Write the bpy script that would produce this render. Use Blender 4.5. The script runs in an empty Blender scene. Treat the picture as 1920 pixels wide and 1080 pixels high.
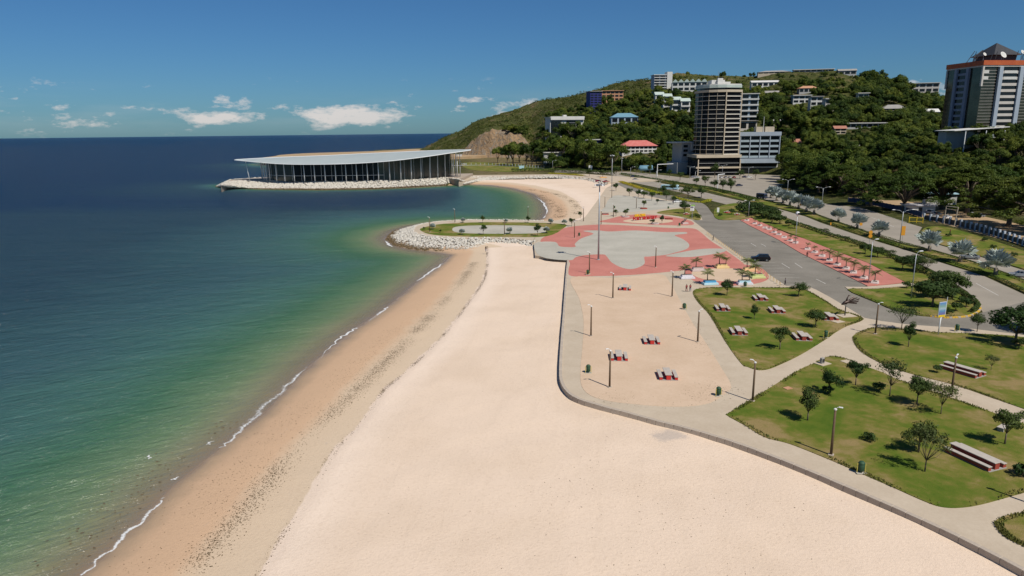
import bpy, bmesh, math, random
import numpy as np
from mathutils import Vector, Matrix

scene = bpy.context.scene
COL = scene.collection
R_ = math.radians
rng = np.random.default_rng(7)
random.seed(7)

# ------------------------------------------------------------------ camera
H = 34.0; FPX = 1280.0
TH = math.atan(291.8 / FPX); RHO = 0.01125
cF = np.array([0, math.cos(TH), -math.sin(TH)])
cU0 = np.array([0, math.sin(TH), math.cos(TH)])
cX = np.array([1.0, 0, 0])
cU = math.cos(RHO) * cU0 + math.sin(RHO) * cX
cR = math.cos(RHO) * cX - math.sin(RHO) * cU0
EYE = np.array([0, 0, H])
cam_d = bpy.data.cameras.new('camera'); cam_d.sensor_width = 36; cam_d.lens = 36 * FPX / 1920
cam_d.clip_start = 1.0; cam_d.clip_end = 90000
cam = bpy.data.objects.new('camera', cam_d); COL.objects.link(cam)
cam.matrix_world = Matrix(((cR[0], cU[0], -cF[0], 0), (cR[1], cU[1], -cF[1], 0), (cR[2], cU[2], -cF[2], H), (0, 0, 0, 1)))
scene.camera = cam

# ------------------------------------------------------------------ world + sun
SUN_EL = 52.5; SUN_AZ = -53.0            # direction towards the sun, degrees from +X
sd_ = Vector((math.cos(R_(SUN_EL)) * math.cos(R_(SUN_AZ)), math.cos(R_(SUN_EL)) * math.sin(R_(SUN_AZ)), math.sin(R_(SUN_EL))))
sun_d = bpy.data.lights.new('sun', 'SUN'); sun_d.energy = 4.8; sun_d.angle = R_(0.53); sun_d.color = (1.0, 0.945, 0.86)
sun = bpy.data.objects.new('sun', sun_d); COL.objects.link(sun)
sun.rotation_euler = (-sd_).to_track_quat('-Z', 'Y').to_euler(); sun.location = (0, 0, 300)
world = bpy.data.worlds.new('World'); scene.world = world; world.use_nodes = True
wn = world.node_tree; wn.nodes.clear(); WL = wn.links.new
def wnode(t, **k):
    n = wn.nodes.new(t)
    for a, b in k.items(): setattr(n, a, b)
    return n
sky = wnode('ShaderNodeTexSky', sky_type='NISHITA', sun_disc=False)
sky.sun_elevation = R_(SUN_EL); sky.sun_rotation = R_(143); sky.altitude = 0; sky.air_density = 1.0; sky.dust_density = 0.35; sky.ozone_density = 3.2
tc = wnode('ShaderNodeTexCoord'); sep = wnode('ShaderNodeSeparateXYZ'); WL(tc.outputs['Generated'], sep.inputs[0])
def wmath(op, a, b=None, c=None, clamp=False):
    n = wnode('ShaderNodeMath', operation=op); n.use_clamp = clamp
    for i, v in enumerate((a, b, c)):
        if v is None: continue
        if isinstance(v, (int, float)): n.inputs[i].default_value = v
        else: WL(v, n.inputs[i])
    return n.outputs[0]
mp = wnode('ShaderNodeMapping'); mp.inputs['Scale'].default_value = (17, 17, 46); mp.inputs['Location'].default_value = (2.35, 0.6, 0.25); WL(tc.outputs['Generated'], mp.inputs[0])
nz = wnode('ShaderNodeTexNoise'); nz.inputs['Scale'].default_value = 1.0; nz.inputs['Detail'].default_value = 10; nz.inputs['Roughness'].default_value = 0.66; WL(mp.outputs[0], nz.inputs['Vector'])
mp2 = wnode('ShaderNodeMapping'); mp2.inputs['Scale'].default_value = (3.2, 3.2, 26); mp2.inputs['Location'].default_value = (0.4, 5.1, 1.3); WL(tc.outputs['Generated'], mp2.inputs[0])
nz2 = wnode('ShaderNodeTexNoise'); nz2.inputs['Scale'].default_value = 1.0; nz2.inputs['Detail'].default_value = 7; nz2.inputs['Roughness'].default_value = 0.6; WL(mp2.outputs[0], nz2.inputs['Vector'])
# low band of fair weather cumulus on the sea horizon, fading out with height
def wramp(src, pts):
    n = wnode('ShaderNodeValToRGB'); cr = n.color_ramp
    while len(cr.elements) > 1: cr.elements.remove(cr.elements[-1])
    cr.elements[0].position = pts[0][0]; cr.elements[0].color = (*[pts[0][1]] * 3, 1)
    for p, v in pts[1:]:
        e = cr.elements.new(p); e.color = (v, v, v, 1)
    WL(src, n.inputs[0]); return n.outputs[0]
az = wmath('DIVIDE', sep.outputs[0], wmath('MAXIMUM', wmath('ABSOLUTE', sep.outputs[1]), 0.05))
band = wramp(wmath('MULTIPLY', sep.outputs[2], 8.0), [(0.0, 0.0), (0.06, 0.25), (0.14, 0.7), (0.30, 0.72), (0.42, 0.22), (0.55, 0.0)])
def puff(a0, e0, wa, we, amp):            # a taller cumulus head at one compass direction
    d1 = wmath('POWER', wmath('ABSOLUTE', wmath('DIVIDE', wmath('SUBTRACT', az, a0), wa)), 2.0)
    d2 = wmath('POWER', wmath('ABSOLUTE', wmath('DIVIDE', wmath('SUBTRACT', sep.outputs[2], e0), we)), 2.0)
    return wmath('MULTIPLY', wmath('MAXIMUM', wmath('SUBTRACT', 1.0, wmath('ADD', d1, d2)), 0.0), amp)
pf = wmath('ADD', puff(-0.243, 0.023, 0.060, 0.019, 0.50), puff(-0.395, 0.022, 0.07, 0.010, 0.30))
pf = wmath('ADD', pf, wmath('ADD', puff(-0.172, 0.024, 0.05, 0.012, 0.26), puff(-0.05, 0.046, 0.035, 0.006, 0.36)))
pf = wmath('ADD', pf, wmath('ADD', puff(-0.06, 0.036, 0.10, 0.010, 0.15), puff(-0.62, 0.018, 0.06, 0.008, 0.14)))
dens = wmath('ADD', wmath('ADD', nz.outputs[0], wmath('MULTIPLY', pf, 0.52)), wmath('MULTIPLY', band, 0.075))
cl = wramp(dens, [(0.0, 0.0), (0.60, 0.0), (0.66, 0.35), (0.76, 0.85)])
cl = wmath('MULTIPLY', cl, wramp(wmath('MULTIPLY', sep.outputs[2], 8.0), [(0.0, 0.25), (0.08, 0.9), (0.44, 1.0), (0.62, 0.0)]))
veil = wmath('MULTIPLY', wramp(nz2.outputs[0], [(0.0, 0.0), (0.48, 0.0), (0.78, 0.20)]), band)
allc = wmath('MINIMUM', wmath('ADD', cl, veil), 0.92)
mixc = wnode('ShaderNodeMixRGB'); mixc.inputs[2].default_value = (9.0, 8.3, 7.9, 1)
WL(allc, mixc.inputs[0])
tint = wnode('ShaderNodeMixRGB', blend_type='MULTIPLY'); tint.inputs[0].default_value = 1.0; tint.inputs[2].default_value = (0.275, 0.515, 0.76, 1)
WL(sky.outputs[0], tint.inputs[1]); WL(tint.outputs[0], mixc.inputs[1])
bg = wnode('ShaderNodeBackground'); bg.inputs[1].default_value = 0.085; WL(mixc.outputs[0], bg.inputs[0])
wo = wnode('ShaderNodeOutputWorld'); WL(bg.outputs[0], wo.inputs[0])

vs = scene.view_settings; vs.view_transform = 'Standard'; vs.look = 'None'; vs.exposure = 0.0; vs.gamma = 1.0; vs.use_curve_mapping = False
scene.cycles.max_bounces = 6; scene.cycles.transparent_max_bounces = 8; scene.cycles.use_denoising = True

# ------------------------------------------------------------------ pixel <-> world helpers
def D(px, py): return cF + (px - 960) / FPX * cR - (py - 540) / FPX * cU
def G(px, py, z=0.0):
    d = D(px, py); return EYE + d * ((z - H) / d[2])
def G2(pts, z=0.0): return [tuple(G(px, py, z)[:2]) for px, py in pts]
def AT(px, py, y):                       # the point of a pixel's ray at ground distance y
    d = D(px, py); return EYE + d * (y / d[1])
def PJ(p):
    v = np.asarray(p, float) - EYE; w = v @ cF
    return np.stack([960 + FPX * (v @ cR) / w, 540 - FPX * (v @ cU) / w], -1)
def mpp(y): return (y * math.cos(TH)) / FPX * 1.0   # metres per photo pixel at distance y (near the horizon)

def seg_dist(P, poly, closed=True):
    P = np.asarray(P, float); best = np.full(len(P), 1e18)
    n = len(poly); m = n if closed else n - 1
    for i in range(m):
        a = np.array(poly[i]); b = np.array(poly[(i + 1) % n]); ab = b - a; L = ab @ ab + 1e-12
        t = np.clip(((P - a) @ ab) / L, 0, 1)
        d = P - a - t[:, None] * ab
        best = np.minimum(best, (d * d).sum(1))
    return np.sqrt(best)
def inside(P, poly):
    P = np.asarray(P, float); r = np.zeros(len(P), bool); n = len(poly)
    x, y = P[:, 0], P[:, 1]
    for i in range(n):
        x1, y1 = poly[i]; x2, y2 = poly[(i + 1) % n]
        c = ((y1 > y) != (y2 > y)) & (x < (x2 - x1) * (y - y1) / (y2 - y1 + 1e-12) + x1)
        r ^= c
    return r
def sdf(P, poly):                         # positive inside
    d = seg_dist(P, poly); return np.where(inside(P, poly), d, -d)
def smooth_poly(pts, n=6, closed=True):
    pts = [np.array(p, float) for p in pts]; N = len(pts); out = []
    for i in range(N if closed else N - 1):
        if closed: p0, p1, p2, p3 = pts[i - 1], pts[i], pts[(i + 1) % N], pts[(i + 2) % N]
        else: p0, p1, p2, p3 = pts[max(i - 1, 0)], pts[i], pts[i + 1], pts[min(i + 2, N - 1)]
        for k in range(n):
            t = k / n
            out.append(tuple(0.5 * (2 * p1 + (p2 - p0) * t + (2 * p0 - 5 * p1 + 4 * p2 - p3) * t * t + (3 * p1 - p0 - 3 * p2 + p3) * t ** 3)))
    if not closed: out.append(tuple(pts[-1]))
    return out
def vnoise(x, y, s, seed=0):              # cheap smooth value noise
    x = np.asarray(x) / s; y = np.asarray(y) / s
    xi = np.floor(x).astype(int); yi = np.floor(y).astype(int); fx = x - xi; fy = y - yi
    fx = fx * fx * (3 - 2 * fx); fy = fy * fy * (3 - 2 * fy)
    def h(a, b):
        v = np.sin(a * 127.1 + b * 311.7 + seed * 74.7) * 43758.5453; return v - np.floor(v)
    return (h(xi, yi) * (1 - fx) + h(xi + 1, yi) * fx) * (1 - fy) + (h(xi, yi + 1) * (1 - fx) + h(xi + 1, yi + 1) * fx) * fy

# ------------------------------------------------------------------ materials
MATS = {}
def newmat(name):
    m = bpy.data.materials.new(name); m.use_nodes = True
    nt = m.node_tree; nt.nodes.clear(); MATS[name] = m
    return m, nt
class NT:
    def __init__(s, nt): s.nt = nt
    def n(s, t, **k):
        x = s.nt.nodes.new(t)
        for a, b in k.items(): setattr(x, a, b)
        return x
    def l(s, a, b): s.nt.links.new(a, b)
    def put(s, v, sock):
        if hasattr(v, 'is_linked') or hasattr(v, 'links'): s.l(v, sock)
        else: sock.default_value = v
    def math(s, op, a, b=None, clamp=False):
        x = s.n('ShaderNodeMath', operation=op); x.use_clamp = clamp
        s.put(a, x.inputs[0])
        if b is not None: s.put(b, x.inputs[1])
        return x.outputs[0]
    def noise(s, vec, scale, detail=4, rough=0.55, dist=0.0):
        x = s.n('ShaderNodeTexNoise'); x.inputs['Scale'].default_value = scale; x.inputs['Detail'].default_value = detail
        x.inputs['Roughness'].default_value = rough; x.inputs['Distortion'].default_value = dist
        if vec is not None: s.l(vec, x.inputs['Vector'])
        return x.outputs[0]
    def ramp(s, fac, pts, interp='LINEAR'):
        x = s.n('ShaderNodeValToRGB'); cr = x.color_ramp; cr.interpolation = interp
        while len(cr.elements) > 1: cr.elements.remove(cr.elements[-1])
        def c4(c): return (c, c, c, 1) if isinstance(c, (int, float)) else (*c, 1)
        cr.elements[0].position = pts[0][0]; cr.elements[0].color = c4(pts[0][1])
        for p, c in pts[1:]:
            e = cr.elements.new(p); e.color = c4(c)
        s.l(fac, x.inputs[0]); return x.outputs[0]
    def mix(s, fac, a, b, mode='MIX'):
        x = s.n('ShaderNodeMixRGB', blend_type=mode)
        s.put(fac, x.inputs[0])
        for v, i in ((a, 1), (b, 2)):
            if isinstance(v, tuple): x.inputs[i].default_value = (*v[:3], 1)
            else: s.l(v, x.inputs[i])
        return x.outputs[0]
    def pos(s): return s.n('ShaderNodeNewGeometry').outputs['Position']
    def obj(s): return s.n('ShaderNodeTexCoord').outputs['Object']
    def attr(s, name): return s.n('ShaderNodeAttribute', attribute_name=name).outputs['Fac']
    def mapping(s, vec, scale=(1, 1, 1), rot=(0, 0, 0), loc=(0, 0, 0)):
        x = s.n('ShaderNodeMapping'); x.inputs['Scale'].default_value = scale; x.inputs['Rotation'].default_value = rot; x.inputs['Location'].default_value = loc
        s.l(vec, x.inputs[0]); return x.outputs[0]
    def out(s, col, rough=0.8, spec=0.3, metal=0.0, bump=None, bstr=0.3, bdist=0.05, alpha=None, emis=None):
        b = s.n('ShaderNodeBsdfPrincipled')
        if isinstance(col, tuple): b.inputs['Base Color'].default_value = (*col, 1)
        else: s.l(col, b.inputs['Base Color'])
        s.put(rough, b.inputs['Roughness']); s.put(spec, b.inputs['Specular IOR Level']); b.inputs['Metallic'].default_value = metal
        if bump is not None:
            bp = s.n('ShaderNodeBump'); bp.inputs['Strength'].default_value = bstr; bp.inputs['Distance'].default_value = bdist
            s.l(bump, bp.inputs['Height']); s.l(bp.outputs[0], b.inputs['Normal'])
        if alpha is not None: s.put(alpha, b.inputs['Alpha'])
        o = s.n('ShaderNodeOutputMaterial'); s.l(b.outputs[0], o.inputs[0]); return b
def M(name, c1, c2=None, scale=1.0, rough=0.8, spec=0.3, metal=0.0, bump=0.0, bscale=None, world=False, rand=0.0, fine=None):
    """two-tone weathered surface: large blotches, fine grain, optional relief and per-object variation"""
    if name in MATS: return MATS[name]
    m, nt = newmat(name); k = NT(nt)
    vec = k.pos() if world else k.obj()
    if c2 is None: c2 = tuple(x * 0.8 for x in c1)
    a = k.noise(vec, scale, 6, 0.6); b = k.noise(vec, scale * (fine or 9), 3, 0.6)
    f = k.math('ADD', k.math('MULTIPLY', a, 0.65), k.math('MULTIPLY', b, 0.35))
    col = k.ramp(f, [(0.34, c1), (0.66, c2)])
    if rand:
        oi = k.n('ShaderNodeObjectInfo'); hsv = k.n('ShaderNodeHueSaturation')
        k.l(k.math('ADD', k.math('MULTIPLY', oi.outputs['Random'], 2 * rand), 1 - rand), hsv.inputs['Value'])
        k.l(k.math('ADD', k.math('MULTIPLY', oi.outputs['Random'], -0.06 * min(1, rand * 3)), 0.5 + 0.03 * min(1, rand * 3)), hsv.inputs['Hue'])
        k.l(col, hsv.inputs['Color']); col = hsv.outputs[0]
    k.out(col, rough, spec, metal, bump=(k.noise(vec, bscale or scale * 6, 4) if bump else None), bstr=bump)
    return m
def leafmat(name, c1, c2, scale=0.6, rand=0.25, trans=0.25):
    if name in MATS: return MATS[name]
    m, nt = newmat(name); k = NT(nt)
    f = k.noise(k.pos(), scale, 3, 0.6); col = k.ramp(f, [(0.35, c1), (0.65, c2)])
    oi = k.n('ShaderNodeObjectInfo'); hsv = k.n('ShaderNodeHueSaturation')
    k.l(k.math('ADD', k.math('MULTIPLY', oi.outputs['Random'], 2 * rand), 1 - rand), hsv.inputs['Value'])
    k.l(k.math('ADD', k.math('MULTIPLY', oi.outputs['Random'], -0.05), 0.525), hsv.inputs['Hue'])
    k.l(col, hsv.inputs['Color']); col = hsv.outputs[0]
    d = k.n('ShaderNodeBsdfPrincipled'); k.l(col, d.inputs['Base Color']); d.inputs['Roughness'].default_value = 0.62; d.inputs['Specular IOR Level'].default_value = 0.22
    t = k.n('ShaderNodeBsdfTranslucent'); k.l(k.mix(0.5, col, (0.16, 0.22, 0.02), 'MULTIPLY') if False else col, t.inputs[0])
    mx = k.n('ShaderNodeMixShader'); mx.inputs[0].default_value = trans; k.l(d.outputs[0], mx.inputs[1]); k.l(t.outputs[0], mx.inputs[2])
    o = k.n('ShaderNodeOutputMaterial'); k.l(mx.outputs[0], o.inputs[0]); return m

# ------------------------------------------------------------------ mesh helpers
def tag(o, label=None, cat=None, group=None, kind=None):
    if label: o['label'] = label
    if cat: o['category'] = cat
    if group: o['group'] = group
    if kind: o['kind'] = kind
    return o
def empty(name, loc, rz=0.0, label=None, cat=None, group=None, kind=None):
    o = bpy.data.objects.new(name, None); COL.objects.link(o); o.empty_display_size = 0.5
    o.location = tuple(float(v) for v in loc); o.rotation_euler = (0, 0, rz)
    return tag(o, label, cat, group, kind)
def np_mesh(name, V, Fq, mat=None, smooth=False, attrs=None):
    V = np.ascontiguousarray(V, dtype=np.float32); Fq = np.ascontiguousarray(Fq, dtype=np.int32)
    me = bpy.data.meshes.new(name); k = Fq.shape[1]
    me.vertices.add(len(V)); me.vertices.foreach_set('co', V.ravel())
    me.loops.add(Fq.size); me.loops.foreach_set('vertex_index', Fq.ravel())
    me.polygons.add(len(Fq)); me.polygons.foreach_set('loop_start', np.arange(0, Fq.size, k, dtype=np.int32))
    if smooth: me.polygons.foreach_set('use_smooth', np.ones(len(Fq), bool))
    if attrs:
        for a, v in attrs.items():
            at = me.attributes.new(a, 'FLOAT', 'POINT'); at.data.foreach_set('value', np.ascontiguousarray(v, dtype=np.float32))
    me.update(calc_edges=True)
    if mat: me.materials.append(mat)
    return me
def mobj(name, me, parent=None, loc=None, rz=None):
    o = bpy.data.objects.new(name, me); COL.objects.link(o)
    if parent: o.parent = parent
    if loc is not None: o.location = tuple(float(v) for v in loc)
    if rz is not None: o.rotation_euler = (0, 0, rz)
    return o
class MB:
    def __init__(s): s.v = []; s.f = []
    def add(s, V, Fs):
        b = len(s.v); s.v += [tuple(float(c) for c in p) for p in V]; s.f += [tuple(b + i for i in f) for f in Fs]; return s
    def box(s, c, size, rz=0.0, top=1.0):
        x, y, z = size[0] / 2, size[1] / 2, size[2] / 2; ca, sa = math.cos(rz), math.sin(rz); V = []
        for dz, t in ((-z, 1.0), (z, top)):
            for dx, dy in ((-x, -y), (x, -y), (x, y), (-x, y)):
                V.append((c[0] + (dx * ca - dy * sa) * t, c[1] + (dx * sa + dy * ca) * t, c[2] + dz))
        return s.add(V, [(3, 2, 1, 0), (4, 5, 6, 7), (0, 1, 5, 4), (1, 2, 6, 5), (2, 3, 7, 6), (3, 0, 4, 7)])
    def bx(s, x0, x1, y0, y1, z0, z1): return s.box(((x0 + x1) / 2, (y0 + y1) / 2, (z0 + z1) / 2), (x1 - x0, y1 - y0, z1 - z0))
    def prism(s, poly, z0, z1, bottom=True):
        n = len(poly); a = sum(poly[i][0] * poly[(i + 1) % n][1] - poly[(i + 1) % n][0] * poly[i][1] for i in range(n))
        if a < 0: poly = poly[::-1]
        V = [(p[0], p[1], z0) for p in poly] + [(p[0], p[1], z1) for p in poly]
        Fs = [tuple(range(n, 2 * n))] + [(i, (i + 1) % n, n + (i + 1) % n, n + i) for i in range(n)]
        if bottom: Fs.append(tuple(range(n - 1, -1, -1)))
        return s.add(V, Fs)
    def tube(s, pts, rad, n=8, cap=True):
        pts = [Vector(p) for p in pts]; V = []; Fs = []
        if isinstance(rad, (int, float)): rad = [rad] * len(pts)
        for i, p in enumerate(pts):
            d = (pts[min(i + 1, len(pts) - 1)] - pts[max(i - 1, 0)]).normalized()
            u = d.orthogonal().normalized() if abs(d.z) < 0.95 else Vector((1, 0, 0))
            u = (u - d * u.dot(d)).normalized(); w = d.cross(u)
            for k in range(n):
                a = 2 * math.pi * k / n; V.append(p + (u * math.cos(a) + w * math.sin(a)) * rad[i])
        for i in range(len(pts) - 1):
            for k in range(n):
                k2 = (k + 1) % n; Fs.append((i * n + k, i * n + k2, (i + 1) * n + k2, (i + 1) * n + k))
        if cap: Fs += [tuple(range(n - 1, -1, -1)), tuple(range((len(pts) - 1) * n, len(pts) * n))]
        return s.add(V, Fs)
    def lathe(s, prof, c=(0, 0, 0), n=12):
        V = []; Fs = []
        for r, z in prof:
            for k in range(n):
                a = 2 * math.pi * k / n; V.append((c[0] + r * math.cos(a), c[1] + r * math.sin(a), c[2] + z))
        for i in range(len(prof) - 1):
            for k in range(n):
                k2 = (k + 1) % n; Fs.append((i * n + k, i * n + k2, (i + 1) * n + k2, (i + 1) * n + k))
        Fs += [tuple(range(n - 1, -1, -1)), tuple(range((len(prof) - 1) * n, len(prof) * n))]
        return s.add(V, Fs)
    def mesh(s, name, mat, smooth=False, bevel=0.0):
        me = bpy.data.meshes.new(name); me.from_pydata(s.v, [], s.f)
        if bevel:
            bm = bmesh.new(); bm.from_mesh(me)
            bmesh.ops.bevel(bm, geom=[e for e in bm.edges], offset=bevel, segments=1, affect='EDGES'); bm.to_mesh(me); bm.free()
        if smooth:
            for p in me.polygons: p.use_smooth = True
        me.materials.append(mat); me.update(); return me
    def build(s, name, mat, parent=None, smooth=False, bevel=0.0, loc=None, rz=None):
        return mobj(name, s.mesh(name, mat, smooth, bevel), parent, loc, rz)
def part(name, mat, parent, *boxes, **k):
    m = MB()
    for b in boxes: m.bx(*b)
    return m.build(name, mat, parent, **k)
def copy_tree(o, parent=None):
    c = o.copy(); COL.objects.link(c); c.parent = parent
    for ch in [x for x in bpy.data.objects if x.parent == o] if not hasattr(o, '_kids') else o._kids:
        copy_tree(ch, c)
    return c
KIDS = {}
def kids(o):
    if o.name not in KIDS: KIDS[o.name] = [x for x in COL.objects if x.parent == o]
    return KIDS[o.name]
def dup(root, loc, rz=0.0, scale=1.0, label=None, group=None):
    c = root.copy(); COL.objects.link(c); c.location = tuple(float(v) for v in loc); c.rotation_euler = (0, 0, rz)
    c.scale = (scale,) * 3 if isinstance(scale, (int, float)) else scale
    if label: c['label'] = label
    if group: c['group'] = group
    for ch in kids(root):
        d = ch.copy(); COL.objects.link(d); d.parent = c
        for g in kids(ch):
            e = g.copy(); COL.objects.link(e); e.parent = d
    return c
# ================================================================== SETTING
SEA = -2.2
class Placer:
    """first use moves the prototype itself, later uses copy it with its parts"""
    def __init__(s, proto): s.p = proto; s.used = False; kids(proto); [kids(c) for c in kids(proto)]
    def __call__(s, loc, rz=0.0, scale=1.0, label=None, group=None):
        if not s.used:
            s.used = True; o = s.p; o.location = tuple(float(v) for v in loc); o.rotation_euler = (0, 0, rz)
            o.scale = (scale,) * 3 if isinstance(scale, (int, float)) else scale
            if label: o['label'] = label
            if group: o['group'] = group
            return o
        return dup(s.p, loc, rz, scale, label, group)

# ---- outlines traced on the ground plane
WALL_PX = [(1065, 487), (1062, 520), (1058, 580), (1053.5, 640), (1051, 695), (1054, 718), (1065, 735), (1085, 748), (1130, 762), (1180, 775), (1230, 789), (1280, 801), (1330, 815), (1375, 829), (1420, 845), (1490, 872), (1560, 901), (1630, 931), (1700, 962), (1800, 1008), (1920, 1070), (2060, 1150)]
WALL = G2(WALL_PX, 0.12)
COAST_PX = [(30, 1190), (150, 1080), (250, 990), (330, 906), (420, 835), (500, 770), (580, 686), (660, 620), (720, 580), (780, 530), (830, 495), (848, 478), (800, 471), (760, 466), (737, 459), (722, 447), (735, 434), (770, 424), (820, 418.5), (870, 416), (940, 416), (1000, 416), (1018, 410), (1025, 396), (1020, 380), (1000, 364), (960, 353), (920, 347.5), (880, 346), (840, 348), (780, 352), (700, 355), (600, 356.5), (480, 355), (430, 351), (410, 347.5)]
COAST = [tuple(p) for p in G2(COAST_PX, SEA)]
COAST += [(-212, 520), (-150, 560), (-60, 600)]                                   # behind the hall, unseen
HEAD = [tuple(AT(px, py, y)[:2]) for px, py, y in [(533, 291, 960), (575, 289.5, 985), (660, 287, 1040), (760, 282, 1110), (800, 279, 1160)]]
COAST_FAR = [(-150, 640), (-330, 880)] + HEAD + [(-300, 1500), (-100, 1900), (2500, 2400), (2500, -60), (-5, -60)]
LAND = COAST + COAST_FAR                                                          # land polygon incl. beaches

# ---- hills: base distance, ridge distance and skyline per compass direction
def tab(t, u): a = np.array(t, float); return np.interp(u, a[:, 0], a[:, 1])
BASE = [(700, 1240), (790, 1190), (830, 1090), (870, 985), (1000, 950), (1022, 800), (1040, 640), (1150, 600), (1300, 590), (1400, 580), (1480, 520), (1560, 470), (1640, 440), (1720, 400), (1800, 420), (1920, 460), (2300, 500)]
RIDGE = [(700, 1330), (790, 1330), (900, 1320), (1000, 1290), (1100, 1210), (1260, 1040), (1500, 980), (1600, 930), (1700, 880), (1780, 820), (1920, 780), (2300, 760)]
SKY_PX = [(700, 300), (775, 283), (795, 274), (830, 256), (880, 236), (930, 211), (1000, 191), (1080, 172), (1150, 153), (1230, 139), (1262, 130), (1330, 135), (1400, 137), (1480, 130), (1565, 130), (1605, 143), (1660, 153), (1720, 170), (1780, 190), (1850, 210), (1920, 225), (2300, 260)]
_rz = []
for px, py in SKY_PX:
    y = float(tab(RIDGE, px)); _rz.append((px, AT(px, py, y)[2] - 4.0))
def U_(x, y): return 960 + FPX / math.cos(TH) * x / np.maximum(y, 1.0)
def hill_z(x, y):
    x = np.asarray(x, float); y = np.asarray(y, float)
    u = U_(x, y); y0 = tab(BASE, u); y1 = tab(RIDGE, u); z1 = np.maximum(tab(_rz, u), 0)
    t = np.clip((y - y0) / (y1 - y0), 0, 1); back = np.clip((y - y1) / (y1 - y0) / 1.1, 0, 1)
    z = z1 * t * (1 - back)
    cw = np.interp(u, [862, 885, 985, 1015], [0, 1, 1, 0])
    top = np.interp(u, [862, 880, 905, 930, 960, 1015], [5, 12, 26, 30, 24, 14])
    cl = np.clip((y - y0) / 20, 0, 1); cl = cl * cl * (3 - 2 * cl)
    z = np.maximum(z, 0) + cw * top * cl * (1 - t) ** 1.2 + cw * np.clip((y - y0) / 12, 0, 1) * np.clip(1.6 - (y - y0) / 50, 0, 1) * ((vnoise(x, y, 9, 6) - 0.5) * 9 + (vnoise(x, y, 5, 16) - 0.5) * 5 + (vnoise(x, y, 31, 7) - 0.5) * 14)
    z += np.clip(t * 9, 0, 1) * (1 - back) * ((vnoise(x, y, 60, 1) - 0.5) * 9 + (vnoise(x, y, 23, 2) - 0.5) * 4) * (t < 1)
    # wooded knoll carrying the office tower
    kx, ky = 306, 400
    d = np.sqrt(((x - kx) / 122) ** 2 + ((y - ky) / 112) ** 2)
    kn = 28.5 * np.clip(1.42 - 1.25 * d, 0, 1) ** 1.0
    kn = np.where(kn > 0, kn + (vnoise(x, y, 30, 5) - 0.5) * 3 * np.clip(kn / 10, 0, 1), 0)
    return np.maximum(np.maximum(z, kn), 0)
def ground_z(x, y): return hill_z(x, y) - 0.06
def T(px, py, ymin=150):                    # where a pixel's ray meets the hillside
    d = D(px, py); ys = np.arange(ymin, 1500, 1.5); t = ys / d[1]
    xs = t * d[0]; zs = H + t * d[2]; hit = np.nonzero(hill_z(xs, ys) >= zs)[0]
    if not len(hit):
        y = float(tab(RIDGE, px)) - 6.0; x = y / d[1] * d[0]; return np.array([x, y, float(hill_z(np.array([x]), np.array([y]))[0])])
    i = hit[0]
    return np.array([xs[i], ys[i], float(hill_z(xs[i:i + 1], ys[i:i + 1])[0])])

def grid(xs, ys):
    X, Y = np.meshgrid(xs, ys); nx, ny = len(xs), len(ys)
    i = np.arange(nx * ny).reshape(ny, nx)
    Fq = np.stack([i[:-1, :-1], i[:-1, 1:], i[1:, 1:], i[1:, :-1]], -1).reshape(-1, 4)
    return X.ravel(), Y.ravel(), Fq
def used_only(V, Fq, attrs):
    u = np.unique(Fq); mp_ = np.full(len(V), -1); mp_[u] = np.arange(len(u))
    return V[u], mp_[Fq], {k: v[u] for k, v in attrs.items()}

# ---- ground sheet to the horizon of the land
HARD = WALL[::-1] + G2([(1040, 470), (1095, 409), (1118, 378), (1137, 352), (1120, 335), (1050, 326), (960, 327), (900, 328)], 0.12) + [(-45, 480), (-60, 560)] + COAST_FAR[2:]
xs = np.concatenate([np.arange(-520, -90, 8.0), np.arange(-90, 60, 2.5), np.arange(60, 900, 8.0), np.arange(900, 2500, 60)])
ys = np.concatenate([np.arange(-60, 250, 12.0), np.arange(250, 938, 8.0), np.arange(938, 1060, 2.5), np.arange(1060, 1420, 8.0), np.arange(1420, 2300, 60)])
X, Y, Fq = grid(xs, ys)
s_h = sdf(np.stack([X, Y], 1), HARD)
Z = ground_z(X, Y); Z = np.where(s_h < 0, -9.0, np.where((s_h < 9) & (Y < 700), np.minimum(Z, -0.9), Z))
far_coast = (s_h > 0) & (s_h < 30) & (Y > 700); Z = np.where(far_coast, np.minimum(Z, 0.15 * s_h), Z)
pxy = PJ(np.stack([X, Y, Z], 1))
uu = U_(X, Y); y0_ = tab(BASE, uu)
rock = np.clip(np.interp(uu, [858, 880, 990, 1012], [0, 1, 1, 0]) * np.interp(Y - y0_, [-6, 0, 26, 46], [0, 1, 0.9, 0]), 0, 1)
rock = np.maximum(rock, np.clip(np.interp(uu, [780, 800, 845, 860], [0, 1, .7, 0]) * np.interp(Y - y0_, [-20, 0, 10, 30], [0, 0.9, .7, 0]), 0, 1))
dry = np.interp(uu, [860, 900, 1000, 1040], [0, 1, 1, 0]) * (Y < y0_)
m, nt = newmat('hillside'); k = NT(nt); p = k.pos()
n1 = k.noise(p, 0.035, 6, 0.65); n2 = k.noise(p, 0.22, 5, 0.65); n3 = k.noise(p, 1.3, 3)
g = k.ramp(n2, [(0.3, (0.045, 0.062, 0.016)), (0.5, (0.085, 0.095, 0.026)), (0.7, (0.15, 0.13, 0.045))])
e = k.ramp(n2, [(0.3, (0.20, 0.13, 0.07)), (0.7, (0.27, 0.20, 0.11))])
g = k.mix(k.ramp(n1, [(0.54, 0.0), (0.66, 0.75)]), g, e)
g = k.mix(k.math('MULTIPLY', k.attr('dry'), 0.7), g, (0.26, 0.20, 0.10))
st = k.noise(k.mapping(p, (0.12, 0.12, 0.05)), 1.0, 7, 0.7, 1.5)
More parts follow.
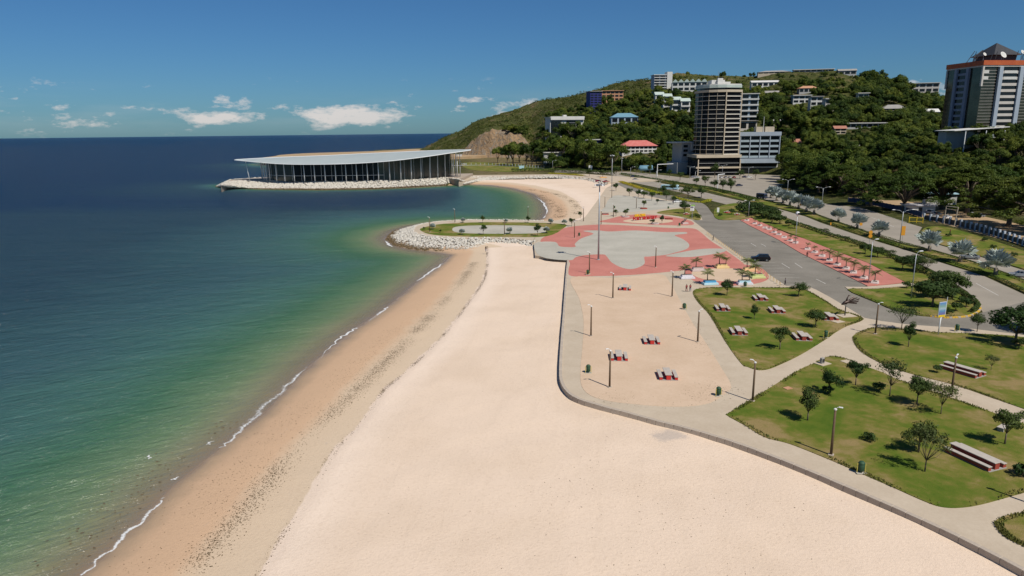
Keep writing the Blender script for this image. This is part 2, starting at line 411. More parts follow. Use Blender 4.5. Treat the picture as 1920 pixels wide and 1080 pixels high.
rk = k.ramp(st, [(0.30, (0.08, 0.075, 0.06)), (0.40, (0.24, 0.20, 0.155)), (0.50, (0.36, 0.23, 0.12)), (0.58, (0.27, 0.235, 0.19)), (0.68, (0.33, 0.26, 0.18)), (0.76, (0.07, 0.075, 0.03))])
msk = k.ramp(k.math('ADD', k.attr('rock'), k.math('ADD', k.math('MULTIPLY', k.math('SUBTRACT', n2, 0.5), 1.3), k.math('MULTIPLY', k.math('SUBTRACT', n1, 0.5), 2.0))), [(0.46, 0.0), (0.56, 1.0)])
k.out(k.mix(msk, g, rk), 0.95, 0.1, bump=k.math('ADD', n2, k.math('MULTIPLY', st, 2.0)), bstr=1.0, bdist=3.0)
gr = mobj('ground', np_mesh('ground', np.stack([X, Y, Z], 1), Fq, MATS['hillside'], True, dict(rock=rock, dry=dry))); tag(gr, kind='structure')

# ---- beach (one sheet that runs on under the water)
xs = np.concatenate([np.arange(-75, -20, 1.0), np.arange(-20, 75, 0.6), np.arange(75, 150, 1.5)]); ys = np.concatenate([np.arange(-40, 40, 4.0), np.arange(40, 130, 0.6), np.arange(130, 215, 1.0), np.arange(215, 520, 2.0)])
X, Y, Fq = grid(xs, ys); P2 = np.stack([X, Y], 1)
s_c = sdf(P2, LAND)
SCARP = G2([(400, 1190), (485, 1080), (525, 1010), (575, 938), (625, 850), (682, 788), (722, 730), (772, 690), (832, 630), (872, 578), (905, 530), (913, 500), (913, 462)], -1.2)
d_s = seg_dist(P2, SCARP, False)
sc_poly = SCARP + [(60, 230), (90, 120), (90, -40), (20, -60)]
in_dry = inside(P2, sc_poly)
near_b = Y < 212
w = np.where(near_b, np.where(in_dry, s_c / np.maximum(s_c - d_s, 1.0), s_c / (s_c + d_s + 1e-6)), s_c / 17.0)
w = np.where(s_c < 0, s_c / 8.0, w); w = np.clip(w, -4, 3)
w = np.where(near_b & in_dry, 1 + np.minimum(d_s / 6.0, 2), np.where(near_b, np.minimum(w, 1), w))
Zb = SEA + 1.75 * (1 - np.exp(-np.maximum(s_c, 0) / 16.0)) + 0.075 * np.minimum(s_c, 0)
Zb = np.where(near_b & (w >= 1), Zb + 0.12 * np.clip(d_s / 0.8, 0, 1), Zb)
Zb += np.where(s_c > 3, (vnoise(X, Y, 5, 3) - 0.5) * 0.12 + (vnoise(X, Y, 1.7, 4) - 0.5) * 0.05, 0)
zone = (s_c > -70) & (s_c < 130)
keep = zone[Fq].all(1) & ~((P2[Fq].mean(1)[:, 1] > 330) & (P2[Fq].mean(1)[:, 0] < -45)) & (sdf(P2, HARD)[Fq].min(1) < 7)
V, Fk, at = used_only(np.stack([X, Y, Zb], 1), Fq[keep], dict(zone=w, d=s_c, grey=np.clip(1.35 - np.hypot((X - G(1256, 822, -0.6)[0]) / 2.6, (Y - G(1256, 822, -0.6)[1]) / 2.0), 0, 1)))
m, nt = newmat('sand'); k = NT(nt); p = k.pos()
nA = k.noise(p, 0.35, 6, 0.65); nB = k.noise(p, 3.0, 5, 0.7); nC = k.noise(p, 0.07, 3); nD = k.noise(p, 14.0, 3, 0.7)
z_ = k.math('ADD', k.attr('zone'), k.math('MULTIPLY', k.math('SUBTRACT', nA, 0.5), 0.16))
col = k.ramp(k.math('MULTIPLY', z_, 0.5), [(0.0, (0.26, 0.185, 0.120)), (0.035, (0.36, 0.255, 0.160)), (0.10, (0.50, 0.335, 0.21)), (0.26, (0.545, 0.365, 0.228)), (0.33, (0.57, 0.435, 0.30)), (0.490, (0.585, 0.455, 0.32)), (0.500, (0.695, 0.555, 0.435)), (0.66, (0.73, 0.59, 0.465)), (1.0, (0.69, 0.545, 0.415))])
col = k.mix(k.ramp(nB, [(0.50, 0.0), (0.78, 0.5)]), col, k.mix(0.5, col, (0.30, 0.20, 0.12)))
dryf = k.ramp(k.math('MULTIPLY', k.attr('zone'), 0.5), [(0.5, 0.0), (0.9, 1.0)])
col = k.mix(k.math('MULTIPLY', dryf, k.ramp(nC, [(0.45, 0.0), (0.7, 0.28)])), col, (0.50, 0.375, 0.255))
col = k.mix(k.math('MULTIPLY', dryf, k.math('MULTIPLY', k.ramp(nD, [(0.62, 0.0), (0.72, 0.55)]), k.ramp(nA, [(0.45, 0.1), (0.62, 1.0)]))), col, (0.30, 0.21, 0.13))
vor = k.n('ShaderNodeTexVoronoi'); vor.inputs['Scale'].default_value = 1.9; k.l(k.mapping(p, (1, 1.5, 1), (0, 0, 0.4)), vor.inputs['Vector']); pit = k.ramp(vor.outputs['Distance'], [(0.0, 1.0), (0.22, 0.0)])
foot = k.math('MULTIPLY', k.math('MULTIPLY', pit, dryf), k.ramp(nC, [(0.40, 0.0), (0.60, 1.0)]))
trk = k.n('ShaderNodeTexWave'); trk.inputs['Scale'].default_value = 0.12; trk.inputs['Distortion'].default_value = 9.0; trk.inputs['Detail'].default_value = 3; k.l(k.mapping(p, (1, 0.18, 1), (0, 0, 0.75)), trk.inputs['Vector'])
track = k.math('MULTIPLY', k.math('MULTIPLY', k.ramp(trk.outputs['Fac'], [(0.80, 0.0), (0.95, 1.0)]), dryf), k.ramp(nA, [(0.35, 0.0), (0.6, 1.0)]))
col = k.mix(k.math('MULTIPLY', foot, 0.42), col, (0.40, 0.27, 0.17)); col = k.mix(k.math('MULTIPLY', track, 0.05), col, (0.44, 0.33, 0.22))
gm = k.ramp(k.math('ADD', k.attr('grey'), k.math('ADD', k.math('MULTIPLY', k.math('SUBTRACT', nA, 0.5), 2.6), k.math('MULTIPLY', k.math('SUBTRACT', nB, 0.5), 0.8))), [(0.45, 0.0), (0.9, 0.6)]); col = k.mix(gm, col, (0.38, 0.33, 0.29))
rg = k.ramp(k.math('MULTIPLY', z_, 0.5), [(0.0, 0.25), (0.05, 0.6), (0.12, 0.95)])
hgt = k.math('SUBTRACT', k.math('ADD', k.math('MULTIPLY', nB, 0.7), k.math('MULTIPLY', nD, 0.3)), k.math('ADD', k.math('MULTIPLY', foot, 0.35), k.math('MULTIPLY', track, 0.06)))
k.out(col, rg, 0.25, bump=hgt, bstr=0.55, bdist=0.16)
be = mobj('beach', np_mesh('beach', V, Fk, MATS['sand'], True, at)); tag(be, kind='structure')

# ---- sea
xs = np.concatenate([[-60000, -25000, -12000, -6000, -3500, -2200, -1500, -1100], np.arange(-900, -240, 10), np.arange(-240, 40, 2.5), np.arange(40, 400, 30), [600, 1500, 6000, 25000, 60000]])
ys = np.concatenate([[-3000, -800, -300, -120], np.arange(-60, 30, 6), np.arange(30, 470, 2.5), np.arange(470, 1300, 12), [1400, 1600, 1900, 2400, 3200, 5000, 9000, 18000, 35000, 80000]])
X, Y, Fq = grid(xs, ys); P2 = np.stack([X, Y], 1)
near = (np.abs(X) < 2600) & (Y < 2500) & (Y > -130)
s_c = np.full(len(X), -3000.0); s_c[near] = sdf(P2[near], LAND)
keep = (s_c[Fq] < 6).any(1)
V, Fk, at = used_only(np.stack([X, Y, np.full(len(X), SEA)], 1), Fq[keep], dict(off=np.clip(-s_c * (1 + 3.0 * np.clip((-X - 25) / 40, 0, 1) * np.clip((Y - 330) / 60, 0, 1)), -6, 3000)))
m, nt = newmat('sea_water'); k = NT(nt); p = k.pos()
off = k.attr('off')
sx = k.n('ShaderNodeSeparateXYZ'); k.l(p, sx.inputs[0])
# sheltered bay beyond the groyne is shallower than the open side
nL = k.noise(k.mapping(p, (0.006, 0.018, 0.0), (0, 0, 0.5)), 1.0, 5, 0.6); nS = k.noise(k.mapping(p, (0.05, 0.09, 0.0), (0, 0, 0.6)), 1.0, 5, 0.6)
dd = k.math('MULTIPLY', off, k.math('ADD', 0.72, k.math('MULTIPLY', nS, 0.55)))
f = k.math('POWER', k.math('DIVIDE', k.math('MAXIMUM', dd, 0.0), 400.0, True), 0.4)
def pw(d): return (d / 400.0) ** 0.4
wc = k.ramp(f, [(0.0, (0.38, 0.30, 0.20)), (pw(1.2), (0.29, 0.245, 0.15)), (pw(4), (0.205, 0.205, 0.115)), (pw(9), (0.105, 0.165, 0.080)), (pw(17), (0.046, 0.118, 0.064)), (pw(30), (0.044, 0.112, 0.098)), (pw(48), (0.036, 0.088, 0.100)), (pw(95), (0.020, 0.050, 0.074)), (pw(380), (0.008, 0.030, 0.072))])
shal = k.ramp(nL, [(0.50, 0.0), (0.72, 0.5)])
far_ = k.ramp(k.math('DIVIDE', off, 700.0, True), [(0.12, 0.0), (0.35, 1.0), (1.0, 0.5)])
wc = k.mix(k.math('MULTIPLY', k.math('MULTIPLY', shal, far_), 0.4), wc, (0.012, 0.05, 0.062))
def wav(a, sc_): return k.mapping(k.mapping(p, (1, 1, 1), (0, 0, -a)), sc_)
wv1 = k.noise(wav(0.62, (0.06, 0.27, 0.3)), 1.0, 6, 0.68, 0.6); wv2 = k.noise(wav(0.80, (0.35, 1.1, 1.0)), 1.0, 4, 0.65, 0.6)
wv3 = k.noise(k.mapping(p, (0.022, 0.07, 0.1), (0, 0, 0.15)), 1.0, 4, 0.6)
wcal = k.ramp(k.math('DIVIDE', off, 60.0, True), [(0.0, 0.10), (0.12, 0.28), (0.6, 0.8), (1.0, 1.0)])
hh = k.math('ADD', k.math('ADD', k.math('MULTIPLY', wv1, 1.0), k.math('MULTIPLY', wv2, 0.55)), k.math('MULTIPLY', wv3, 1.6))
hh = k.math('MULTIPLY', hh, wcal)
alpha = k.ramp(k.math('DIVIDE', off, 9.0, True), [(0.0, 0.12), (0.14, 0.45), (0.5, 0.9), (0.85, 1.0)])
bp = k.n('ShaderNodeBump'); bp.inputs['Strength'].default_value = 1.0; bp.inputs['Distance'].default_value = 6.5; k.l(hh, bp.inputs['Height'])
bd = k.n('ShaderNodeBump'); bd.inputs['Strength'].default_value = 0.8; bd.inputs['Distance'].default_value = 2.0; k.l(hh, bd.inputs['Height'])
lw = k.n('ShaderNodeLayerWeight'); lw.inputs['Blend'].default_value = 0.5; k.l(bp.outputs[0], lw.inputs['Normal'])
refl = k.math('MINIMUM', k.math('ADD', 0.02, k.math('MULTIPLY', k.math('POWER', lw.outputs['Facing'], 4.0), 0.62)), 0.42)
df = k.n('ShaderNodeBsdfDiffuse'); k.l(wc, df.inputs[0]); k.l(bd.outputs[0], df.inputs['Normal'])
gl = k.n('ShaderNodeBsdfGlossy'); gl.inputs['Roughness'].default_value = 0.16; k.l(bp.outputs[0], gl.inputs['Normal'])
tr = k.n('ShaderNodeBsdfTransparent'); ma = k.n('ShaderNodeMixShader'); k.l(alpha, ma.inputs[0]); k.l(tr.outputs[0], ma.inputs[1]); k.l(df.outputs[0], ma.inputs[2])
mg = k.n('ShaderNodeMixShader'); k.l(refl, mg.inputs[0]); k.l(ma.outputs[0], mg.inputs[1]); k.l(gl.outputs[0], mg.inputs[2])
so = k.n('ShaderNodeOutputMaterial'); k.l(mg.outputs[0], so.inputs[0])
se = mobj('sea', np_mesh('sea', V, Fk, MATS['sea_water'], True, at)); tag(se, kind='structure')

# ---- breaking foam along the waterline: thin ragged ribbons on the water
m, nt = newmat('foam'); k = NT(nt); p = k.pos()
fn = k.noise(k.mapping(p, (3.2, 3.2, 1)), 1.0, 7, 0.75); e_ = k.attr('edge')
k.out((0.72, 0.72, 0.70), 0.7, 0.2, alpha=k.ramp(k.math('ADD', fn, k.math('MULTIPLY', k.math('SUBTRACT', e_, 0.5), 0.75)), [(0.56, 0.0), (0.72, 0.85)]))
def ribbon(name, pts, widths, z, inten, seed):
    pts = smooth_poly(pts, 14, False); n = len(pts); w = 0.8 * np.interp(np.linspace(0, 1, n), np.linspace(0, 1, len(widths)), widths)
    it = np.interp(np.linspace(0, 1, n), np.linspace(0, 1, len(inten)), inten)
    V = []; E = []; K = 5; rr = np.random.default_rng(seed)
    for i, q in enumerate(pts):
        a = np.array(pts[min(i + 1, n - 1)]) - np.array(pts[max(i - 1, 0)]); a /= np.linalg.norm(a) + 1e-9; nn = np.array([-a[1], a[0]])
        off = (vnoise(np.array([i * 1.0]), np.array([0.0]), 3, seed)[0] - 0.5) * 0.8
        for j in range(K):
            s = j / (K - 1); P_ = np.array(q) + nn * ((s - 0.25) * w[i] + off)
            V.append((P_[0], P_[1], z + 0.004 * j)); E.append((1 - abs(s - 0.3) * 1.6) * it[i])
    Fs = [(i * K + j, i * K + j + 1, (i + 1) * K + j + 1, (i + 1) * K + j) for i in range(n - 1) for j in range(K - 1)]
    o = mobj(name, np_mesh(name, np.array(V), np.array(Fs), MATS['foam'], True, dict(edge=np.array(E)))); tag(o, kind='stuff'); return o
def coastal(px): return G2(px, SEA)
ribbon('sea_foam', coastal([(152, 1080), (205, 1034), (255, 988), (300, 944), (322, 916)]), [0.7, 1.0, 1.2, 1.0, 0.5], SEA + 0.05, [0.8, 0.95, 1.0, 0.85, 0.2], 1)
ribbon('sea_foam', coastal([(415, 840), (440, 818), (478, 784), (520, 742), (560, 705), (580, 685)]), [0.5, 1.4, 3.0, 2.8, 1.5, 0.6], SEA + 0.05, [0.9, 0.86, 0.78, 0.76, 0.9, 0.5], 2)
ribbon('sea_foam', coastal([(582, 688), (612, 660), (632, 640), (650, 626), (668, 615)]), [0.3, 0.6, 0.7, 1.0, 0.8], SEA + 0.06, [0.6, 0.8, 1.1, 1.3, 1.1], 3)
ribbon('sea_foam', coastal([(690, 603), (705, 595), (718, 585), (727, 576)]), [0.5, 1.4, 1.9, 0.8], SEA + 0.06, [0.7, 0.85, 1.0, 1.1], 4)
ribbon('sea_foam', coastal([(780, 527), (800, 515), (818, 503), (830, 495)]), [0.8, 1.2, 1.2, 0.8], SEA + 0.06, [0.9, 1.2, 1.2, 1.0], 5)
ribbon('sea_foam', coastal([(1002, 370), (1016, 378), (1024, 390), (1026, 400), (1018, 409)]), [1.0, 2.0, 2.4, 2.4, 1.2], SEA + 0.06, [0.6, 1.1, 1.3, 1.3, 1.0], 6)
ribbon('sea_foam', coastal([(722, 452), (728, 458), (737, 463)]), [1.5, 2.4, 1.5], SEA + 0.06, [0.7, 1.2, 0.8], 7)
for q, (px, py) in enumerate([(394, 832), (281, 858), (328, 899)]):
    ribbon('sea_foam', coastal([(px - 7, py + 4), (px, py), (px + 6, py - 5)]), [0.2, 0.7, 0.25], SEA + 0.06, [0.6, 1.35, 0.7], 10 + q)

# ---- seaweed wrack thrown up on the sand
def scatter_bits(name, curve, spread, n, size, zf, mat, seed, dens=None):
    rr = np.random.default_rng(seed); c = np.array(smooth_poly(curve, 10, False)); L = np.r_[0, np.cumsum(np.linalg.norm(np.diff(c, axis=0), axis=1))]
    s = rr.random(n * 3) * L[-1]; keepm = rr.random(n * 3) < np.clip((vnoise(s, s * 0, 4.0, seed) - 0.15) * 1.8, 0.15, 1); s = s[keepm][:n]; n = len(s)
    x = np.interp(s, L, c[:, 0]); y = np.interp(s, L, c[:, 1]); g = rr.normal(0, 1, n) * spread
    tx = np.gradient(c[:, 0]); ty = np.gradient(c[:, 1]); nx = np.interp(s, L, ty); ny = np.interp(s, L, -tx); ln = np.hypot(nx, ny); x = x + nx / ln * g; y = y + ny / ln * g
    z = zf(x, y); a = rr.random(n) * 6.28; sz = size * (0.4 + rr.random(n) ** 2 * 1.6); V = np.zeros((n, 5, 3))
    for j, (lx, ly, lz) in enumerate([(-1, -0.3, 0), (0.2, -0.55, 0), (1, 0.2, 0), (-0.2, 0.5, 0), (0.05, 0, 0.45)]):
        jx = lx + rr.normal(0, 0.2, n); jy = ly + rr.normal(0, 0.15, n)
        V[:, j, 0] = x + (jx * np.cos(a) - jy * np.sin(a)) * sz; V[:, j, 1] = y + (jx * np.sin(a) + jy * np.cos(a)) * sz; V[:, j, 2] = z + lz * sz * 0.5 + 0.012
    base = np.arange(n)[:, None] * 5
    Fs = np.concatenate([base + np.array(t) for t in [(0, 1, 4), (1, 2, 4), (2, 3, 4), (3, 0, 4)]])
    o = mobj(name, np_mesh(name, V.reshape(-1, 3), Fs, mat)); tag(o, kind='stuff'); return o
def beach_z(x, y):
    P = np.stack([x, y], 1); s = sdf(P, LAND); d = seg_dist(P, SCARP, False); ind = inside(P, sc_poly)
    z = SEA + 1.75 * (1 - np.exp(-np.maximum(s, 0) / 16.0)) + 0.075 * np.minimum(s, 0)
    z += np.where(ind, 0.12 * np.clip(d / 0.8, 0, 1), 0)
    return z + np.where(s > 3, (vnoise(x, y, 5, 3) - 0.5) * 0.12 + (vnoise(x, y, 1.7, 4) - 0.5) * 0.05, 0)
M('seaweed', (0.055, 0.040, 0.020), (0.15, 0.10, 0.055), 2.0, 0.8)
WEED = G2([(355, 1080), (420, 1003), (485, 930), (560, 835), (640, 762), (700, 705), (760, 645), (820, 582), (865, 530), (890, 492)], -1.6)
scatter_bits('seaweed', WEED, 0.85, 13000, 0.055, beach_z, MATS['seaweed'], 21)
scatter_bits('seaweed', G2([(250, 1080), (330, 1000), (400, 930), (470, 855), (560, 780), (640, 715), (720, 645), (800, 570)], -1.8), 1.8, 2200, 0.045, beach_z, MATS['seaweed'], 22)
scatter_bits('seaweed', SCARP, 0.20, 6500, 0.055, beach_z, MATS['seaweed'], 23)
scatter_bits('seaweed', G2([(1010, 362), (1030, 375), (1048, 390), (1050, 408)], -1.0), 1.6, 1200, 0.22, beach_z, MATS['seaweed'], 24)
scatter_bits('seaweed', G2([(985, 352), (1040, 362), (1075, 378), (1082, 400)], -0.8), 1.2, 700, 0.25, beach_z, MATS['seaweed'], 25)
scatter_bits('seaweed', G2([(90, 1075), (170, 985), (230, 935), (260, 905), (330, 860), (420, 790)], SEA), 1.6, 260, 0.10, lambda x, y: x * 0 + SEA + 0.01, MATS['seaweed'], 26)
# ================================================================== PAVING, ROADS, LAWNS
M('asphalt', (0.155, 0.140, 0.113), (0.25, 0.226, 0.187), 0.10, 0.9, 0.2, world=True, bump=0.15, bscale=8, fine=30)
M('asphalt_old', (0.25, 0.22, 0.175), (0.33, 0.29, 0.235), 0.10, 0.9, 0.2, world=True, bump=0.15, bscale=8, fine=30)
M('concrete', (0.425, 0.345, 0.25), (0.505, 0.42, 0.315), 0.22, 0.85, 0.25, world=True, bump=0.2, bscale=6, fine=14)
M('concrete_grey', (0.345, 0.325, 0.265), (0.455, 0.425, 0.355), 0.10, 0.85, 0.25, world=True, bump=0.15, bscale=6, fine=20)
M('red_paint', (0.41, 0.150, 0.115), (0.52, 0.205, 0.160), 0.12, 0.8, 0.25, world=True, bump=0.15, bscale=6, fine=20)
M('tan_paint', (0.50, 0.37, 0.25), (0.58, 0.44, 0.31), 0.3, 0.85, 0.2, world=True)
M('court_sand', (0.50, 0.365, 0.25), (0.59, 0.445, 0.32), 0.14, 0.95, 0.1, world=True, bump=0.4, bscale=3, fine=22)
M('dirt', (0.33, 0.22, 0.12), (0.42, 0.31, 0.19), 0.1, 0.95, 0.1, world=True, bump=0.4, bscale=3)
M('wall_concrete', (0.36, 0.30, 0.24), (0.47, 0.40, 0.32), 0.8, 0.85, 0.2, bump=0.3, bscale=5)
M('white_paint', (0.78, 0.77, 0.74), (0.66, 0.65, 0.62), 1.5, 0.6, 0.3)
M('road_white', (0.62, 0.60, 0.55), (0.42, 0.39, 0.34), 1.2, 0.8, 0.2, world=True)
M('yellow_paint', (0.66, 0.42, 0.05), (0.55, 0.33, 0.05), 1.5, 0.7, 0.3)
m, nt = newmat('lawn'); k = NT(nt); p = k.pos()
n1 = k.noise(p, 0.11, 5, 0.6, 0.6); n2 = k.noise(p, 0.55, 5, 0.65); n3 = k.noise(p, 7.0, 3, 0.7)
f = k.math('ADD', k.math('ADD', k.math('MULTIPLY', n1, 0.62), k.math('MULTIPLY', n2, 0.30)), k.math('MULTIPLY', n3, 0.12))
c = k.ramp(f, [(0.37, (0.060, 0.108, 0.010)), (0.47, (0.098, 0.132, 0.016)), (0.535, (0.160, 0.150, 0.032)), (0.61, (0.26, 0.19, 0.080))])
c = k.mix(k.ramp(n3, [(0.5, 0.0), (0.75, 0.4)]), c, (0.05, 0.08, 0.012))
k.out(c, 0.95, 0.1, bump=k.noise(p, 9.0, 4, 0.75), bstr=0.8, bdist=0.08)
def sheet(name, px, z, mat, n=5, deep=None, smooth=True, pts=None):
    pts = pts or G2(px, z)
    if smooth: pts = smooth_poly(pts, n)
    mb = MB(); mb.prism(pts, z - (deep or 0.003), z, bottom=bool(deep))
    o = mb.build(name, MATS[mat]); tag(o, kind='structure'); o['_pts'] = 0; del o['_pts']; SHEETS[name + str(len(SHEETS))] = pts; return o
SHEETS = {}
# roads
R_IN = [(1297, 412), (1318, 412), (1343, 412), (1387, 412), (1407, 423), (1460, 449), (1500, 473), (1540, 492.5), (1582, 513), (1626, 535.5), (1618, 538), (1584, 537.5), (1600, 547), (1640, 566), (1674, 581), (1700, 588), (1721, 591.5), (1748, 594), (1774, 596), (1805, 594), (1825, 590), (1850, 584), (1920, 566), (2060, 600), (2060, 664), (1930, 629), (1823, 616.5), (1703, 608.5), (1654, 602), (1621, 596), (1590, 577), (1557, 557.5), (1530, 543), (1512, 535.5), (1474, 536), (1447, 517.5), (1390, 481), (1355, 456), (1330, 437)]
road_in = sheet('road', R_IN, 0.008, 'asphalt', smooth=False)
R_NEAR = [(1150, 325), (1200, 335), (1273, 350), (1328, 362), (1373, 373), (1457, 391), (1510, 406), (1540, 418), (1632, 449), (1711, 473), (1760, 491), (1846, 518), (1920, 552), (2060, 615), (2060, 690), (1920, 606), (1846, 592), (1836, 573), (1815, 547), (1764, 514), (1740, 502), (1683, 479), (1611, 453), (1540, 433), (1457, 401), (1373, 386), (1333, 376), (1273, 360), (1200, 345), (1150, 333)]
road_near = sheet('road', R_NEAR, 0.0, 'asphalt_old', smooth=False)
R_FAR = [(1040, 319), (1100, 319), (1180, 322), (1240, 328), (1290, 334), (1390, 335), (1418, 337), (1457, 352), (1500, 366), (1530, 378), (1560, 384), (1610, 388), (1691, 415), (1729, 426), (1719, 441), (1727, 449), (1760, 459), (1840, 482), (1920, 507), (2060, 552), (2060, 580), (1920, 523), (1841, 494), (1754, 469), (1683, 453), (1632, 436), (1560, 411), (1530, 400), (1480, 385), (1420, 370), (1382, 361), (1330, 349), (1270, 341), (1180, 330), (1100, 324), (1040, 323)]
road_far = sheet('road', R_FAR, -0.008, 'asphalt_old', smooth=False)
R_ACC = [(1317, 413), (1346, 413), (1334, 398), (1322, 384), (1300, 375), (1262, 367), (1220, 358), (1180, 345), (1166, 336), (1150, 335), (1152, 342), (1176, 355), (1222, 369), (1270, 379), (1298, 388), (1311, 400)]
sheet('road', R_ACC, 0.004, 'asphalt')
# promenade slab with real kerb step to the road
PROM = [(1065, 487), (1003, 479), (1001, 456), (1040, 432), (1062, 419), (1085, 413), (1097, 407), (1117, 380), (1136, 353), (1152, 343), (1176, 355), (1222, 369), (1270, 379), (1298, 388), (1311, 400), (1317, 412), (1297, 412), (1330, 437), (1355, 456), (1390, 481), (1447, 517.5), (1474, 536), (1512, 535.5), (1530, 543), (1557, 557.5), (1590, 577), (1621, 596), (1654, 602), (1703, 608.5), (1823, 616.5), (1930, 629), (2060, 664)]
prom = sheet('promenade', None, 0.12, 'concrete', deep=3.0, smooth=False, pts=G2(PROM, 0.12) + [WALL[-1]] + WALL[::-1][1:])
GRO = [(1003, 452), (1000, 451.5), (944, 446), (869, 446), (812, 444), (784, 439), (775, 433.5), (779, 425), (794, 419.5), (831, 414.5), (869, 412.5), (944, 412.5), (1019, 414), (1075, 414)]
groy = sheet('promenade', None, 0.125, 'concrete', deep=3.0, smooth=False, pts=smooth_poly(G2(GRO, 0.125), 4)[:-4] + G2([(1060, 440)], 0.125))
# red plaza with pale star, second ring and sign island
sheet('plaza', [(1013, 452), (1033, 438), (1067, 425.5), (1125, 421), (1183, 423), (1250, 427), (1297, 428), (1312, 434), (1332, 451), (1360, 469), (1393, 493), (1390, 500), (1350, 503), (1300, 505), (1240, 511), (1190, 515), (1150, 517), (1117, 517.5), (1071, 517.5), (1066, 505), (1067, 490), (1040, 470)], 0.130, 'red_paint', n=4)
sheet('plaza_inlay', [(1093, 433), (1120, 432), (1145, 434), (1192, 432), (1242, 435), (1283, 435), (1287, 438), (1265, 441), (1280, 448), (1292, 458), (1287, 467), (1260, 475), (1247, 478), (1217, 481), (1208, 482), (1208, 495), (1188, 504), (1167, 502), (1147, 492), (1137, 480), (1130, 477), (1100, 478), (1080, 482), (1067, 488), (1013, 480.5), (1003, 456), (1040, 453.5), (1050, 462), (1078, 463), (1078, 457), (1090, 447), (1113, 438)], 0.135, 'concrete_grey', n=4)
sheet('plaza_inlay', [(1250, 479), (1287, 471), (1320, 466.5), (1357, 466.5), (1358, 472), (1323, 478.5), (1290, 482), (1257, 481)], 0.139, 'concrete_grey', n=4)
sheet('plaza', [(1284, 507), (1320, 498), (1370, 494), (1420, 500), (1440, 514), (1436, 526), (1400, 534), (1345, 535), (1300, 526)], 0.134, 'red_paint', n=5)
sheet('plaza_inlay', [(1298, 510), (1330, 504), (1370, 503), (1408, 507), (1424, 515), (1415, 523), (1380, 527), (1335, 526), (1306, 519)], 0.143, 'tan_paint', n=5)
sheet('plaza', [(1125, 416), (1140, 411), (1165, 405), (1200, 402), (1240, 404), (1275, 409), (1297, 415), (1296, 422), (1240, 422), (1180, 419)], 0.131, 'red_paint', n=5)
sheet('plaza_inlay', [(1168, 414), (1200, 409), (1245, 410), (1262, 415), (1232, 419), (1190, 418)], 0.136, 'tan_paint', n=5)
sheet('plaza_inlay', [(1134, 388), (1143, 372), (1160, 366), (1222, 373), (1285, 381), (1296, 387), (1250, 391), (1190, 397), (1130, 397)], 0.128, 'concrete_grey', n=4)
sheet('plaza_inlay', [(848, 430), (859, 424.5), (906, 422.5), (981, 423), (1019, 426), (1023, 431), (1019, 436), (981, 438), (906, 438), (859, 436)], 0.160, 'concrete_grey', n=4)
PINK = [(1388, 412.5), (1407, 408), (1448, 425), (1477, 438), (1507, 447), (1557, 467), (1625, 492), (1697, 529), (1660, 533), (1627, 536), (1582, 513.5), (1540, 493), (1500, 473.5), (1460, 449.5), (1407, 423.5)]
sheet('pavement', PINK, 0.13, 'red_paint', deep=0.3, smooth=False)
sheet('pavement', [(1584, 537.5), (1618, 537.8), (1660, 534.5), (1697, 531), (1735, 529), (1732, 533.5), (1690, 536), (1640, 540), (1589, 541)], 0.12, 'concrete', deep=0.3, smooth=False)
sheet('sand_court', [(1072, 520), (1150, 521), (1235, 514), (1255, 528), (1273, 560), (1299, 606), (1325, 645), (1351, 687), (1369, 718), (1366, 732), (1330, 755), (1273, 762), (1195, 758), (1125, 748), (1094, 730), (1088, 700), (1092, 650), (1094, 600), (1086, 560)], 0.150, 'court_sand', n=4, deep=0.1)
sheet('paved_lot', [(1596, 366), (1690, 370), (1760, 388), (1930, 425), (2060, 470), (2060, 495), (1920, 460), (1740, 412), (1690, 396), (1612, 380)], -0.02, 'dirt')
sheet('paved_lot', [(1290, 334), (1310, 326), (1400, 326), (1465, 329), (1480, 345), (1457, 352), (1418, 337), (1390, 335)], -0.012, 'asphalt_old', smooth=False)
LAWNS = {}
def lawn(px, z=0.19, n=5, deep=0.25):
    o = sheet('lawn', px, z, 'lawn', n=n, deep=deep); LAWNS[o.name] = smooth_poly(G2(px, z), n); return o
L_A = [(1300, 545), (1321, 539.5), (1360, 538.5), (1402, 538.5), (1450, 539), (1484, 539.5), (1510, 543), (1545, 562), (1575, 581), (1606, 590), (1618, 597), (1612, 602.5), (1586, 612), (1565, 624), (1551, 634), (1504, 663), (1463, 683), (1439, 692), (1420, 693), (1402, 687.5), (1390, 681), (1361.5, 642), (1331, 591), (1306.5, 563)]
L_B = [(1535, 675), (1557, 668), (1579, 670), (1607, 681), (1655, 698), (1686, 712), (1781, 744.5), (1920, 794), (2020, 832), (2040, 880), (1990, 905), (1920, 923), (1844, 944), (1800, 951), (1765, 949.5), (1733, 939), (1670, 911), (1617, 888), (1560, 863), (1482, 832), (1434, 819), (1397, 797), (1364, 778.5), (1368, 773), (1419, 742), (1497, 694), (1526, 681)]
L_C = [(1599, 632), (1605, 625.5), (1619, 619.5), (1643, 614), (1718, 618), (1754, 622.5), (1837, 625.5), (1920, 632), (2040, 655), (2060, 720), (2020, 800), (1920, 766), (1857, 744), (1787, 720.5), (1718, 703), (1671, 688), (1639, 674), (1615, 659), (1603, 645)]
L_D = [(1866, 978), (1882, 968), (1920, 960), (1990, 948), (2030, 1000), (2030, 1070), (1980, 1052), (1920, 1024), (1890, 1009), (1872, 993)]
lawn(L_A); lawn(L_B); lawn(L_C); lawn(L_D)
lawn([(1589, 542), (1640, 541.5), (1690, 537.5), (1732, 535), (1742, 522), (1762, 517), (1800, 549), (1827, 567), (1832, 578), (1821, 588), (1774, 594), (1748, 592.5), (1721, 590), (1676, 580), (1640, 565)], n=3)
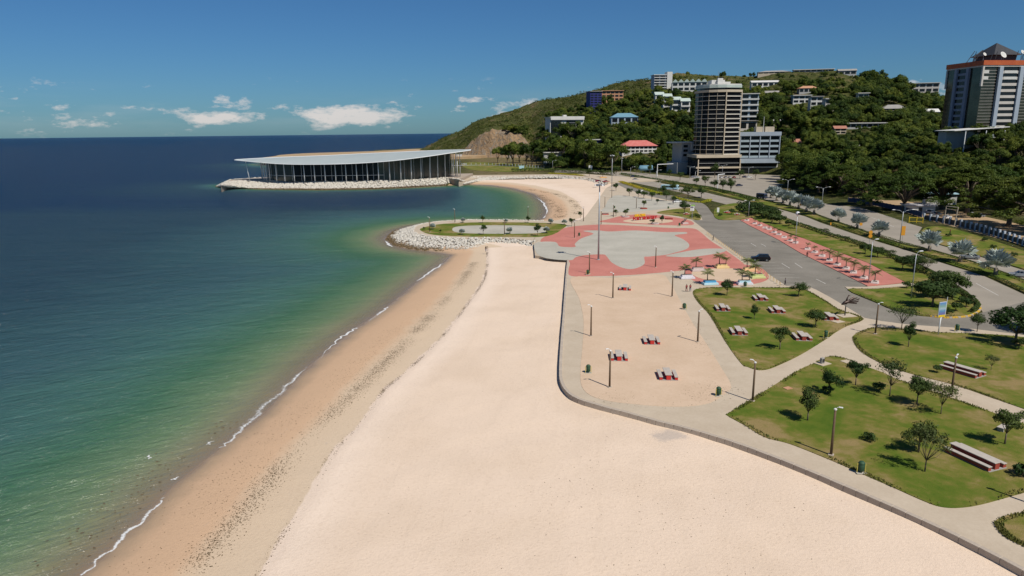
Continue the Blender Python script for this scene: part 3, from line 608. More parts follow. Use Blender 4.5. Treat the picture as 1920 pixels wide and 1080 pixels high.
lawn([(1410, 407), (1448, 424.5), (1507, 446.5), (1557, 466.5), (1625, 491.5), (1697, 528), (1736, 527), (1745, 508), (1683, 480.5), (1611, 454.5), (1540, 434.5), (1457, 402), (1425, 394)], 0.14, n=3)
lawn([(1231, 399), (1260, 392.5), (1297, 390), (1309, 399), (1314, 411), (1296, 411), (1270, 405)], 0.16, n=4)
lawn([(1347, 411), (1338, 399), (1346, 388), (1375, 381), (1400, 384), (1422, 398), (1408, 406), (1387, 411)], 0.16, n=4)
lawn([(1732, 428), (1760, 424), (1800, 432), (1920, 470), (2060, 520), (2060, 548), (1920, 504), (1760, 457), (1731, 446)], 0.10, n=3)
lawn([(1160, 326), (1200, 333.5), (1273, 347), (1328, 357), (1375, 370), (1457, 389), (1512, 404), (1545, 416), (1632, 445.5), (1711, 470.5), (1760, 488), (1846, 515), (1920, 548), (2060, 608), (2060, 584), (1920, 526), (1841, 497), (1754, 472), (1683, 456), (1632, 439), (1560, 413.5), (1530, 403), (1480, 388), (1420, 373), (1382, 364), (1330, 351.5), (1270, 343.5), (1180, 331)], 0.13, n=3)
lawn([(792, 427), (831, 419.5), (906, 416.5), (981, 417), (1056, 420), (1056, 428), (1024, 443), (944, 444), (869, 443.5), (812, 440), (790, 433)], 0.150, n=4)
lawn([(870, 305), (930, 305), (1010, 312), (1035, 318), (960, 322), (880, 318)], 0.05, n=3)
# kerb stones along the lawn edge by the road loop (painted yellow and bare)
kb = empty('painted_kerb', G(1800, 592)[:3], 0, 'yellow and bare kerb blocks curving round the tree island', 'kerb')
kp = smooth_poly(G2([(1744, 594), (1774, 596.5), (1805, 595), (1826, 590), (1838, 580), (1833, 566)], 0.0), 12, False)
for i in range(0, len(kp) - 2, 2):
    a = np.array(kp[i]); b = np.array(kp[i + 2]); c = (a + b) / 2 - np.array(kb.location[:2]); L = np.linalg.norm(b - a); ang = math.atan2(*(b - a)[::-1])
    o = MB().box((0, 0, 0.11), (L * 0.93, 0.35, 0.26)).build('kerb_block', MATS['yellow_paint' if (i // 2) % 3 != 1 else 'wall_concrete'], kb, loc=(c[0], c[1], 0), rz=ang)
# road paint
def mark(a, b, w, road, z, name='road_line'):
    a = np.array(G(*a, z)); b = np.array(G(*b, z)); c = (a + b) / 2; L = np.linalg.norm((b - a)[:2]); ang = math.atan2(b[1] - a[1], b[0] - a[0])
    MB().box((0, 0, 0), (L, w, 0.003)).build(name, MATS['road_white'], road, loc=(c[0], c[1], z), rz=ang)
for a, b in [((1408, 456), (1418, 462)), ((1427, 457), (1436, 462)), ((1466, 494), (1481, 503)), ((1490, 493), (1504, 502)), ((1530, 523), (1548, 532))]: mark(a, b, 0.16, road_in, 0.014)
for i in range(22):                                                 # parking bays along the promenade kerb
    t = i / 21; a = np.array(G(1338 + 126 * t, 441 + 88 * t + 3 * math.sin(t * 3.1) * 0, 0)); d = np.array(G(1474, 534, 0)) - np.array(G(1332, 437, 0)); d /= np.linalg.norm(d); nrm = np.array([-d[1], d[0], 0]) * -1
    a = np.array(G(1332, 437, 0)) + d * t * np.linalg.norm(np.array(G(1474, 534, 0)) - np.array(G(1332, 437, 0)))
    if nrm[0] < 0: nrm = -nrm
    c = a + nrm * 3.2; MB().box((0, 0, 0), (4.6, 0.09, 0.003)).build('bay_line', MATS['road_white'], road_in, loc=(c[0], c[1], 0.015), rz=math.atan2(nrm[1], nrm[0]))
mark((1830, 531), (1872, 554), 0.16, road_near, 0.006)
for a, b in [((1300, 357), (1316, 361)), ((1330, 365), (1346, 369))]: mark(a, b, 0.25, road_near, 0.006)
for a, b in [((1575, 391), (1590, 395)), ((1604, 398), (1620, 403)), ((1634, 408), (1650, 413)), ((1662, 420), (1676, 425)), ((1622, 392), (1700, 417))]: mark(a, b, 0.22, road_far, 0.0)

# ---- sea wall blocks
sw = empty('sea_wall', (*WALL[8], 0), 0, 'low weathered concrete wall between the pale beach and the footpath', 'wall')
wl = smooth_poly(WALL, 3, False)
for i in range(len(wl) - 1):
    a = np.array(wl[i]); b = np.array(wl[i + 1]); L = np.linalg.norm(b - a); ang = math.atan2(*(b - a)[::-1]); c = (a + b) / 2 - np.array(sw.location[:2])
    n = max(1, int(round(L / 3.4)))
    for j in range(n):
        q = a + (b - a) * ((j + 0.5) / n) - np.array(sw.location[:2])
        mb = MB().box((0, 0, -0.62), (L / n - 0.02, 0.46, 1.72 + 0.02 * ((i + j) % 3)))
        mb.build('wall_block', MATS['wall_concrete'], sw, loc=(q[0], q[1], 0), rz=ang, bevel=0.03)
# ---- grass fringe where the mower does not reach
def fringe(name, poly, n, seed, h=0.32, z=0.19, inward=0.35):
    rr = np.random.default_rng(seed); c = np.array(poly + [poly[0]]); L = np.r_[0, np.cumsum(np.linalg.norm(np.diff(c, axis=0), axis=1))]
    s = rr.random(n) * L[-1]; s = s[rr.random(n) < np.clip((vnoise(s, s * 0, 6, seed) - 0.3) * 2.2, 0.05, 1)]; n = len(s)
    x = np.interp(s, L, c[:, 0]); y = np.interp(s, L, c[:, 1]); cen = c.mean(0); dx = cen[0] - x; dy = cen[1] - y; dl = np.hypot(dx, dy); q = rr.random(n) * inward * 2 - 0.08
    return np.stack([x + dx / dl * q, y + dy / dl * q, np.full(n, z)], 1), h
def blades(pts, h, rr):
    n = len(pts); a = rr.random(n) * 6.28; hh = h * (0.4 + rr.random(n)); w = 0.05 + rr.random(n) * 0.07; lean = rr.normal(0, 0.35, (n, 2)) * hh[:, None]
    V = np.zeros((n, 3, 3)); V[:, 0] = pts + np.stack([np.cos(a) * w, np.sin(a) * w, a * 0], 1); V[:, 1] = pts - np.stack([np.cos(a) * w, np.sin(a) * w, a * 0], 1)
    V[:, 2] = pts; V[:, 2, :2] += lean; V[:, 2, 2] += hh; return V.reshape(-1, 3)
leafmat('grass_blade', (0.075, 0.105, 0.017), (0.19, 0.175, 0.05), 0.5, 0.0, 0.15)
rr = np.random.default_rng(3); VV = []
for i, (nm, poly) in enumerate(list(LAWNS.items())[:5]):
    pts, h = fringe(nm, poly, 4500 if i < 4 else 2500, 40 + i); VV.append(blades(pts, 0.17, rr))
    continue
    P = np.array(poly); lo, hi = P.min(0), P.max(0); q = lo + rr.random((9000, 2)) * (hi - lo)
    q = q[inside(q, poly)]; q = q[rr.random(len(q)) < np.clip((vnoise(q[:, 0], q[:, 1], 3.5, 9) - 0.35) * 2, 0.08, 1)]; VV.append(blades(np.c_[q, np.full(len(q), 0.188)], 0.11, rr))
VV = np.concatenate(VV)
o = mobj('grass', np_mesh('grass', VV, np.arange(len(VV)).reshape(-1, 3), MATS['grass_blade'])); tag(o, kind='stuff')

# ================================================================== ROCKS
bm = bmesh.new(); bmesh.ops.create_icosphere(bm, subdivisions=1, radius=1.0); ICO_V = np.array([v.co[:] for v in bm.verts]); ICO_F = np.array([[v.index for v in f.verts] for f in bm.faces]); bm.free()
m, nt = newmat('rock'); k = NT(nt); p = k.pos(); sp = k.n('ShaderNodeSeparateXYZ'); k.l(p, sp.inputs[0])
n1 = k.noise(p, 0.9, 5, 0.6); n2 = k.noise(p, 7.0, 4, 0.6)
c = k.ramp(n1, [(0.3, (0.36, 0.33, 0.275)), (0.5, (0.52, 0.485, 0.42)), (0.7, (0.62, 0.585, 0.52))]); c = k.mix(k.ramp(n2, [(0.5, 0.0), (0.8, 0.6)]), c, (0.27, 0.235, 0.18))
wet = k.ramp(k.math('ADD', k.math('DIVIDE', k.math('SUBTRACT', sp.outputs[2], SEA), 2.0, True), k.math('MULTIPLY', k.math('SUBTRACT', n1, 0.5), 0.5)), [(0.22, 1.0), (0.46, 0.0)])
k.out(k.mix(wet, c, (0.115, 0.080, 0.040)), 0.9, 0.2, bump=n2, bstr=0.5, bdist=0.08)
def rock_shape(rr): return ICO_V * (1 + rr.normal(0, 0.17, (12, 1))) * np.array([1.0, 0.8 + 0.3 * rr.random(), 0.62 + 0.25 * rr.random()])
ROCK_ME = []
for i in range(9):
    rr = np.random.default_rng(300 + i); ROCK_ME.append(np_mesh('rock', rock_shape(rr), ICO_F, MATS['rock']))
def strip_points(top, bot, zt, zb, spacing, rr, bulge=0.0):
    """points spread over the sloping face between two shore curves of equal count"""
    top = np.array(top); bot = np.array(bot); out = []
    for i in range(len(top) - 1):
        L = max(np.linalg.norm(top[i + 1] - top[i]), np.linalg.norm(bot[i + 1] - bot[i])); W = (np.linalg.norm(top[i] - bot[i]) + np.linalg.norm(top[i + 1] - bot[i + 1])) / 2
        n = int(L * W / spacing ** 2 + rr.random())
        a = rr.random(n); s = rr.random(n)
        t = top[i] * (1 - a)[:, None] + top[i + 1] * a[:, None]; b = bot[i] * (1 - a)[:, None] + bot[i + 1] * a[:, None]
        xy = t * (1 - s)[:, None] + b * s[:, None]; z = zt + (zb - zt) * s; out.append(np.c_[xy, z])
    return np.concatenate(out)
def resample(pts, n):
    c = np.array(pts); L = np.r_[0, np.cumsum(np.linalg.norm(np.diff(c, axis=0), axis=1))]; s = np.linspace(0, L[-1], n)
    return np.stack([np.interp(s, L, c[:, 0]), np.interp(s, L, c[:, 1])], 1)
def rock_mass(name, P, size, parent, rr):
    n = len(P); Vs = np.zeros((n, 12, 3))
    for i in range(n):
        sh = rock_shape(rr) * size * (0.6 + rr.random() * 0.8); a = rr.random() * 6.28; ca, sa = math.cos(a), math.sin(a)
        Vs[i, :, 0] = P[i, 0] + sh[:, 0] * ca - sh[:, 1] * sa; Vs[i, :, 1] = P[i, 1] + sh[:, 0] * sa + sh[:, 1] * ca; Vs[i, :, 2] = P[i, 2] + sh[:, 2]
    Fs = (np.arange(n)[:, None, None] * 12 + ICO_F[None]).reshape(-1, 3)
    o = mobj(name, np_mesh(name, Vs.reshape(-1, 3), Fs, MATS['rock']), parent); tag(o, kind='stuff'); return o
def slope_mesh(name, top, bot, zt, zb, parent, mat='rock'):
    n = len(top); V = [(x, y, zt) for x, y in top] + [(x, y, zb) for x, y in bot]
    return MB().add(V, [(i, i + 1, n + i + 1, n + i) for i in range(n - 1)]).build(name, MATS[mat], parent)
rr = np.random.default_rng(11)
gt = resample(G2([(1003, 452), (944, 446), (869, 446), (812, 444), (784, 439), (775, 433.5), (779, 425), (794, 419.5), (831, 414.5), (869, 412.5), (944, 412.5), (1019, 414)], 0.05), 60)
gb = resample(G2([(1010, 481), (985, 470), (920, 466), (887, 476), (850, 474), (775, 469), (737, 460), (722, 447), (735, 434.5), (770, 424.5), (820, 418.5), (869, 416.5), (944, 416.5), (1019, 417)], SEA), 60)
gro = empty('rock_groyne', (0, 0, 0), 0, 'rough bank of pale armour rocks round the grassy spit', 'rock bank')
slope_mesh('bank', gt, gb, -0.25, SEA - 0.7, gro)
P = strip_points(gt, gb, 0.02, SEA - 0.15, 0.72, rr); P[:, 2] += 0.05
order = np.argsort(np.linalg.norm(P - EYE, axis=1)); big = order[:300]; rest = order[300:]
for i in big:
    o = mobj('rock', ROCK_ME[int(rr.integers(9))], gro, P[i], rr.random() * 6.28); s = 0.42 * (0.7 + rr.random() * 0.7); o.scale = (s, s, s)
rock_mass('loose_rocks', P[rest], 0.40, gro, rr)
# ================================================================== BUILDINGS
M('roof_metal', (0.40, 0.44, 0.42), (0.35, 0.39, 0.375), 0.05, 0.5, 0.4, fine=6)
M('glass_dark', (0.008, 0.011, 0.013), (0.016, 0.019, 0.020), 0.3, 0.12, 0.35)
M('tower_band', (0.56, 0.52, 0.45), (0.47, 0.43, 0.37), 0.25, 0.8, 0.25)
M('glass_black', (0.006, 0.007, 0.009), (0.012, 0.013, 0.014), 0.3, 0.25, 0.10)
M('glass_green', (0.03, 0.045, 0.040), (0.055, 0.07, 0.06), 0.2, 0.10, 0.6)
M('steel_white', (0.70, 0.71, 0.70), (0.60, 0.61, 0.60), 0.6, 0.5, 0.4)
M('steel_grey', (0.30, 0.32, 0.33), (0.24, 0.25, 0.26), 0.8, 0.45, 0.45, metal=0.3)
M('deck', (0.33, 0.27, 0.21), (0.40, 0.33, 0.26), 0.2, 0.85, 0.2)
M('cream', (0.52, 0.44, 0.33), (0.43, 0.36, 0.26), 0.25, 0.8, 0.25)
M('white_wall', (0.62, 0.61, 0.57), (0.50, 0.49, 0.45), 0.2, 0.8, 0.25)
M('grey_wall', (0.33, 0.33, 0.32), (0.42, 0.41, 0.39), 0.2, 0.85, 0.2)
M('bluegrey', (0.34, 0.41, 0.44), (0.28, 0.34, 0.37), 0.2, 0.7, 0.3)
M('pale_blue', (0.35, 0.40, 0.45), (0.29, 0.34, 0.39), 0.2, 0.6, 0.35)
M('navy', (0.018, 0.022, 0.13), (0.03, 0.035, 0.17), 0.3, 0.6, 0.3)
M('brick_orange', (0.50, 0.27, 0.16), (0.42, 0.22, 0.13), 0.5, 0.85, 0.2)
M('teal_roof', (0.11, 0.23, 0.30), (0.15, 0.28, 0.35), 0.3, 0.6, 0.3)
M('red_roof', (0.45, 0.10, 0.085), (0.52, 0.19, 0.16), 0.4, 0.7, 0.3)
M('rust_roof', (0.32, 0.13, 0.09), (0.40, 0.20, 0.14), 0.4, 0.8, 0.2)
M('grey_roof', (0.24, 0.23, 0.21), (0.34, 0.32, 0.29), 0.3, 0.8, 0.25)
M('pale_roof', (0.50, 0.49, 0.46), (0.60, 0.58, 0.54), 0.3, 0.6, 0.3)
M('green_roof', (0.36, 0.43, 0.38), (0.46, 0.52, 0.47), 0.3, 0.7, 0.3)
M('dark_metal', (0.030, 0.030, 0.032), (0.05, 0.05, 0.05), 0.6, 0.5, 0.4)
M('orange_band', (0.50, 0.13, 0.035), (0.36, 0.065, 0.03), 0.08, 0.6, 0.3)
M('mauve_pier', (0.20, 0.22, 0.28), (0.25, 0.28, 0.34), 0.2, 0.6, 0.3)
M('spandrel', (0.46, 0.43, 0.38), (0.54, 0.50, 0.45), 0.3, 0.7, 0.3)
m, nt = newmat('gold_glass'); k = NT(nt)
k.out(k.ramp(k.noise(k.obj(), 0.15, 4), [(0.3, (0.045, 0.042, 0.028)), (0.7, (0.09, 0.084, 0.06))]), 0.08, 0.6, metal=0.6)

# ---------------------------------------------------------------- convention hall on its own rock platform
FR = [AT(*q) for q in [(440, 300, 495), (480, 304, 485), (520, 307, 478), (560, 308.2, 474), (620, 307.8, 471), (680, 305.6, 471), (740, 301, 473), (800, 293.5, 482), (840, 287.6, 492), (883, 281.5, 505)]]
BK = [AT(*q) for q in [(440, 299.4, 496), (480, 297, 505), (520, 295.0, 513), (560, 293.5, 519), (620, 291.2, 524), (680, 288.2, 527), (740, 285.4, 528), (800, 282.8, 527), (840, 281.2, 522), (883, 280.6, 508)]]
def sm3(L, n): return np.array(smooth_poly([tuple(p) for p in L], n, False))
FRs, BKs = sm3(FR, 6), sm3(BK, 6)
HX, HY = -110.0, 495.0; DECK = 2.5
hall = empty('convention_hall', (HX, HY, DECK), 0, 'long glass hall under a pale leaf-shaped roof on the rocky point', 'hall')
hoff = np.array([HX, HY, DECK])
def roof_z(x, y):
    zf = np.interp(x, FRs[:, 0], FRs[:, 2]); zb = np.interp(x, BKs[:, 0], BKs[:, 2]); yf = np.interp(x, FRs[:, 0], FRs[:, 1]); yb = np.interp(x, BKs[:, 0], BKs[:, 1])
    v = np.clip((y - yf) / np.maximum(yb - yf, 0.5), 0, 1); return zf + (zb - zf) * v + 1.1 * np.sin(v * math.pi) * np.clip((yb - yf) / 40, 0, 1)
n = len(FRs); J = 9; V = []; 
for lay in (0, 1):
    for i in range(n):
        for j in range(J):
            v = j / (J - 1); p = FRs[i] * (1 - v) + BKs[i] * v; wdt = np.linalg.norm(FRs[i] - BKs[i])
            z = p[2] + 1.1 * math.sin(v * math.pi) * min(1, wdt / 40) - lay * (0.15 + 1.0 * math.sin(v * math.pi) * min(1, wdt / 40))
            V.append((p[0] - HX, p[1] - HY, z - DECK))
Fs = []
for i in range(n - 1):
    for j in range(J - 1):
        a = i * J + j; Fs.append((a, a + J, a + J + 1, a + 1)); b = n * J + a; Fs.append((b, b + 1, b + J + 1, b + J))
MB().add(V, Fs).build('roof', MATS['roof_metal'], hall, smooth=True)
mb = MB(); mb.tube([p - hoff + (0, -0.1, -0.05) for p in FRs], 0.28, 6); mb.build('roof_edge', MATS['steel_white'], hall, smooth=True)
mb = MB(); mb.tube([p - hoff + (0, 0.1, -0.05) for p in BKs], 0.28, 6); mb.build('roof_edge', MATS['steel_white'], hall, smooth=True)
# glazed wall
wpx = [(500, 510), (505, 497), (528, 487), (560, 482), (600, 480), (640, 479.5), (680, 479.5), (720, 481), (755, 485), (790, 493), (818, 503), (838, 512), (846, 520)]
wpts = [AT(a, 320, y)[:2] for a, y in wpx]; wp = np.array(smooth_poly([tuple(p) for p in wpts], 6, False)); wp = resample(wp, 47)
for i in range(len(wp) - 1):
    a, b = wp[i], wp[i + 1]; za, zb = roof_z(a[0], a[1]) - 0.9, roof_z(b[0], b[1]) - 0.9
    V = [(a[0] - HX, a[1] - HY, 0), (b[0] - HX, b[1] - HY, 0), (b[0] - HX, b[1] - HY, zb - DECK), (a[0] - HX, a[1] - HY, za - DECK)]
    d = (b - a) / np.linalg.norm(b - a); nn = np.array([-d[1], d[0]]) * 0.08
    V2 = [(v[0] + nn[0], v[1] + nn[1], v[2]) for v in V]
    MB().add(V + V2, [(0, 1, 2, 3), (5, 4, 7, 6), (0, 4, 5, 1), (3, 2, 6, 7), (1, 5, 6, 2), (0, 3, 7, 4)]).build('glass_panel', MATS['glass_dark' if 10 < i < 28 else 'glass_green'], hall)
for i in range(0, len(wp)):
    a = wp[i]; z = roof_z(a[0], a[1]) - 0.75 - DECK; d = wp[min(i + 1, len(wp) - 1)] - wp[max(i - 1, 0)]; d = d / np.linalg.norm(d); nn = np.array([d[1], -d[0]])
    if i % 2 == 0:
        q = a + nn * 3.6 - (HX, HY); z = roof_z(q[0] + HX, q[1] + HY) - DECK - 0.2; MB().tube([(q[0], q[1], 0), (q[0], q[1], z * 0.5), (q[0] + nn[0] * 0.4, q[1] + nn[1] * 0.4, z)], [0.36, 0.34, 0.22], 8).build('column', MATS['steel_white'], hall, smooth=True)
    else:
        q = a + nn * 0.12 - (HX, HY); MB().box((q[0], q[1], z / 2), (0.16, 0.16, z)).build('mullion', MATS['steel_white'], hall)
mb = MB(); mb.tube([(*(p + (0, -0.25) - (HX, HY)), 3.6) for p in wp[3:30]], 0.14, 5); mb.build('transom', MATS['steel_white'], hall)
for a, y, lean in [(463, 492, -5), (488, 496, 0), (495, 491, 0), (846, 505, 0), (853, 503, 0), (858, 509, 0)]:
    p = AT(a + 5, 334, y); zt = roof_z(p[0] + lean * 0.36, p[1]) - DECK - 0.3
    MB().tube([(p[0] - HX, p[1] - HY, 0), (p[0] - HX + lean * 0.36, p[1] - HY, zt)], [0.3, 0.2], 8).build('column', MATS['steel_white'], hall, smooth=True)
MB().prism([(x - HX, y - HY) for x, y in [tuple(p + (0.6, 5)) for p in wp[2:-2]]] + [(-52 - HX, 527 - HY), (-165 - HX, 527 - HY)], 0.05, 5.0).build('inner_core', MATS['grey_wall'], hall)
# platform
dk = [(414, 347), (428, 341.5), (445, 338.2), (490, 337.4), (600, 339), (713, 338), (790, 335.0), (836, 332.4), (900, 329.6)]
dpts = G2(dk[:8], DECK)
plat = MB().prism(dpts + [(-36, 480), (-30, 550), (-150, 550), (-190, 530), (-206, 508)], -3, DECK).build('platform', MATS['deck']); tag(plat, kind='structure')
fore = MB().prism([(-36.0, 476), tuple(G(900, 331, 1.2)[:2]), tuple(G(960, 329.5, 1.2)[:2]), tuple(G(1045, 327.5, 1.2)[:2]), tuple(G(1110, 334, 0.6)[:2]), tuple(G(1140, 342, 0.6)[:2]), (110, 480), (60, 560), (-36, 560)], -3, 0.55).build('forecourt', MATS['concrete']); tag(fore, kind='structure')
rv = empty('rock_revetment', (0, 0, 0), 0, 'long bank of pale rubble rocks below the glass hall', 'rock bank')
rt = resample([(-190, 530), (-206, 508)] + G2(dk[:8], DECK) + [(-36, 480)], 70); rb = resample([(-200, 538), (-218, 512)] + G2([(405, 350.5), (430, 353), (480, 354.5), (600, 355.6), (713, 353.8), (797, 349.3), (850, 346), (885, 344)], SEA), 70)
slope_mesh('bank', rt, rb, DECK - 0.3, SEA - 0.6, rv)
rr = np.random.default_rng(12); P = strip_points(rt, rb, DECK - 0.1, SEA - 0.1, 1.15, rr); rock_mass('loose_rocks', P, 0.72, rv, rr)
rv2 = empty('rock_revetment', (0, 0, 0), 0, 'short low bank of stones between bay sand and forecourt', 'rock bank')
rt = resample(G2([(872, 331), (900, 331.5), (960, 330.5), (1040, 329.5), (1100, 334), (1140, 344)], 0.5), 30); rb = resample(G2([(868, 345), (900, 339), (960, 335), (1040, 334), (1095, 338.5), (1135, 348)], -0.9), 30)
slope_mesh('bank', rt, rb, 0.45, -1.8, rv2, 'concrete'); P = strip_points(rt, rb, 0.5, -0.9, 1.5, rr); rock_mass('loose_rocks', P, 0.6, rv2, rr)

# ---------------------------------------------------------------- banded apartment tower
def ring(poly, off):
    n = len(poly); out = []; c = np.mean(poly, 0)
    for p in poly:
        d = np.array(p) - c; out.append(tuple(c + d * (1 + off / np.linalg.norm(d))))
    return out
tb = G(1346, 329, 0); tw = empty('apartment_tower', (tb[0] - 1.0, tb[1] + 16, 0), 0, 'tall dark glass tower with cream floor bands and rounded side', 'tower')
PLAN = [(16.5, -11), (4.2, -14.6), (-2, -13.6), (-7.2, -10.8), (-10.6, -6.4), (-12.4, 0), (-12.6, 8), (-9, 15), (11, 17), (17, 6)]
z = 15.5; part('lobby_glass', MATS['glass_black'], tw, (-15.5, 17.3, -15.5, 12, 0.0, 15.0))
for z0, z1, e in ((13.4, 15.6, 1.2), (5.4, 6.6, 1.2)): part('podium_band', MATS['cream'], tw, (-16.2, 18.0, -17.0, 13, z0, z1))
for z0 in (9.2, 2.2): part('podium_rail', MATS['grey_wall'], tw, (-15, 17.2, -16.2, -15.9, z0, z0 + 0.25))
for x in (-14.6, 17.4): part('podium_post', MATS['cream'], tw, (x - 0.35, x + 0.35, -16.75, -16.05, 0, 12.1))
FL = 3.3; NF = 14
for i in range(NF):
    zb = 15.6 + i * FL
    MB().prism(PLAN, zb + 0.7, zb + FL).build('window_strip', MATS['glass_black'], tw)
    MB().prism(ring(PLAN, 0.45), zb + 0.36, zb + 0.71).build('floor_band', MATS['tower_band'], tw)
    MB().add([(16.9, -11.8, zb - 0.05), (4.0, -15.5, zb - 0.05), (4.3, -14.3, zb - 0.05), (16.6, -10.7, zb - 0.05), (16.9, -11.8, zb + 0.70), (4.0, -15.5, zb + 0.70), (4.3, -14.3, zb + 0.70), (16.6, -10.7, zb + 0.70)], [(0, 1, 2, 3), (7, 6, 5, 4), (0, 4, 5, 1), (1, 5, 6, 2), (2, 6, 7, 3), (3, 7, 4, 0)]).build('balcony_front', MATS['tower_band'], tw)
    part('balcony_wall', MATS['rust_roof'], tw, *[], loc=None) if False else None
zt = 15.6 + NF * FL
for p in (PLAN[0], PLAN[1], PLAN[2], PLAN[3], PLAN[4], PLAN[5]):
    q = np.array(p) * 1.045; w = 0.34 if p in (PLAN[0], PLAN[1]) else 0.07
    MB().box((q[0], q[1], (15.6 + zt) / 2), (w * 2, w * 2, zt - 15.6)).build('pier', MATS['cream'], tw)
MB().prism(ring(PLAN, 1.2), zt, zt + 1.7).build('top_band', MATS['cream'], tw)
MB().prism(ring(PLAN, -1.0), zt + 1.7, zt + 3.2).build('crown_glass', MATS['glass_dark'], tw)
MB().prism(ring(PLAN, 0.6), zt + 3.2, zt + 5.2).build('crown', MATS['green_roof'], tw)
MB().prism(ring(PLAN, 0.2), zt + 5.2, zt + 6.0).build('roof', MATS['white_wall'], tw)
for x0, x1, y0, y1, h in ((-4, 6, -4, 6, 3.4), (6.5, 11, -2, 5, 2.2), (0, 4, -6, -4.2, 4.6)): part('plant_room', MATS['white_wall'], tw, (x0, x1, y0, y1, zt + 6.0, zt + 6.0 + h))
MB().tube([(2, 0, zt + 9), (2, 0, zt + 16)], 0.12, 5).build('antenna', MATS['steel_grey'], tw)
part('lift_core', MATS['cream'], tw, (12, 19.5, 4, 16, 0, 32))

# blue-grey slab next door
p = G(1426, 326, 0); ob = empty('office_block', (p[0] + 1, p[1] + 14, 0), -0.08, 'blue-grey four-bay office block beside the banded tower', 'building')
part('wall', MATS['grey_wall'], ob, (-15.5, 15.5, -5.2, 10, 0, 29.2))
for i in range(4):
    z0 = 12.2 + i * 4.1
    for j in range(4):
        x0 = -15.0 + j * 7.6; w = part('window', MATS['glass_dark'], ob, (x0 + 0.5, x0 + 7.1, -5.6, -5.25, z0 + 1.6, z0 + 4.0)); part('ledge', MATS['bluegrey'], ob, (x0 + 0.3, x0 + 7.3, -6.5, -5.7, z0, z0 + 1.6))
for j in range(5): part('fin', MATS['pale_blue'], ob, (-15.4 + j * 7.6, -14.8 + j * 7.6, -7.0, -5.21, 12, 29.0))
part('parapet', MATS['pale_blue'], ob, (-16, 16, -7.2, 10.4, 29.2, 32.2)); part('canopy', MATS['pale_blue'], ob, (-15.6, 15.7, -8.6, -5.23, 8.2, 11.6))
part('shopfront', MATS['glass_dark'], ob, (-14.5, 14.5, -5.7, -5.24, 0.3, 4.0), (-14.5, 14.5, -5.7, -5.24, 5.4, 8.0)); part('shop_band', MATS['spandrel'], ob, (-15.2, 15.2, -6.2, -5.26, 4.1, 5.3))
for x0, x1 in ((-2, 3), (5, 12)): part('plant_room', MATS['cream'], ob, (x0, x1, -1, 6, 32.2, 36.2))
MB().tube([(3.8, 0, 32.2), (3.8, 0, 44)], [0.25, 0.12], 5).build('antenna', MATS['steel_white'], ob)
# shaded grey annex left of the tower
p = G(1286, 326, 0); an = empty('annex_block', (p[0], p[1] + 14, 0), 0.25, 'narrow grey block in shade at the foot of the banded tower', 'building')
part('wall', MATS['grey_wall'], an, (-4, 8, -6, 10, 0, 24)); part('roof', MATS['pale_roof'], an, (-9, 9, -7, 11, 24, 25)); part('low_wing', MATS['grey_wall'], an, (-9.5, 9, -10, 8, 0, 9))
for i in range(6): part('window', MATS['glass_dark'], an, (-2.5, 1.2, -6.2, -5.99, 3 + i * 3.5 + 6.1 - 6, 5 + i * 3.5)) if i > 2 else None
part('parapet', MATS['white_wall'], an, (4, 9, -7.5, -6.2, 18, 24))

# ---------------------------------------------------------------- knoll office tower with orange band
ky = 402.0; pc = AT(1829, 235, ky); KZ = float(hill_z(np.array([pc[0] + 10]), np.array([ky + 12]))[0]) - 6.0
top_z = AT(1836, 113, ky)[2]; kt = empty('office_tower', (pc[0], ky, KZ), R_(7), 'office tower with orange roof band and dark pyramid top', 'tower')
HT = top_z - KZ; WX, WY = 46.0, 28.0
part('glass_body', MATS['gold_glass'], kt, (0.5, WX - 0.5, 0.5, WY - 0.5, 0, HT - 3.4))
part('roof_band', MATS['orange_band'], kt, (-0.3, WX + .3, -0.3, WY + .3, HT - 2.6, HT)); part('cornice', MATS['spandrel'], kt, (0, WX, 0, WY, HT - 3.4, HT - 2.6))
nf = int((HT - 4) / 3.35)
def strip(x0, x1, z0, h, mat, nm, d=0.12): part(nm, MATS[mat], kt, (x0, x1, 0.5 - d, 0.497, z0, z0 + h))
for i in range(nf * 2):
    z0 = 1.0 + i * 1.675
    if z0 > HT - 5: break
    strip(0.7, 9.6, z0, 0.13, 'spandrel', 'glazing_bar'); strip(25.4, 37.0, z0, 0.13, 'spandrel', 'glazing_bar')
for i in range(nf):
    z0 = 1.0 + i * 3.35
    strip(12.2, 22.6, z0 + 1.5, 1.75, 'glass_dark', 'window', 0.25); strip(12.2, 22.6, z0, 1.5, 'spandrel', 'spandrel_panel', 0.5)
    part('spandrel_panel', MATS['mauve_pier'], kt, (0.1, 0.497, 11.5, 18.5, z0, z0 + 1.3)); part('window', MATS['glass_dark'], kt, (0.25, 0.497, 11.5, 18.5, z0 + 1.4, z0 + 3.2))
for x0, x1 in ((9.8, 12.1), (22.7, 25.2)): part('pier', MATS['pale_blue'], kt, (x0, x1, -0.9, 0.49, 0, HT - 3.45))
part('pier', MATS['pale_blue'], kt, (37.2, 40, -0.9, 0.49, 0, HT * 0.5))
for y0 in (9.6, 18.6): part('pier', MATS['mauve_pier'], kt, (-0.9, 0.49, y0, y0 + 1.8, 0, HT - 3.45))
part('corner_pier', MATS['spandrel'], kt, (-0.12, 0.9, -0.12, 0.9, HT - 14, HT - 3.45)); part('corner_pier', MATS['spandrel'], kt, (-0.1, 0.7, WY - 0.9, WY + .1, HT - 14, HT - 3.45))
for zz in (HT - 7, HT - 10.4): strip(1.2, 4.2, zz, 1.8, 'white_wall', 'white_panel', 0.2); strip(13.5, 21.5, zz, 1.5, 'white_wall', 'white_panel', 0.62)
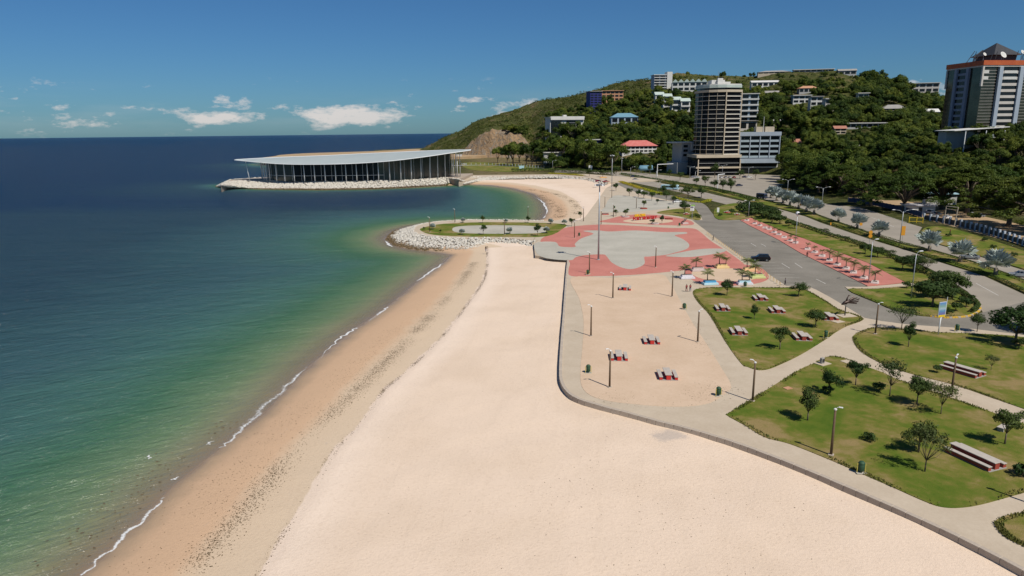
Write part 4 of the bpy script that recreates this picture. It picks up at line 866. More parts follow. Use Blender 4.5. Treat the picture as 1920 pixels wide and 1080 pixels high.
V = [(10, 5, HT + 3.6), (28, 5, HT + 3.6), (28, 23, HT + 3.6), (10, 23, HT + 3.6), (18.5, 14, HT + 11.0)]
MB().add(V, [(0, 1, 4), (1, 2, 4), (2, 3, 4), (3, 0, 4), (3, 2, 1, 0)]).build('pyramid_roof', MATS['dark_metal'], kt)
part('plant_room', MATS['dark_metal'], kt, (12, 26, 7, 21, HT, HT + 3.59))
def dish(x, y, z, r):
    d = MB(); d.lathe([(0.05, 0), (r * 0.6, 0.18 * r), (r, 0.5 * r), (r * 0.97, 0.52 * r), (r * 0.55, 0.24 * r), (0.02, 0.08)], n=14); o = d.build('satellite_dish', MATS['white_wall'], kt, smooth=True, loc=(x, y, z)); o.rotation_euler = (R_(60), 0, R_(10))
    MB().tube([(x, y + .2, HT), (x, y + .2, z)], 0.14, 5).build('dish_post', MATS['steel_grey'], kt)
dish(12, 1.6, HT + 2.6, 2.0); dish(4.5, 6, HT + 3.6, 1.1); dish(25, 2.5, HT + 4.4, 1.3)
for x, y, h in ((2, 10, 4), (3.4, 12, 6), (4.5, 14, 4.5), (27, 3, 6), (28, 5, 7), (29.5, 4, 5.5), (31, 6, 5), (7, 4, 4), (9, 3, 5), (14, 3, 4.5), (22, 3, 5.5), (24.5, 2, 4.5)):
    MB().tube([(x, y, HT), (x + 1.2, y, HT + h)], 0.16, 5).build('mast', MATS['dark_metal'], kt)
for a, b in (((1.5, 9, 0), (6, 9, 6.5)), ((1.5, 15, 0), (6, 15, 6.5)), ((3.5, 12, 3), (8, 12, 6.5)), ((28, 3, 0), (31.5, 3, 6))):
    MB().tube([(a[0], a[1], HT + a[2]), (b[0], b[1], HT + b[2])], 0.2, 5).build('strut', MATS['dark_metal'], kt)
# low white-roofed hall at its foot
p = T(1800, 243, 300); lf = empty('pavilion', (AT(1806, 247, 385)[0], 378, 27.2), 0.12, 'low pavilion with white sloping roof below the orange-banded tower', 'pavilion')
MB().add([(-15, -6, 5.2), (17, -6, 7.0), (17, 9, 7.0), (-15, 9, 5.2), (-15, -6, 4.9), (17, -6, 6.6), (17, 9, 6.6), (-15, 9, 4.9)], [(0, 1, 2, 3), (7, 6, 5, 4), (0, 4, 5, 1), (1, 5, 6, 2), (2, 6, 7, 3), (3, 7, 4, 0)]).build('roof', MATS['white_wall'], lf)
part('wall', MATS['grey_wall'], lf, (-13, 14, 2, 8, -6, 4.6))
for x in (-8, 4, 15): part('post', MATS['steel_white'], lf, (x - .2, x + .2, -5.6, -5.2, -6, 5.0))

# ---------------------------------------------------------------- hillside houses
HOUSES = [(lf.location.x, 384.0, 5.0, 2.0)]
def house(name, label, px0, px1, py0, py1, wall, roof, floors=2, bays=4, depth=12, yaw=0.0, kind='flat', roof_h=1.5, win='glass_dark', over=0.8, balc=None, ymin=430):
    """a building standing where its foot pixel meets the slope; width and height follow from that distance"""
    b = T((px0 + px1) / 2, py1, ymin); s = b[1] * math.cos(TH) / FPX * 1.02; W = (px1 - px0) * s; Ht = (py1 - py0) * s
    rz = -math.atan2(b[0], b[1]) * 0.55 + yaw
    o = empty(name, (b[0], b[1] + 0.5, b[2] - 1.0), rz, label, 'house' if floors < 4 else 'building')
    HOUSES.append((b[0], b[1], W / 2 + 3, depth)); Ht += 1.0
    if kind != 'flat': Ht = max(Ht - roof_h, 2.4)
    x0, x1 = -W / 2, W / 2
    part('wall', MATS[wall], o, (x0, x1, 0, depth, -4, Ht))
    fh = (Ht - 1.2) / floors; bw = W / bays
    for i in range(floors):
        for j in range(bays):
            a = x0 + j * bw + bw * 0.12; z0 = 1.2 + i * fh + fh * 0.28
            w = part('window', MATS[win], o, (a, a + bw * 0.76, -0.16, -0.01, z0, z0 + fh * 0.55))
        if balc:
            part('balcony', MATS[balc], o, (x0 - 0.2, x1 + 0.2, -1.6, -0.18, 1.2 + i * fh - 0.15, 1.2 + i * fh + fh * 0.22))
    if kind == 'flat': part('roof', MATS[roof], o, (x0 - over, x1 + over, -over - 0.8, depth + over, Ht, Ht + 0.7))
    elif kind == 'gable':
        e = over; V = [(x0 - e, -e, Ht), (x1 + e, -e, Ht), (x1 + e, depth + e, Ht), (x0 - e, depth + e, Ht), (x0 - e, depth / 2, Ht + roof_h * 1.6), (x1 + e, depth / 2, Ht + roof_h * 1.6)]
        MB().add(V, [(0, 1, 5, 4), (2, 3, 4, 5), (1, 2, 5), (3, 0, 4), (3, 2, 1, 0)]).build('roof', MATS[roof], o)
    elif kind == 'hip':
        e = over; V = [(x0 - e, -e, Ht), (x1 + e, -e, Ht), (x1 + e, depth + e, Ht), (x0 - e, depth + e, Ht), (x0 * 0.5, depth / 2, Ht + roof_h * 1.5), (x1 * 0.5, depth / 2, Ht + roof_h * 1.5)]
        MB().add(V, [(0, 1, 5, 4), (2, 3, 4, 5), (1, 2, 5), (3, 0, 4), (3, 2, 1, 0)]).build('roof', MATS[roof], o)
    elif kind == 'saw':
        e = over; nb = bays; bw2 = W / nb
        for j in range(nb):
            a = x0 + j * bw2; V = [(a, -e, Ht), (a + bw2, -e, Ht), (a + bw2, depth, Ht), (a, depth, Ht), (a + bw2 / 2, -e, Ht + roof_h * 1.5), (a + bw2 / 2, depth, Ht + roof_h * 1.5)]
            MB().add(V, [(0, 4, 5, 3), (4, 1, 2, 5), (0, 1, 4), (2, 3, 5), (3, 2, 1, 0)]).build('roof', MATS[roof], o)
    o['_w'] = W; del o['_w']
    return o, W, Ht, depth
o, W, Ht, dp = house('hotel', 'white hotel with two dark glazed bays above the quarry trees', 1030, 1096, 222, 254, 'white_wall', 'white_wall', 1, 1, 16, 0.35, win='white_wall')
for a, b_ in ((-0.47, -0.18), (-0.02, 0.26)):
    for i in range(7): part('window', MATS['glass_dark'], o, (W * a, W * b_, -0.4 - (a < -0.3) * 1.5, -0.17, 1 + i * (Ht - 4) / 7, 1 + (i + 0.8) * (Ht - 4) / 7))
part('parapet', MATS['white_wall'], o, (-W * 0.5, W * 0.5, -2.2, -0.9, Ht - 2.6, Ht + 1.2))
part('rooftop_tank', MATS['white_wall'], o, (-2, 2, 6, 10, Ht + .7, Ht + 3)); 
house('apartment_block', 'dark blue clad apartment block on the slope', 1106, 1128, 174, 209, 'navy', 'grey_roof', 8, 3, 16, 0.3)
house('apartment_block', 'orange brick block beside the dark blue apartments', 1129, 1168, 172, 190, 'brick_orange', 'brick_orange', 3, 5, 12, 0.1)
house('bungalow', 'bungalow with teal roof below the brick block', 1147, 1196, 216, 233, 'pale_blue', 'teal_roof', 1, 4, 12, 0.1, 'hip', 3.0)
o, W, Ht, dp = house('apartment_block', 'tall white and blue apartment block near the hill crest', 1226, 1257, 143, 170, 'pale_blue', 'white_wall', 6, 3, 14, 0.2, balc='white_wall')
part('stair_tower', MATS['white_wall'], o, (W * 0.25, W * 0.56, -2.2, 10, -2, Ht + 4))
house('apartment_row', 'row of grey flats with pale green gabled roofs near the crest', 1262, 1324, 152, 172, 'white_wall', 'green_roof', 2, 6, 14, 0.0, 'saw', 2.6)
for a, b_, c, d, L in ((1229, 1244, 176, 200, 'leftmost of the stepped white villas above the trees'), (1244, 1259, 179, 202, 'stepped white villa second in the row above the trees'), (1260, 1276, 185, 209, 'stepped white villa third in the row above the trees'), (1277, 1293, 188, 211, 'last of the stepped white villas, beside the banded tower')):
    house('villa', L, a, b_, c, d, 'white_wall', 'green_roof', 2, 1, 10, 0.1, 'gable', 2.2, balc='pale_roof')
o, W, Ht, dp = house('villa', 'long white villa under a steep bright red roof', 1167, 1231, 268, 288, 'white_wall', 'red_roof', 2, 8, 14, 0.15, 'hip', 3.4, over=1.2)
part('balcony', MATS['white_wall'], o, (-W * 0.1, W * 0.5, -3.2, -0.2, 1.0, 2.2))
house('cottage', 'small hut with rusty red pyramid roof beside the red-roofed villa', 1144, 1162, 276, 288, 'cream', 'rust_roof', 1, 2, 7, 0.2, 'hip', 2.0)
house('villa', 'pale house with dark blue front among the trees', 1096, 1128, 264, 284, 'navy', 'pale_roof', 1, 4, 10, 0.2)
house('retaining_wall', 'long pale retaining wall below the blue-fronted house', 1020, 1105, 287, 297, 'white_wall', 'pale_roof', 1, 14, 4, 0.2, win='grey_wall')
o, W, Ht, dp = house('terrace_block', 'white stepped terrace block behind the banded tower', 1387, 1419, 180, 231, 'bluegrey', 'white_wall', 5, 2, 16, 0.05, balc='white_wall')
house('ruined_house', 'bare brown concrete house below the stepped terrace block', 1384, 1418, 228, 246, 'spandrel', 'grey_roof', 1, 2, 10, 0.1)
for a in [
    ('bungalow', 'long pale bungalow on grass below the crest', 1411, 1460, 153, 164, 'white_wall', 'pale_roof', 1, 5, 10, 0.1, 'gable', 1.6),
    ('bungalow', 'white bungalow with square window front above the trees', 1433, 1459, 172, 182, 'white_wall', 'grey_roof', 1, 3, 10, 0, 'gable', 1.6),
    ('villa', 'wide villa with tan roof half hidden by trees', 1500, 1532, 163, 175, 'grey_wall', 'brick_orange', 1, 4, 10, 0.1, 'hip', 1.8),
    ('bungalow', 'low grey-roofed bungalow left of the concrete villa', 1488, 1519, 181, 195, 'white_wall', 'pale_roof', 2, 3, 10, 0.1, 'flat', 1.5),
    ('villa', 'two storey white villa above a bare wall', 1520, 1541, 183, 208, 'white_wall', 'grey_roof', 3, 2, 10, 0.1, 'flat', 1.5),
    ('villa', 'bare concrete villa on stepped foundations', 1548, 1572, 187, 208, 'spandrel', 'pale_roof', 2, 3, 12, 0.1, 'flat', 1.5),
    ('cottage', 'small white cottage with flat roof in dark trees', 1610, 1628, 176, 188, 'white_wall', 'pale_roof', 1, 2, 8, 0.1, 'flat', 1.5),
    ('cottage', 'cottage with brown roof in a clearing below the ridge', 1662, 1684, 182, 190, 'spandrel', 'rust_roof', 1, 2, 8, 0.1, 'gable', 1.5),
    ('bungalow', 'bungalow showing a wide grey hip roof', 1659, 1698, 199, 208, 'cream', 'grey_roof', 1, 4, 12, 0.1, 'hip', 2.6),
    ('bungalow', 'bungalow with curved white roof amid the trees', 1446, 1480, 226, 234, 'cream', 'pale_roof', 1, 4, 10, 0.1, 'hip', 2.4),
    ('cottage', 'cottage with pink walls above the rain trees', 1566, 1586, 239, 252, 'cream', 'rust_roof', 2, 2, 8, 0.1, 'gable', 1.5),
    ('veranda_house', 'house with long thin pale veranda roof', 1588, 1664, 232, 241, 'grey_wall', 'pale_roof', 1, 8, 8, 0.1, 'flat', 1.0),
    ('concrete_frame', 'unfinished concrete block on the right shoulder of the ridge', 1714, 1757, 147, 172, 'spandrel', 'pale_roof', 3, 4, 16, 0.0, 'flat', 1.0),
    ('cottage', 'cottage with bright white roof beside the office tower', 1738, 1760, 207, 220, 'pale_blue', 'white_wall', 1, 2, 9, 0.2, 'gable', 2.0),
    ('cottage', 'yellow cottage in the trees near the office tower', 1716, 1732, 183, 192, 'yellow_paint', 'pale_roof', 1, 2, 7, 0.1, 'gable', 1.2),
    ('bungalow', 'crest bungalow with long low dark roof', 1424, 1480, 132, 137, 'cream', 'grey_roof', 1, 6, 10, 0, 'hip', 1.4),
    ('bungalow', 'crest villa with pale flat roof and wide terrace', 1492, 1560, 131, 135.5, 'spandrel', 'pale_roof', 1, 7, 10, 0, 'flat', 1.0),
    ('bungalow', 'house with dark gabled roof at the right end of the crest', 1574, 1604, 131, 141, 'grey_wall', 'grey_roof', 1, 3, 10, 0, 'gable', 1.6),
    ('rust_shed', 'rusty red shed roof beside the blue-grey office block', 1463, 1500, 264, 274, 'cream', 'rust_roof', 1, 4, 10, 0.1, 'gable', 2.0),
    ('cottage', 'white cube cottage at the foot of the wooded slope', 1596, 1608, 274, 284, 'white_wall', 'white_wall', 1, 1, 6, 0.1, 'flat', 1.0),
]:
    house(*a)
# white-roofed shed in front of the quarry
p = G(879, 288, 0); sh = empty('shed', (p[0], 940, 0), 0, 'small white square hut in front of the quarry', 'shed'); part('wall', MATS['white_wall'], sh, (-4, 4, 0, 7, 0, 5.5)); part('roof', MATS['pale_roof'], sh, (-4.4, 4.4, -0.4, 7.4, 5.5, 5.9)); part('door', MATS['grey_wall'], sh, (-1, 1, -0.1, -0.004, 0, 2.6))
# low headland behind the hall
hp = [AT(px, py, y)[:2] for px, py, y in []] or [G(*q, 3.2)[:2] for q in [(516, 292.5), (530, 290), (580, 287), (680, 284), (740, 281.5), (790, 279)]] + [np.array([-60, 1200]), np.array([-40, 950]), np.array([-200, 900]), np.array([-330, 930])]
hd = MB().prism(smooth_poly([tuple(p) for p in hp], 5), -6, 3.2).build('headland', MATS['dirt']); tag(hd, kind='structure')
# ================================================================== VEGETATION
leafmat('leaf_park', (0.030, 0.058, 0.012), (0.062, 0.100, 0.020), 1.5, 0.25)
leafmat('leaf_wispy', (0.050, 0.075, 0.018), (0.095, 0.115, 0.035), 1.5, 0.2)
leafmat('leaf_hill', (0.034, 0.068, 0.008), (0.125, 0.160, 0.022), 0.12, 0.42, 0.34)
leafmat('leaf_rain', (0.036, 0.066, 0.007), (0.080, 0.112, 0.013), 0.10, 0.2)
leafmat('leaf_scrub', (0.042, 0.068, 0.010), (0.120, 0.132, 0.028), 0.05, 0.2)
leafmat('leaf_silver', (0.30, 0.35, 0.32), (0.44, 0.49, 0.45), 1.0, 0.12, 0.1)
leafmat('leaf_palm', (0.075, 0.115, 0.025), (0.15, 0.18, 0.05), 1.0, 0.25)
leafmat('leaf_yellow', (0.42, 0.36, 0.02), (0.30, 0.30, 0.03), 0.8, 0.1)
leafmat('leaf_hedge', (0.050, 0.080, 0.014), (0.095, 0.125, 0.026), 0.5, 0.15)
M('bark', (0.11, 0.085, 0.06), (0.18, 0.145, 0.11), 2.0, 0.95, 0.1, bump=0.5, bscale=8)
M('palm_bark', (0.22, 0.18, 0.13), (0.30, 0.25, 0.19), 3.0, 0.95, 0.1)
def rdir(rr, n):
    v = rr.normal(0, 1, (n, 3)); return v / np.linalg.norm(v, axis=1)[:, None]
def leaf_quads(P, O, size, rr, asp=0.6, jit=0.7):
    """rhombic leaf cards at P, roughly facing O"""
    n = len(P); N = O + rdir(rr, n) * jit; N /= np.linalg.norm(N, axis=1)[:, None]
    A = np.cross(N, rdir(rr, n)); A /= np.linalg.norm(A, axis=1)[:, None] + 1e-9; B = np.cross(N, A)
    s = (size * (0.6 + 0.8 * rr.random(n)))[:, None]
    return np.stack([P - A * s, P - B * s * asp + N * s * 0.15, P + A * s, P + B * s * asp + N * s * 0.15], 1).reshape(-1, 3)
def crown_pts(rr, R, zc, nc, cr, nl, low=-0.35, hollow=0.5):
    d = rdir(rr, nc * 3); d = d[d[:, 2] > low][:nc]; r = hollow + (1 - hollow) * rr.random(len(d)) ** 0.6
    C = d * r[:, None] * np.array(R) * (0.85 + 0.3 * rr.random((len(d), 1)))
    Pn = np.repeat(C, nl, 0); dd = rdir(rr, len(Pn)); crr = np.repeat(cr * (0.7 + 0.6 * rr.random(len(C))), nl)
    Pp = Pn + dd * (crr * rr.random(len(Pn)) ** 0.4)[:, None] * np.array([1, 1, 0.75])
    O = dd * 0.8 + Pn / (np.linalg.norm(Pn, axis=1)[:, None] + 1e-6) * 0.6 + np.array([0, 0, 0.25]); O /= np.linalg.norm(O, axis=1)[:, None]
    Pp[:, 2] += zc; C = C.copy(); C[:, 2] += zc
    return Pp, O, C
def crown_mesh(name, rr, R, zc, nc, cr, nl, leaf, mat, **k):
    P, O, C = crown_pts(rr, R, zc, nc, cr, nl, **k); V = leaf_quads(P, O, leaf, rr)
    return np_mesh(name, V, np.arange(len(V)).reshape(-1, 4), MATS[mat]), C
def trunk_mesh(name, rr, C, h0, r0, nb, mat='bark', lean=(0, 0)):
    mb = MB(); top = np.array([lean[0], lean[1], h0]); mb.tube([(0, 0, -0.2), (lean[0] * 0.4, lean[1] * 0.4, h0 * 0.5), top], [r0 * 1.25, r0, r0 * 0.8], 7)
    for c in C[rr.permutation(len(C))[:nb]]:
        mid = (top + c) / 2 + rr.normal(0, 0.08, 3) * np.linalg.norm(c - top); mid[2] -= 0.05
        mb.tube([top - (0, 0, 0.1), mid, c], [r0 * 0.55, r0 * 0.33, r0 * 0.12], 5)
    return mb.mesh(name, MATS[mat], True)
def tree_proto(name, label, cat, group, seed, R, zc, nc, cr, nl, leaf, mat, h0, r0, nb, crown='crown', **k):
    rr = np.random.default_rng(seed); me, C = crown_mesh(crown, rr, R, zc, nc, cr, nl, leaf, mat, **k)
    o = empty(name, (0, 0, -50), 0, label, cat, group); mobj('trunk', trunk_mesh('trunk', rr, C, h0, r0, nb), o); mobj(crown, me, o); return Placer(o)
# ---- young park trees, individually described
PT = [tree_proto('park_tree', 'x', 'tree', 'young park trees', 50 + i, [(1.25, 1.15, 1.0), (1.55, 1.25, 0.8), (1.0, 0.95, 1.25), (1.45, 1.1, 0.95)][i], [2.15, 1.95, 2.4, 2.25][i], [15, 13, 17, 11][i], 0.58, 170, 0.095, 'leaf_park', 1.1, 0.075, 12, hollow=0.35) for i in range(4)]
WT = [tree_proto('feathery_tree', 'x', 'tree', 'feathery young trees', 60 + i, (1.7, 1.5, 0.95), 2.9, 20, 0.6, 55, 0.10, 'leaf_wispy', 1.2, 0.06, 14, hollow=0.35, low=-0.1) for i in range(3)]
SHR = [tree_proto('shrub', 'x', 'shrub', 'low shrubs', 70 + i, (0.9, 0.85, 0.55), 0.6, 12, 0.4, 60, 0.12, 'leaf_park', 0.25, 0.05, 6, crown='foliage', low=-0.2) for i in range(2)]
def plant(pl, px, py, sc, label, group=None, rz=None, z=0.19, sq=None):
    p = G(px, py, z); s = (sc * random.uniform(0.85, 1.2), sc * random.uniform(0.85, 1.15), sc * (sq or 1.0) * random.uniform(0.85, 1.15)); o = pl((p[0], p[1], z), random.random() * 6.28 if rz is None else rz, s, label)
    return o
for i, (k_, px, py, sc, label) in enumerate([
    (0, 1363, 554, 1.02, 'dense round tree beside the bin at the top of the picnic lawn'), (1, 1497, 556, 1.15, 'bushy tree at the road corner of the picnic lawn'),
    (2, 1414, 598, 0.78, 'small leaning tree between four lawn tables'), (0, 1529, 613, 1.1, 'round tree half hiding a lawn table near the bronze sculpture'),
    (3, 1462, 655, 1.05, 'spreading tree left of the lowest picnic table on the lawn'), (1, 1553, 737, 0.95, 'dark tree next to a spindly twin near the lawn point'),
    (3, 1604, 722, 1.1, 'wide tree beside the footpath below the small monument'), (0, 1719, 758, 1.15, 'leafy tree next to the lamp post on the footpath'),
    (2, 1514, 788, 1.2, 'dense dark tree behind the lamp post by the sea wall path'), (1, 1722, 848, 1.2, 'tall dense tree above the feathery sapling near the long table'),
    (2, 1703, 650, 0.95, 'tidy round tree on the lawn below the billboard'), (3, 1884, 832, 1.2, 'bushy tree behind the long red table, half out of view'),
    (0, 1832, 621, 0.85, 'thin little tree beside the road near the big spreading tree'), (1, 1910, 655, 0.7, 'stunted tree in the shade of the big spreading tree')]):
    plant(PT[k_], px, py, sc, label)
for i, (k_, px, py, sc, label) in enumerate([
    (0, 1668, 742, 1.12, 'tall wind-swept feathery tree standing across the footpath'), (1, 1764, 776, 0.95, 'low feathery tree in front of the footpath lamp post'),
    (2, 1734, 884, 1.0, 'feathery sapling in front of the tall dense tree'), (1, 1690, 619, 1.28, 'feathery tree with bare lower stem beside the road'),
    (0, 1858, 694, 0.5, 'tiny thin sapling on open grass beyond the long table')]):
    plant(WT[k_], px, py, sc, label)
for i, (k_, px, py, sc, label) in enumerate([
    (0, 1648, 733, 1.0, 'low dark bush in the middle of the sapling lawn'), (1, 1631, 826, 0.85, 'scraggy bush on dry grass beside the lamp post'),
    (0, 1757, 698, 0.8, 'small bush just above the footpath by the long table'), (1, 1918, 892, 1.0, 'bush at the lawn edge beyond the long red table'),
    (0, 1552, 738, 0.8, 'small bush under the dark tree near the lawn point')]):
    plant(SHR[k_], px, py, sc, label)
# groyne and promenade planting
for px, py, sc in [(906, 440, 0.9), (905, 418, 0.8), (990, 417, 0.75), (1088, 409, 0.7), (1008, 442, 1.0), (1072, 424, 0.8), (1155, 405, 0.9), (1173, 405, 0.9), (1177, 398, 0.6), (826, 436, 0.4), (795, 431, 0.4)]:
    plant(PT[int(rng.integers(4))], px, py, sc, 'small leafy tree on the spit and upper promenade', z=0.15)
for px, py, sc in [(1207, 390, 0.95), (1262, 383, 1.3), (1249, 377, 1.5), (1283, 400, 1.7), (1222, 376, 1.3), (1207, 372, 1.3), (1180, 368, 1.3), (1155, 358, 1.3), (1197, 370, 1.2), (1232, 383, 0.8), (1243, 365, 1.7), (1290, 372, 1.9), (1315, 370, 1.9), (1262, 363, 1.6)]:
    plant(PT[int(rng.integers(4))], px, py, sc, 'rounded planter tree along the upper plaza', z=0.12)
# median and verge trees
for px, py, sc in [(1306, 347, 1.5), (1322, 350, 1.8), (1340, 354, 1.9), (1355, 358, 1.9), (1370, 361, 1.9), (1218, 327, 1.9), (1193, 325, 1.8), (1255, 332, 1.7), (1275, 338, 1.7), (1155, 330, 2.0), (1130, 333, 2.0), (1105, 332, 2.0), (1340, 333, 2.6), (1387, 335, 2.0), (1416, 337, 2.2)]:
    plant(PT[int(rng.integers(4))], px, py, sc, 'clipped round tree on the road median near the towers', z=0.1)
for px, py, sc in [(1405, 396, 3.2), (1420, 400, 3.0), (1438, 406, 3.0), (1455, 412, 2.8), (1392, 398, 3.0), (1412, 404, 2.6), (1430, 410, 2.6), (1447, 418, 2.4), (1462, 420, 2.4), (1479, 424, 2.2), (1490, 428, 1.8), (1400, 390, 2.5), (1432, 398, 2.3), (1372, 402, 1.6), (1350, 405, 1.0)]:
    plant(SHR[int(rng.integers(2))], px, py, sc * 0.95, 'leafy verge bush between the parking road and the main road', z=0.14)['group'] = 'verge bushes'
for px, py, sc in [(1548, 440, 0.9), (1557, 446, 0.8), (1585, 452, 0.9), (1607, 462, 1.0), (1668, 484, 1.2), (1735, 512, 1.6)]:
    plant(WT[int(rng.integers(3))], px, py, sc * 0.8, 'loose feathery verge tree beside the red pavement', z=0.14, sq=0.65)
# tree island beside the road loop
IS = [tree_proto('island_tree', 'x', 'tree', 'spreading trees on the road island', 80 + i, (3.4, 3.0, 1.9), 4.0, 34, 1.1, 130, 0.2, 'leaf_park', 2.0, 0.18, 14, hollow=0.4) for i in range(2)]
for k_, px, py, sc, label in [(0, 1748, 575, 1.0, 'large dark spreading tree on the road island'), (1, 1785, 560, 1.0, 'spreading tree on the island nearest the footpath loop'), (0, 1768, 548, 0.9, 'island tree at the back beside the main road'), (1, 1735, 556, 0.75, 'smaller island tree beside the tall light pole'),
                              (1, 1903, 645, 1.15, 'big dark spreading tree casting shade on the grass by the road'), (0, 1950, 622, 1.1, 'big tree beside the junction at the edge of the lawn'),
    (0, 1645, 482, 0.62, 'low spreading verge tree halfway along the red pavement'), (1, 1622, 476, 0.5, 'smaller spreading verge tree beside a low neighbour'), (1, 1712, 508, 0.8, 'spreading verge tree near the end of the red pavement'), (0, 1692, 505, 0.6, 'spreading verge tree casting shade on the verge lawn'), (0, 1416, 402, 0.9, 'dark spreading verge tree by the branch road lawn'), (1, 1440, 408, 0.9, 'dark spreading verge tree beside the globe pole')]:
    plant(IS[k_], px, py, sc, label, z=0.16, sq=0.8)
for px, py, sc in [(1792, 583, 1.2), (1812, 575, 1.2), (1803, 566, 1.0), (1776, 588, 0.9), (1700, 540, 1.0), (1822, 562, 0.8)]:
    plant(SHR[int(rng.integers(2))], px, py, sc, 'bright green shrub on the road island', z=0.18)
for px, py, sc in [(1760, 438, 0.9), (1778, 443, 0.8), (1862, 465, 0.9), (1901, 480, 0.9), (1740, 432, 0.7), (1845, 452, 1.0)]:
    plant(SHR[int(rng.integers(2))], px, py, sc, 'small scattered shrub on the dry verge', z=0.1)

# ---- palms
def frond_mesh(name, L, w, droop, mat, seed, n=16):
    rr = np.random.default_rng(seed); V = []; Fs = []
    for i in range(n):
        t = (i + 1) / n; x = L * t; z = L * (0.5 * t - droop * t * t); ww = w * math.sin(math.pi * min(1, 0.12 + 0.9 * t)) * (0.8 + 0.4 * rr.random())
        for s in (-1, 1):
            b = len(V); V += [(x - 0.10 * L / n * 2, 0, z), (x + 0.10 * L / n * 6, 0, z), (x + 0.55 * ww, s * ww, z - 0.35 * ww)]; Fs.append((b, b + 1, b + 2))
    return np_mesh(name, np.array(V), np.array(Fs), MATS[mat])
def palm_proto(name, cat, group, h, r, nf, L, w, droop, mat, seed):
    rr = np.random.default_rng(seed); o = empty(name, (0, 0, -50), 0, 'x', cat, group)
    MB().tube([(0, 0, -0.1), (0.03, 0, h * 0.5), (0, 0, h)], [r * 1.3, r, r * 0.85], 7).build('trunk', MATS['palm_bark'], o, smooth=True)
    me = [frond_mesh('frond', L, w, droop, mat, seed + q) for q in range(2)]
    for i in range(nf):
        f = mobj('frond', me[i % 2], o, (0, 0, h)); f.rotation_euler = (0, rr.uniform(-0.75, 0.35), 2 * math.pi * i / nf + rr.normal(0, 0.2))
    return Placer(o)
PALM = [palm_proto('young_palm', 'palm', 'young planter palms', 1.1, 0.07, 18, 1.2, 0.46, 0.66, 'leaf_palm', 90 + i) for i in range(2)]
# silver fan palms: costapalmate blades on stiff stalks
def fan_mesh(seed):
    rr = np.random.default_rng(seed); V = [(0, 0, 0), (0.9, -0.02, 0.0), (0.9, 0.02, 0.0)]; Fs = [(0, 1, 2)]; n = 13
    for i in range(n):
        a = (i / (n - 1) - 0.5) * 3.5; l = 1.0 * (1 - 0.12 * abs(a)) * (0.9 + 0.2 * rr.random()); b = len(V)
        for da, q in ((-0.13, 0.8), (0.13, 0.8)): V.append((0.9 + math.cos(a + da) * l * q, math.sin(a + da) * l * q, 0.10 * math.cos(a) + rr.normal(0, 0.03)))
        V.append((0.9 + math.cos(a) * l * 1.1, math.sin(a) * l * 1.1, -0.05 + rr.normal(0, 0.05))); V.append((0.85, 0, 0.0)); Fs += [(b + 3, b, b + 2), (b + 3, b + 2, b + 1)]
    return np_mesh('fan_leaf', np.array(V), np.array(Fs), MATS['leaf_silver'])
def silver_proto(seed):
    rr = np.random.default_rng(seed); o = empty('silver_palm', (0, 0, -50), 0, 'x', 'palm', 'silver fan palms on the road median')
    MB().tube([(0, 0, -0.1), (0, 0, 0.8)], [0.28, 0.2], 7).build('trunk', MATS['palm_bark'], o, smooth=True); ms = [fan_mesh(seed + q) for q in range(2)]
    for i in range(26):
        f = mobj('fan_leaf', ms[i % 2], o, (0, 0, 0.75)); e = rr.uniform(-1.45, -0.35); f.rotation_euler = (rr.normal(0, 0.3), e, i * 2.4 + rr.normal(0, 0.2)); s = rr.uniform(0.95, 1.3); f.scale = (s, s, s)
    return Placer(o)
SILV = [silver_proto(130), silver_proto(140)]
for i, (px, py, sc) in enumerate([(1572, 416, 1.75), (1607, 428, 1.75), (1648, 443, 1.75), (1742, 471, 1.95), (1800, 491, 1.95), (1866, 515, 2.0), (1456, 376, 2.2), (1445, 371, 2.0), (1468, 380, 2.1), (1481, 385, 2.2), (1497, 391, 2.1), (1512, 397, 2.2), (1526, 402, 2.2)]):
    p = G(px, py, 0.13); SILV[i % 2]((p[0], p[1], 0.13), i * 1.3, sc, 'silver-grey fan palm standing on the grassy road median')
for i, (px, py, sc) in enumerate([(811, 430, 0.75), (868, 417, 0.6), (866, 440, 0.7), (956, 438, 0.75), (1025, 437, 0.75), (1032, 420, 0.7), (1058, 421, 0.65), (949, 418, 0.55)]):
    p = G(px, py, 0.15); SILV[i % 2]((p[0], p[1], 0.15), i * 1.7, sc, 'spiky grey fan palm on the grassy spit', 'fan palms on the spit')

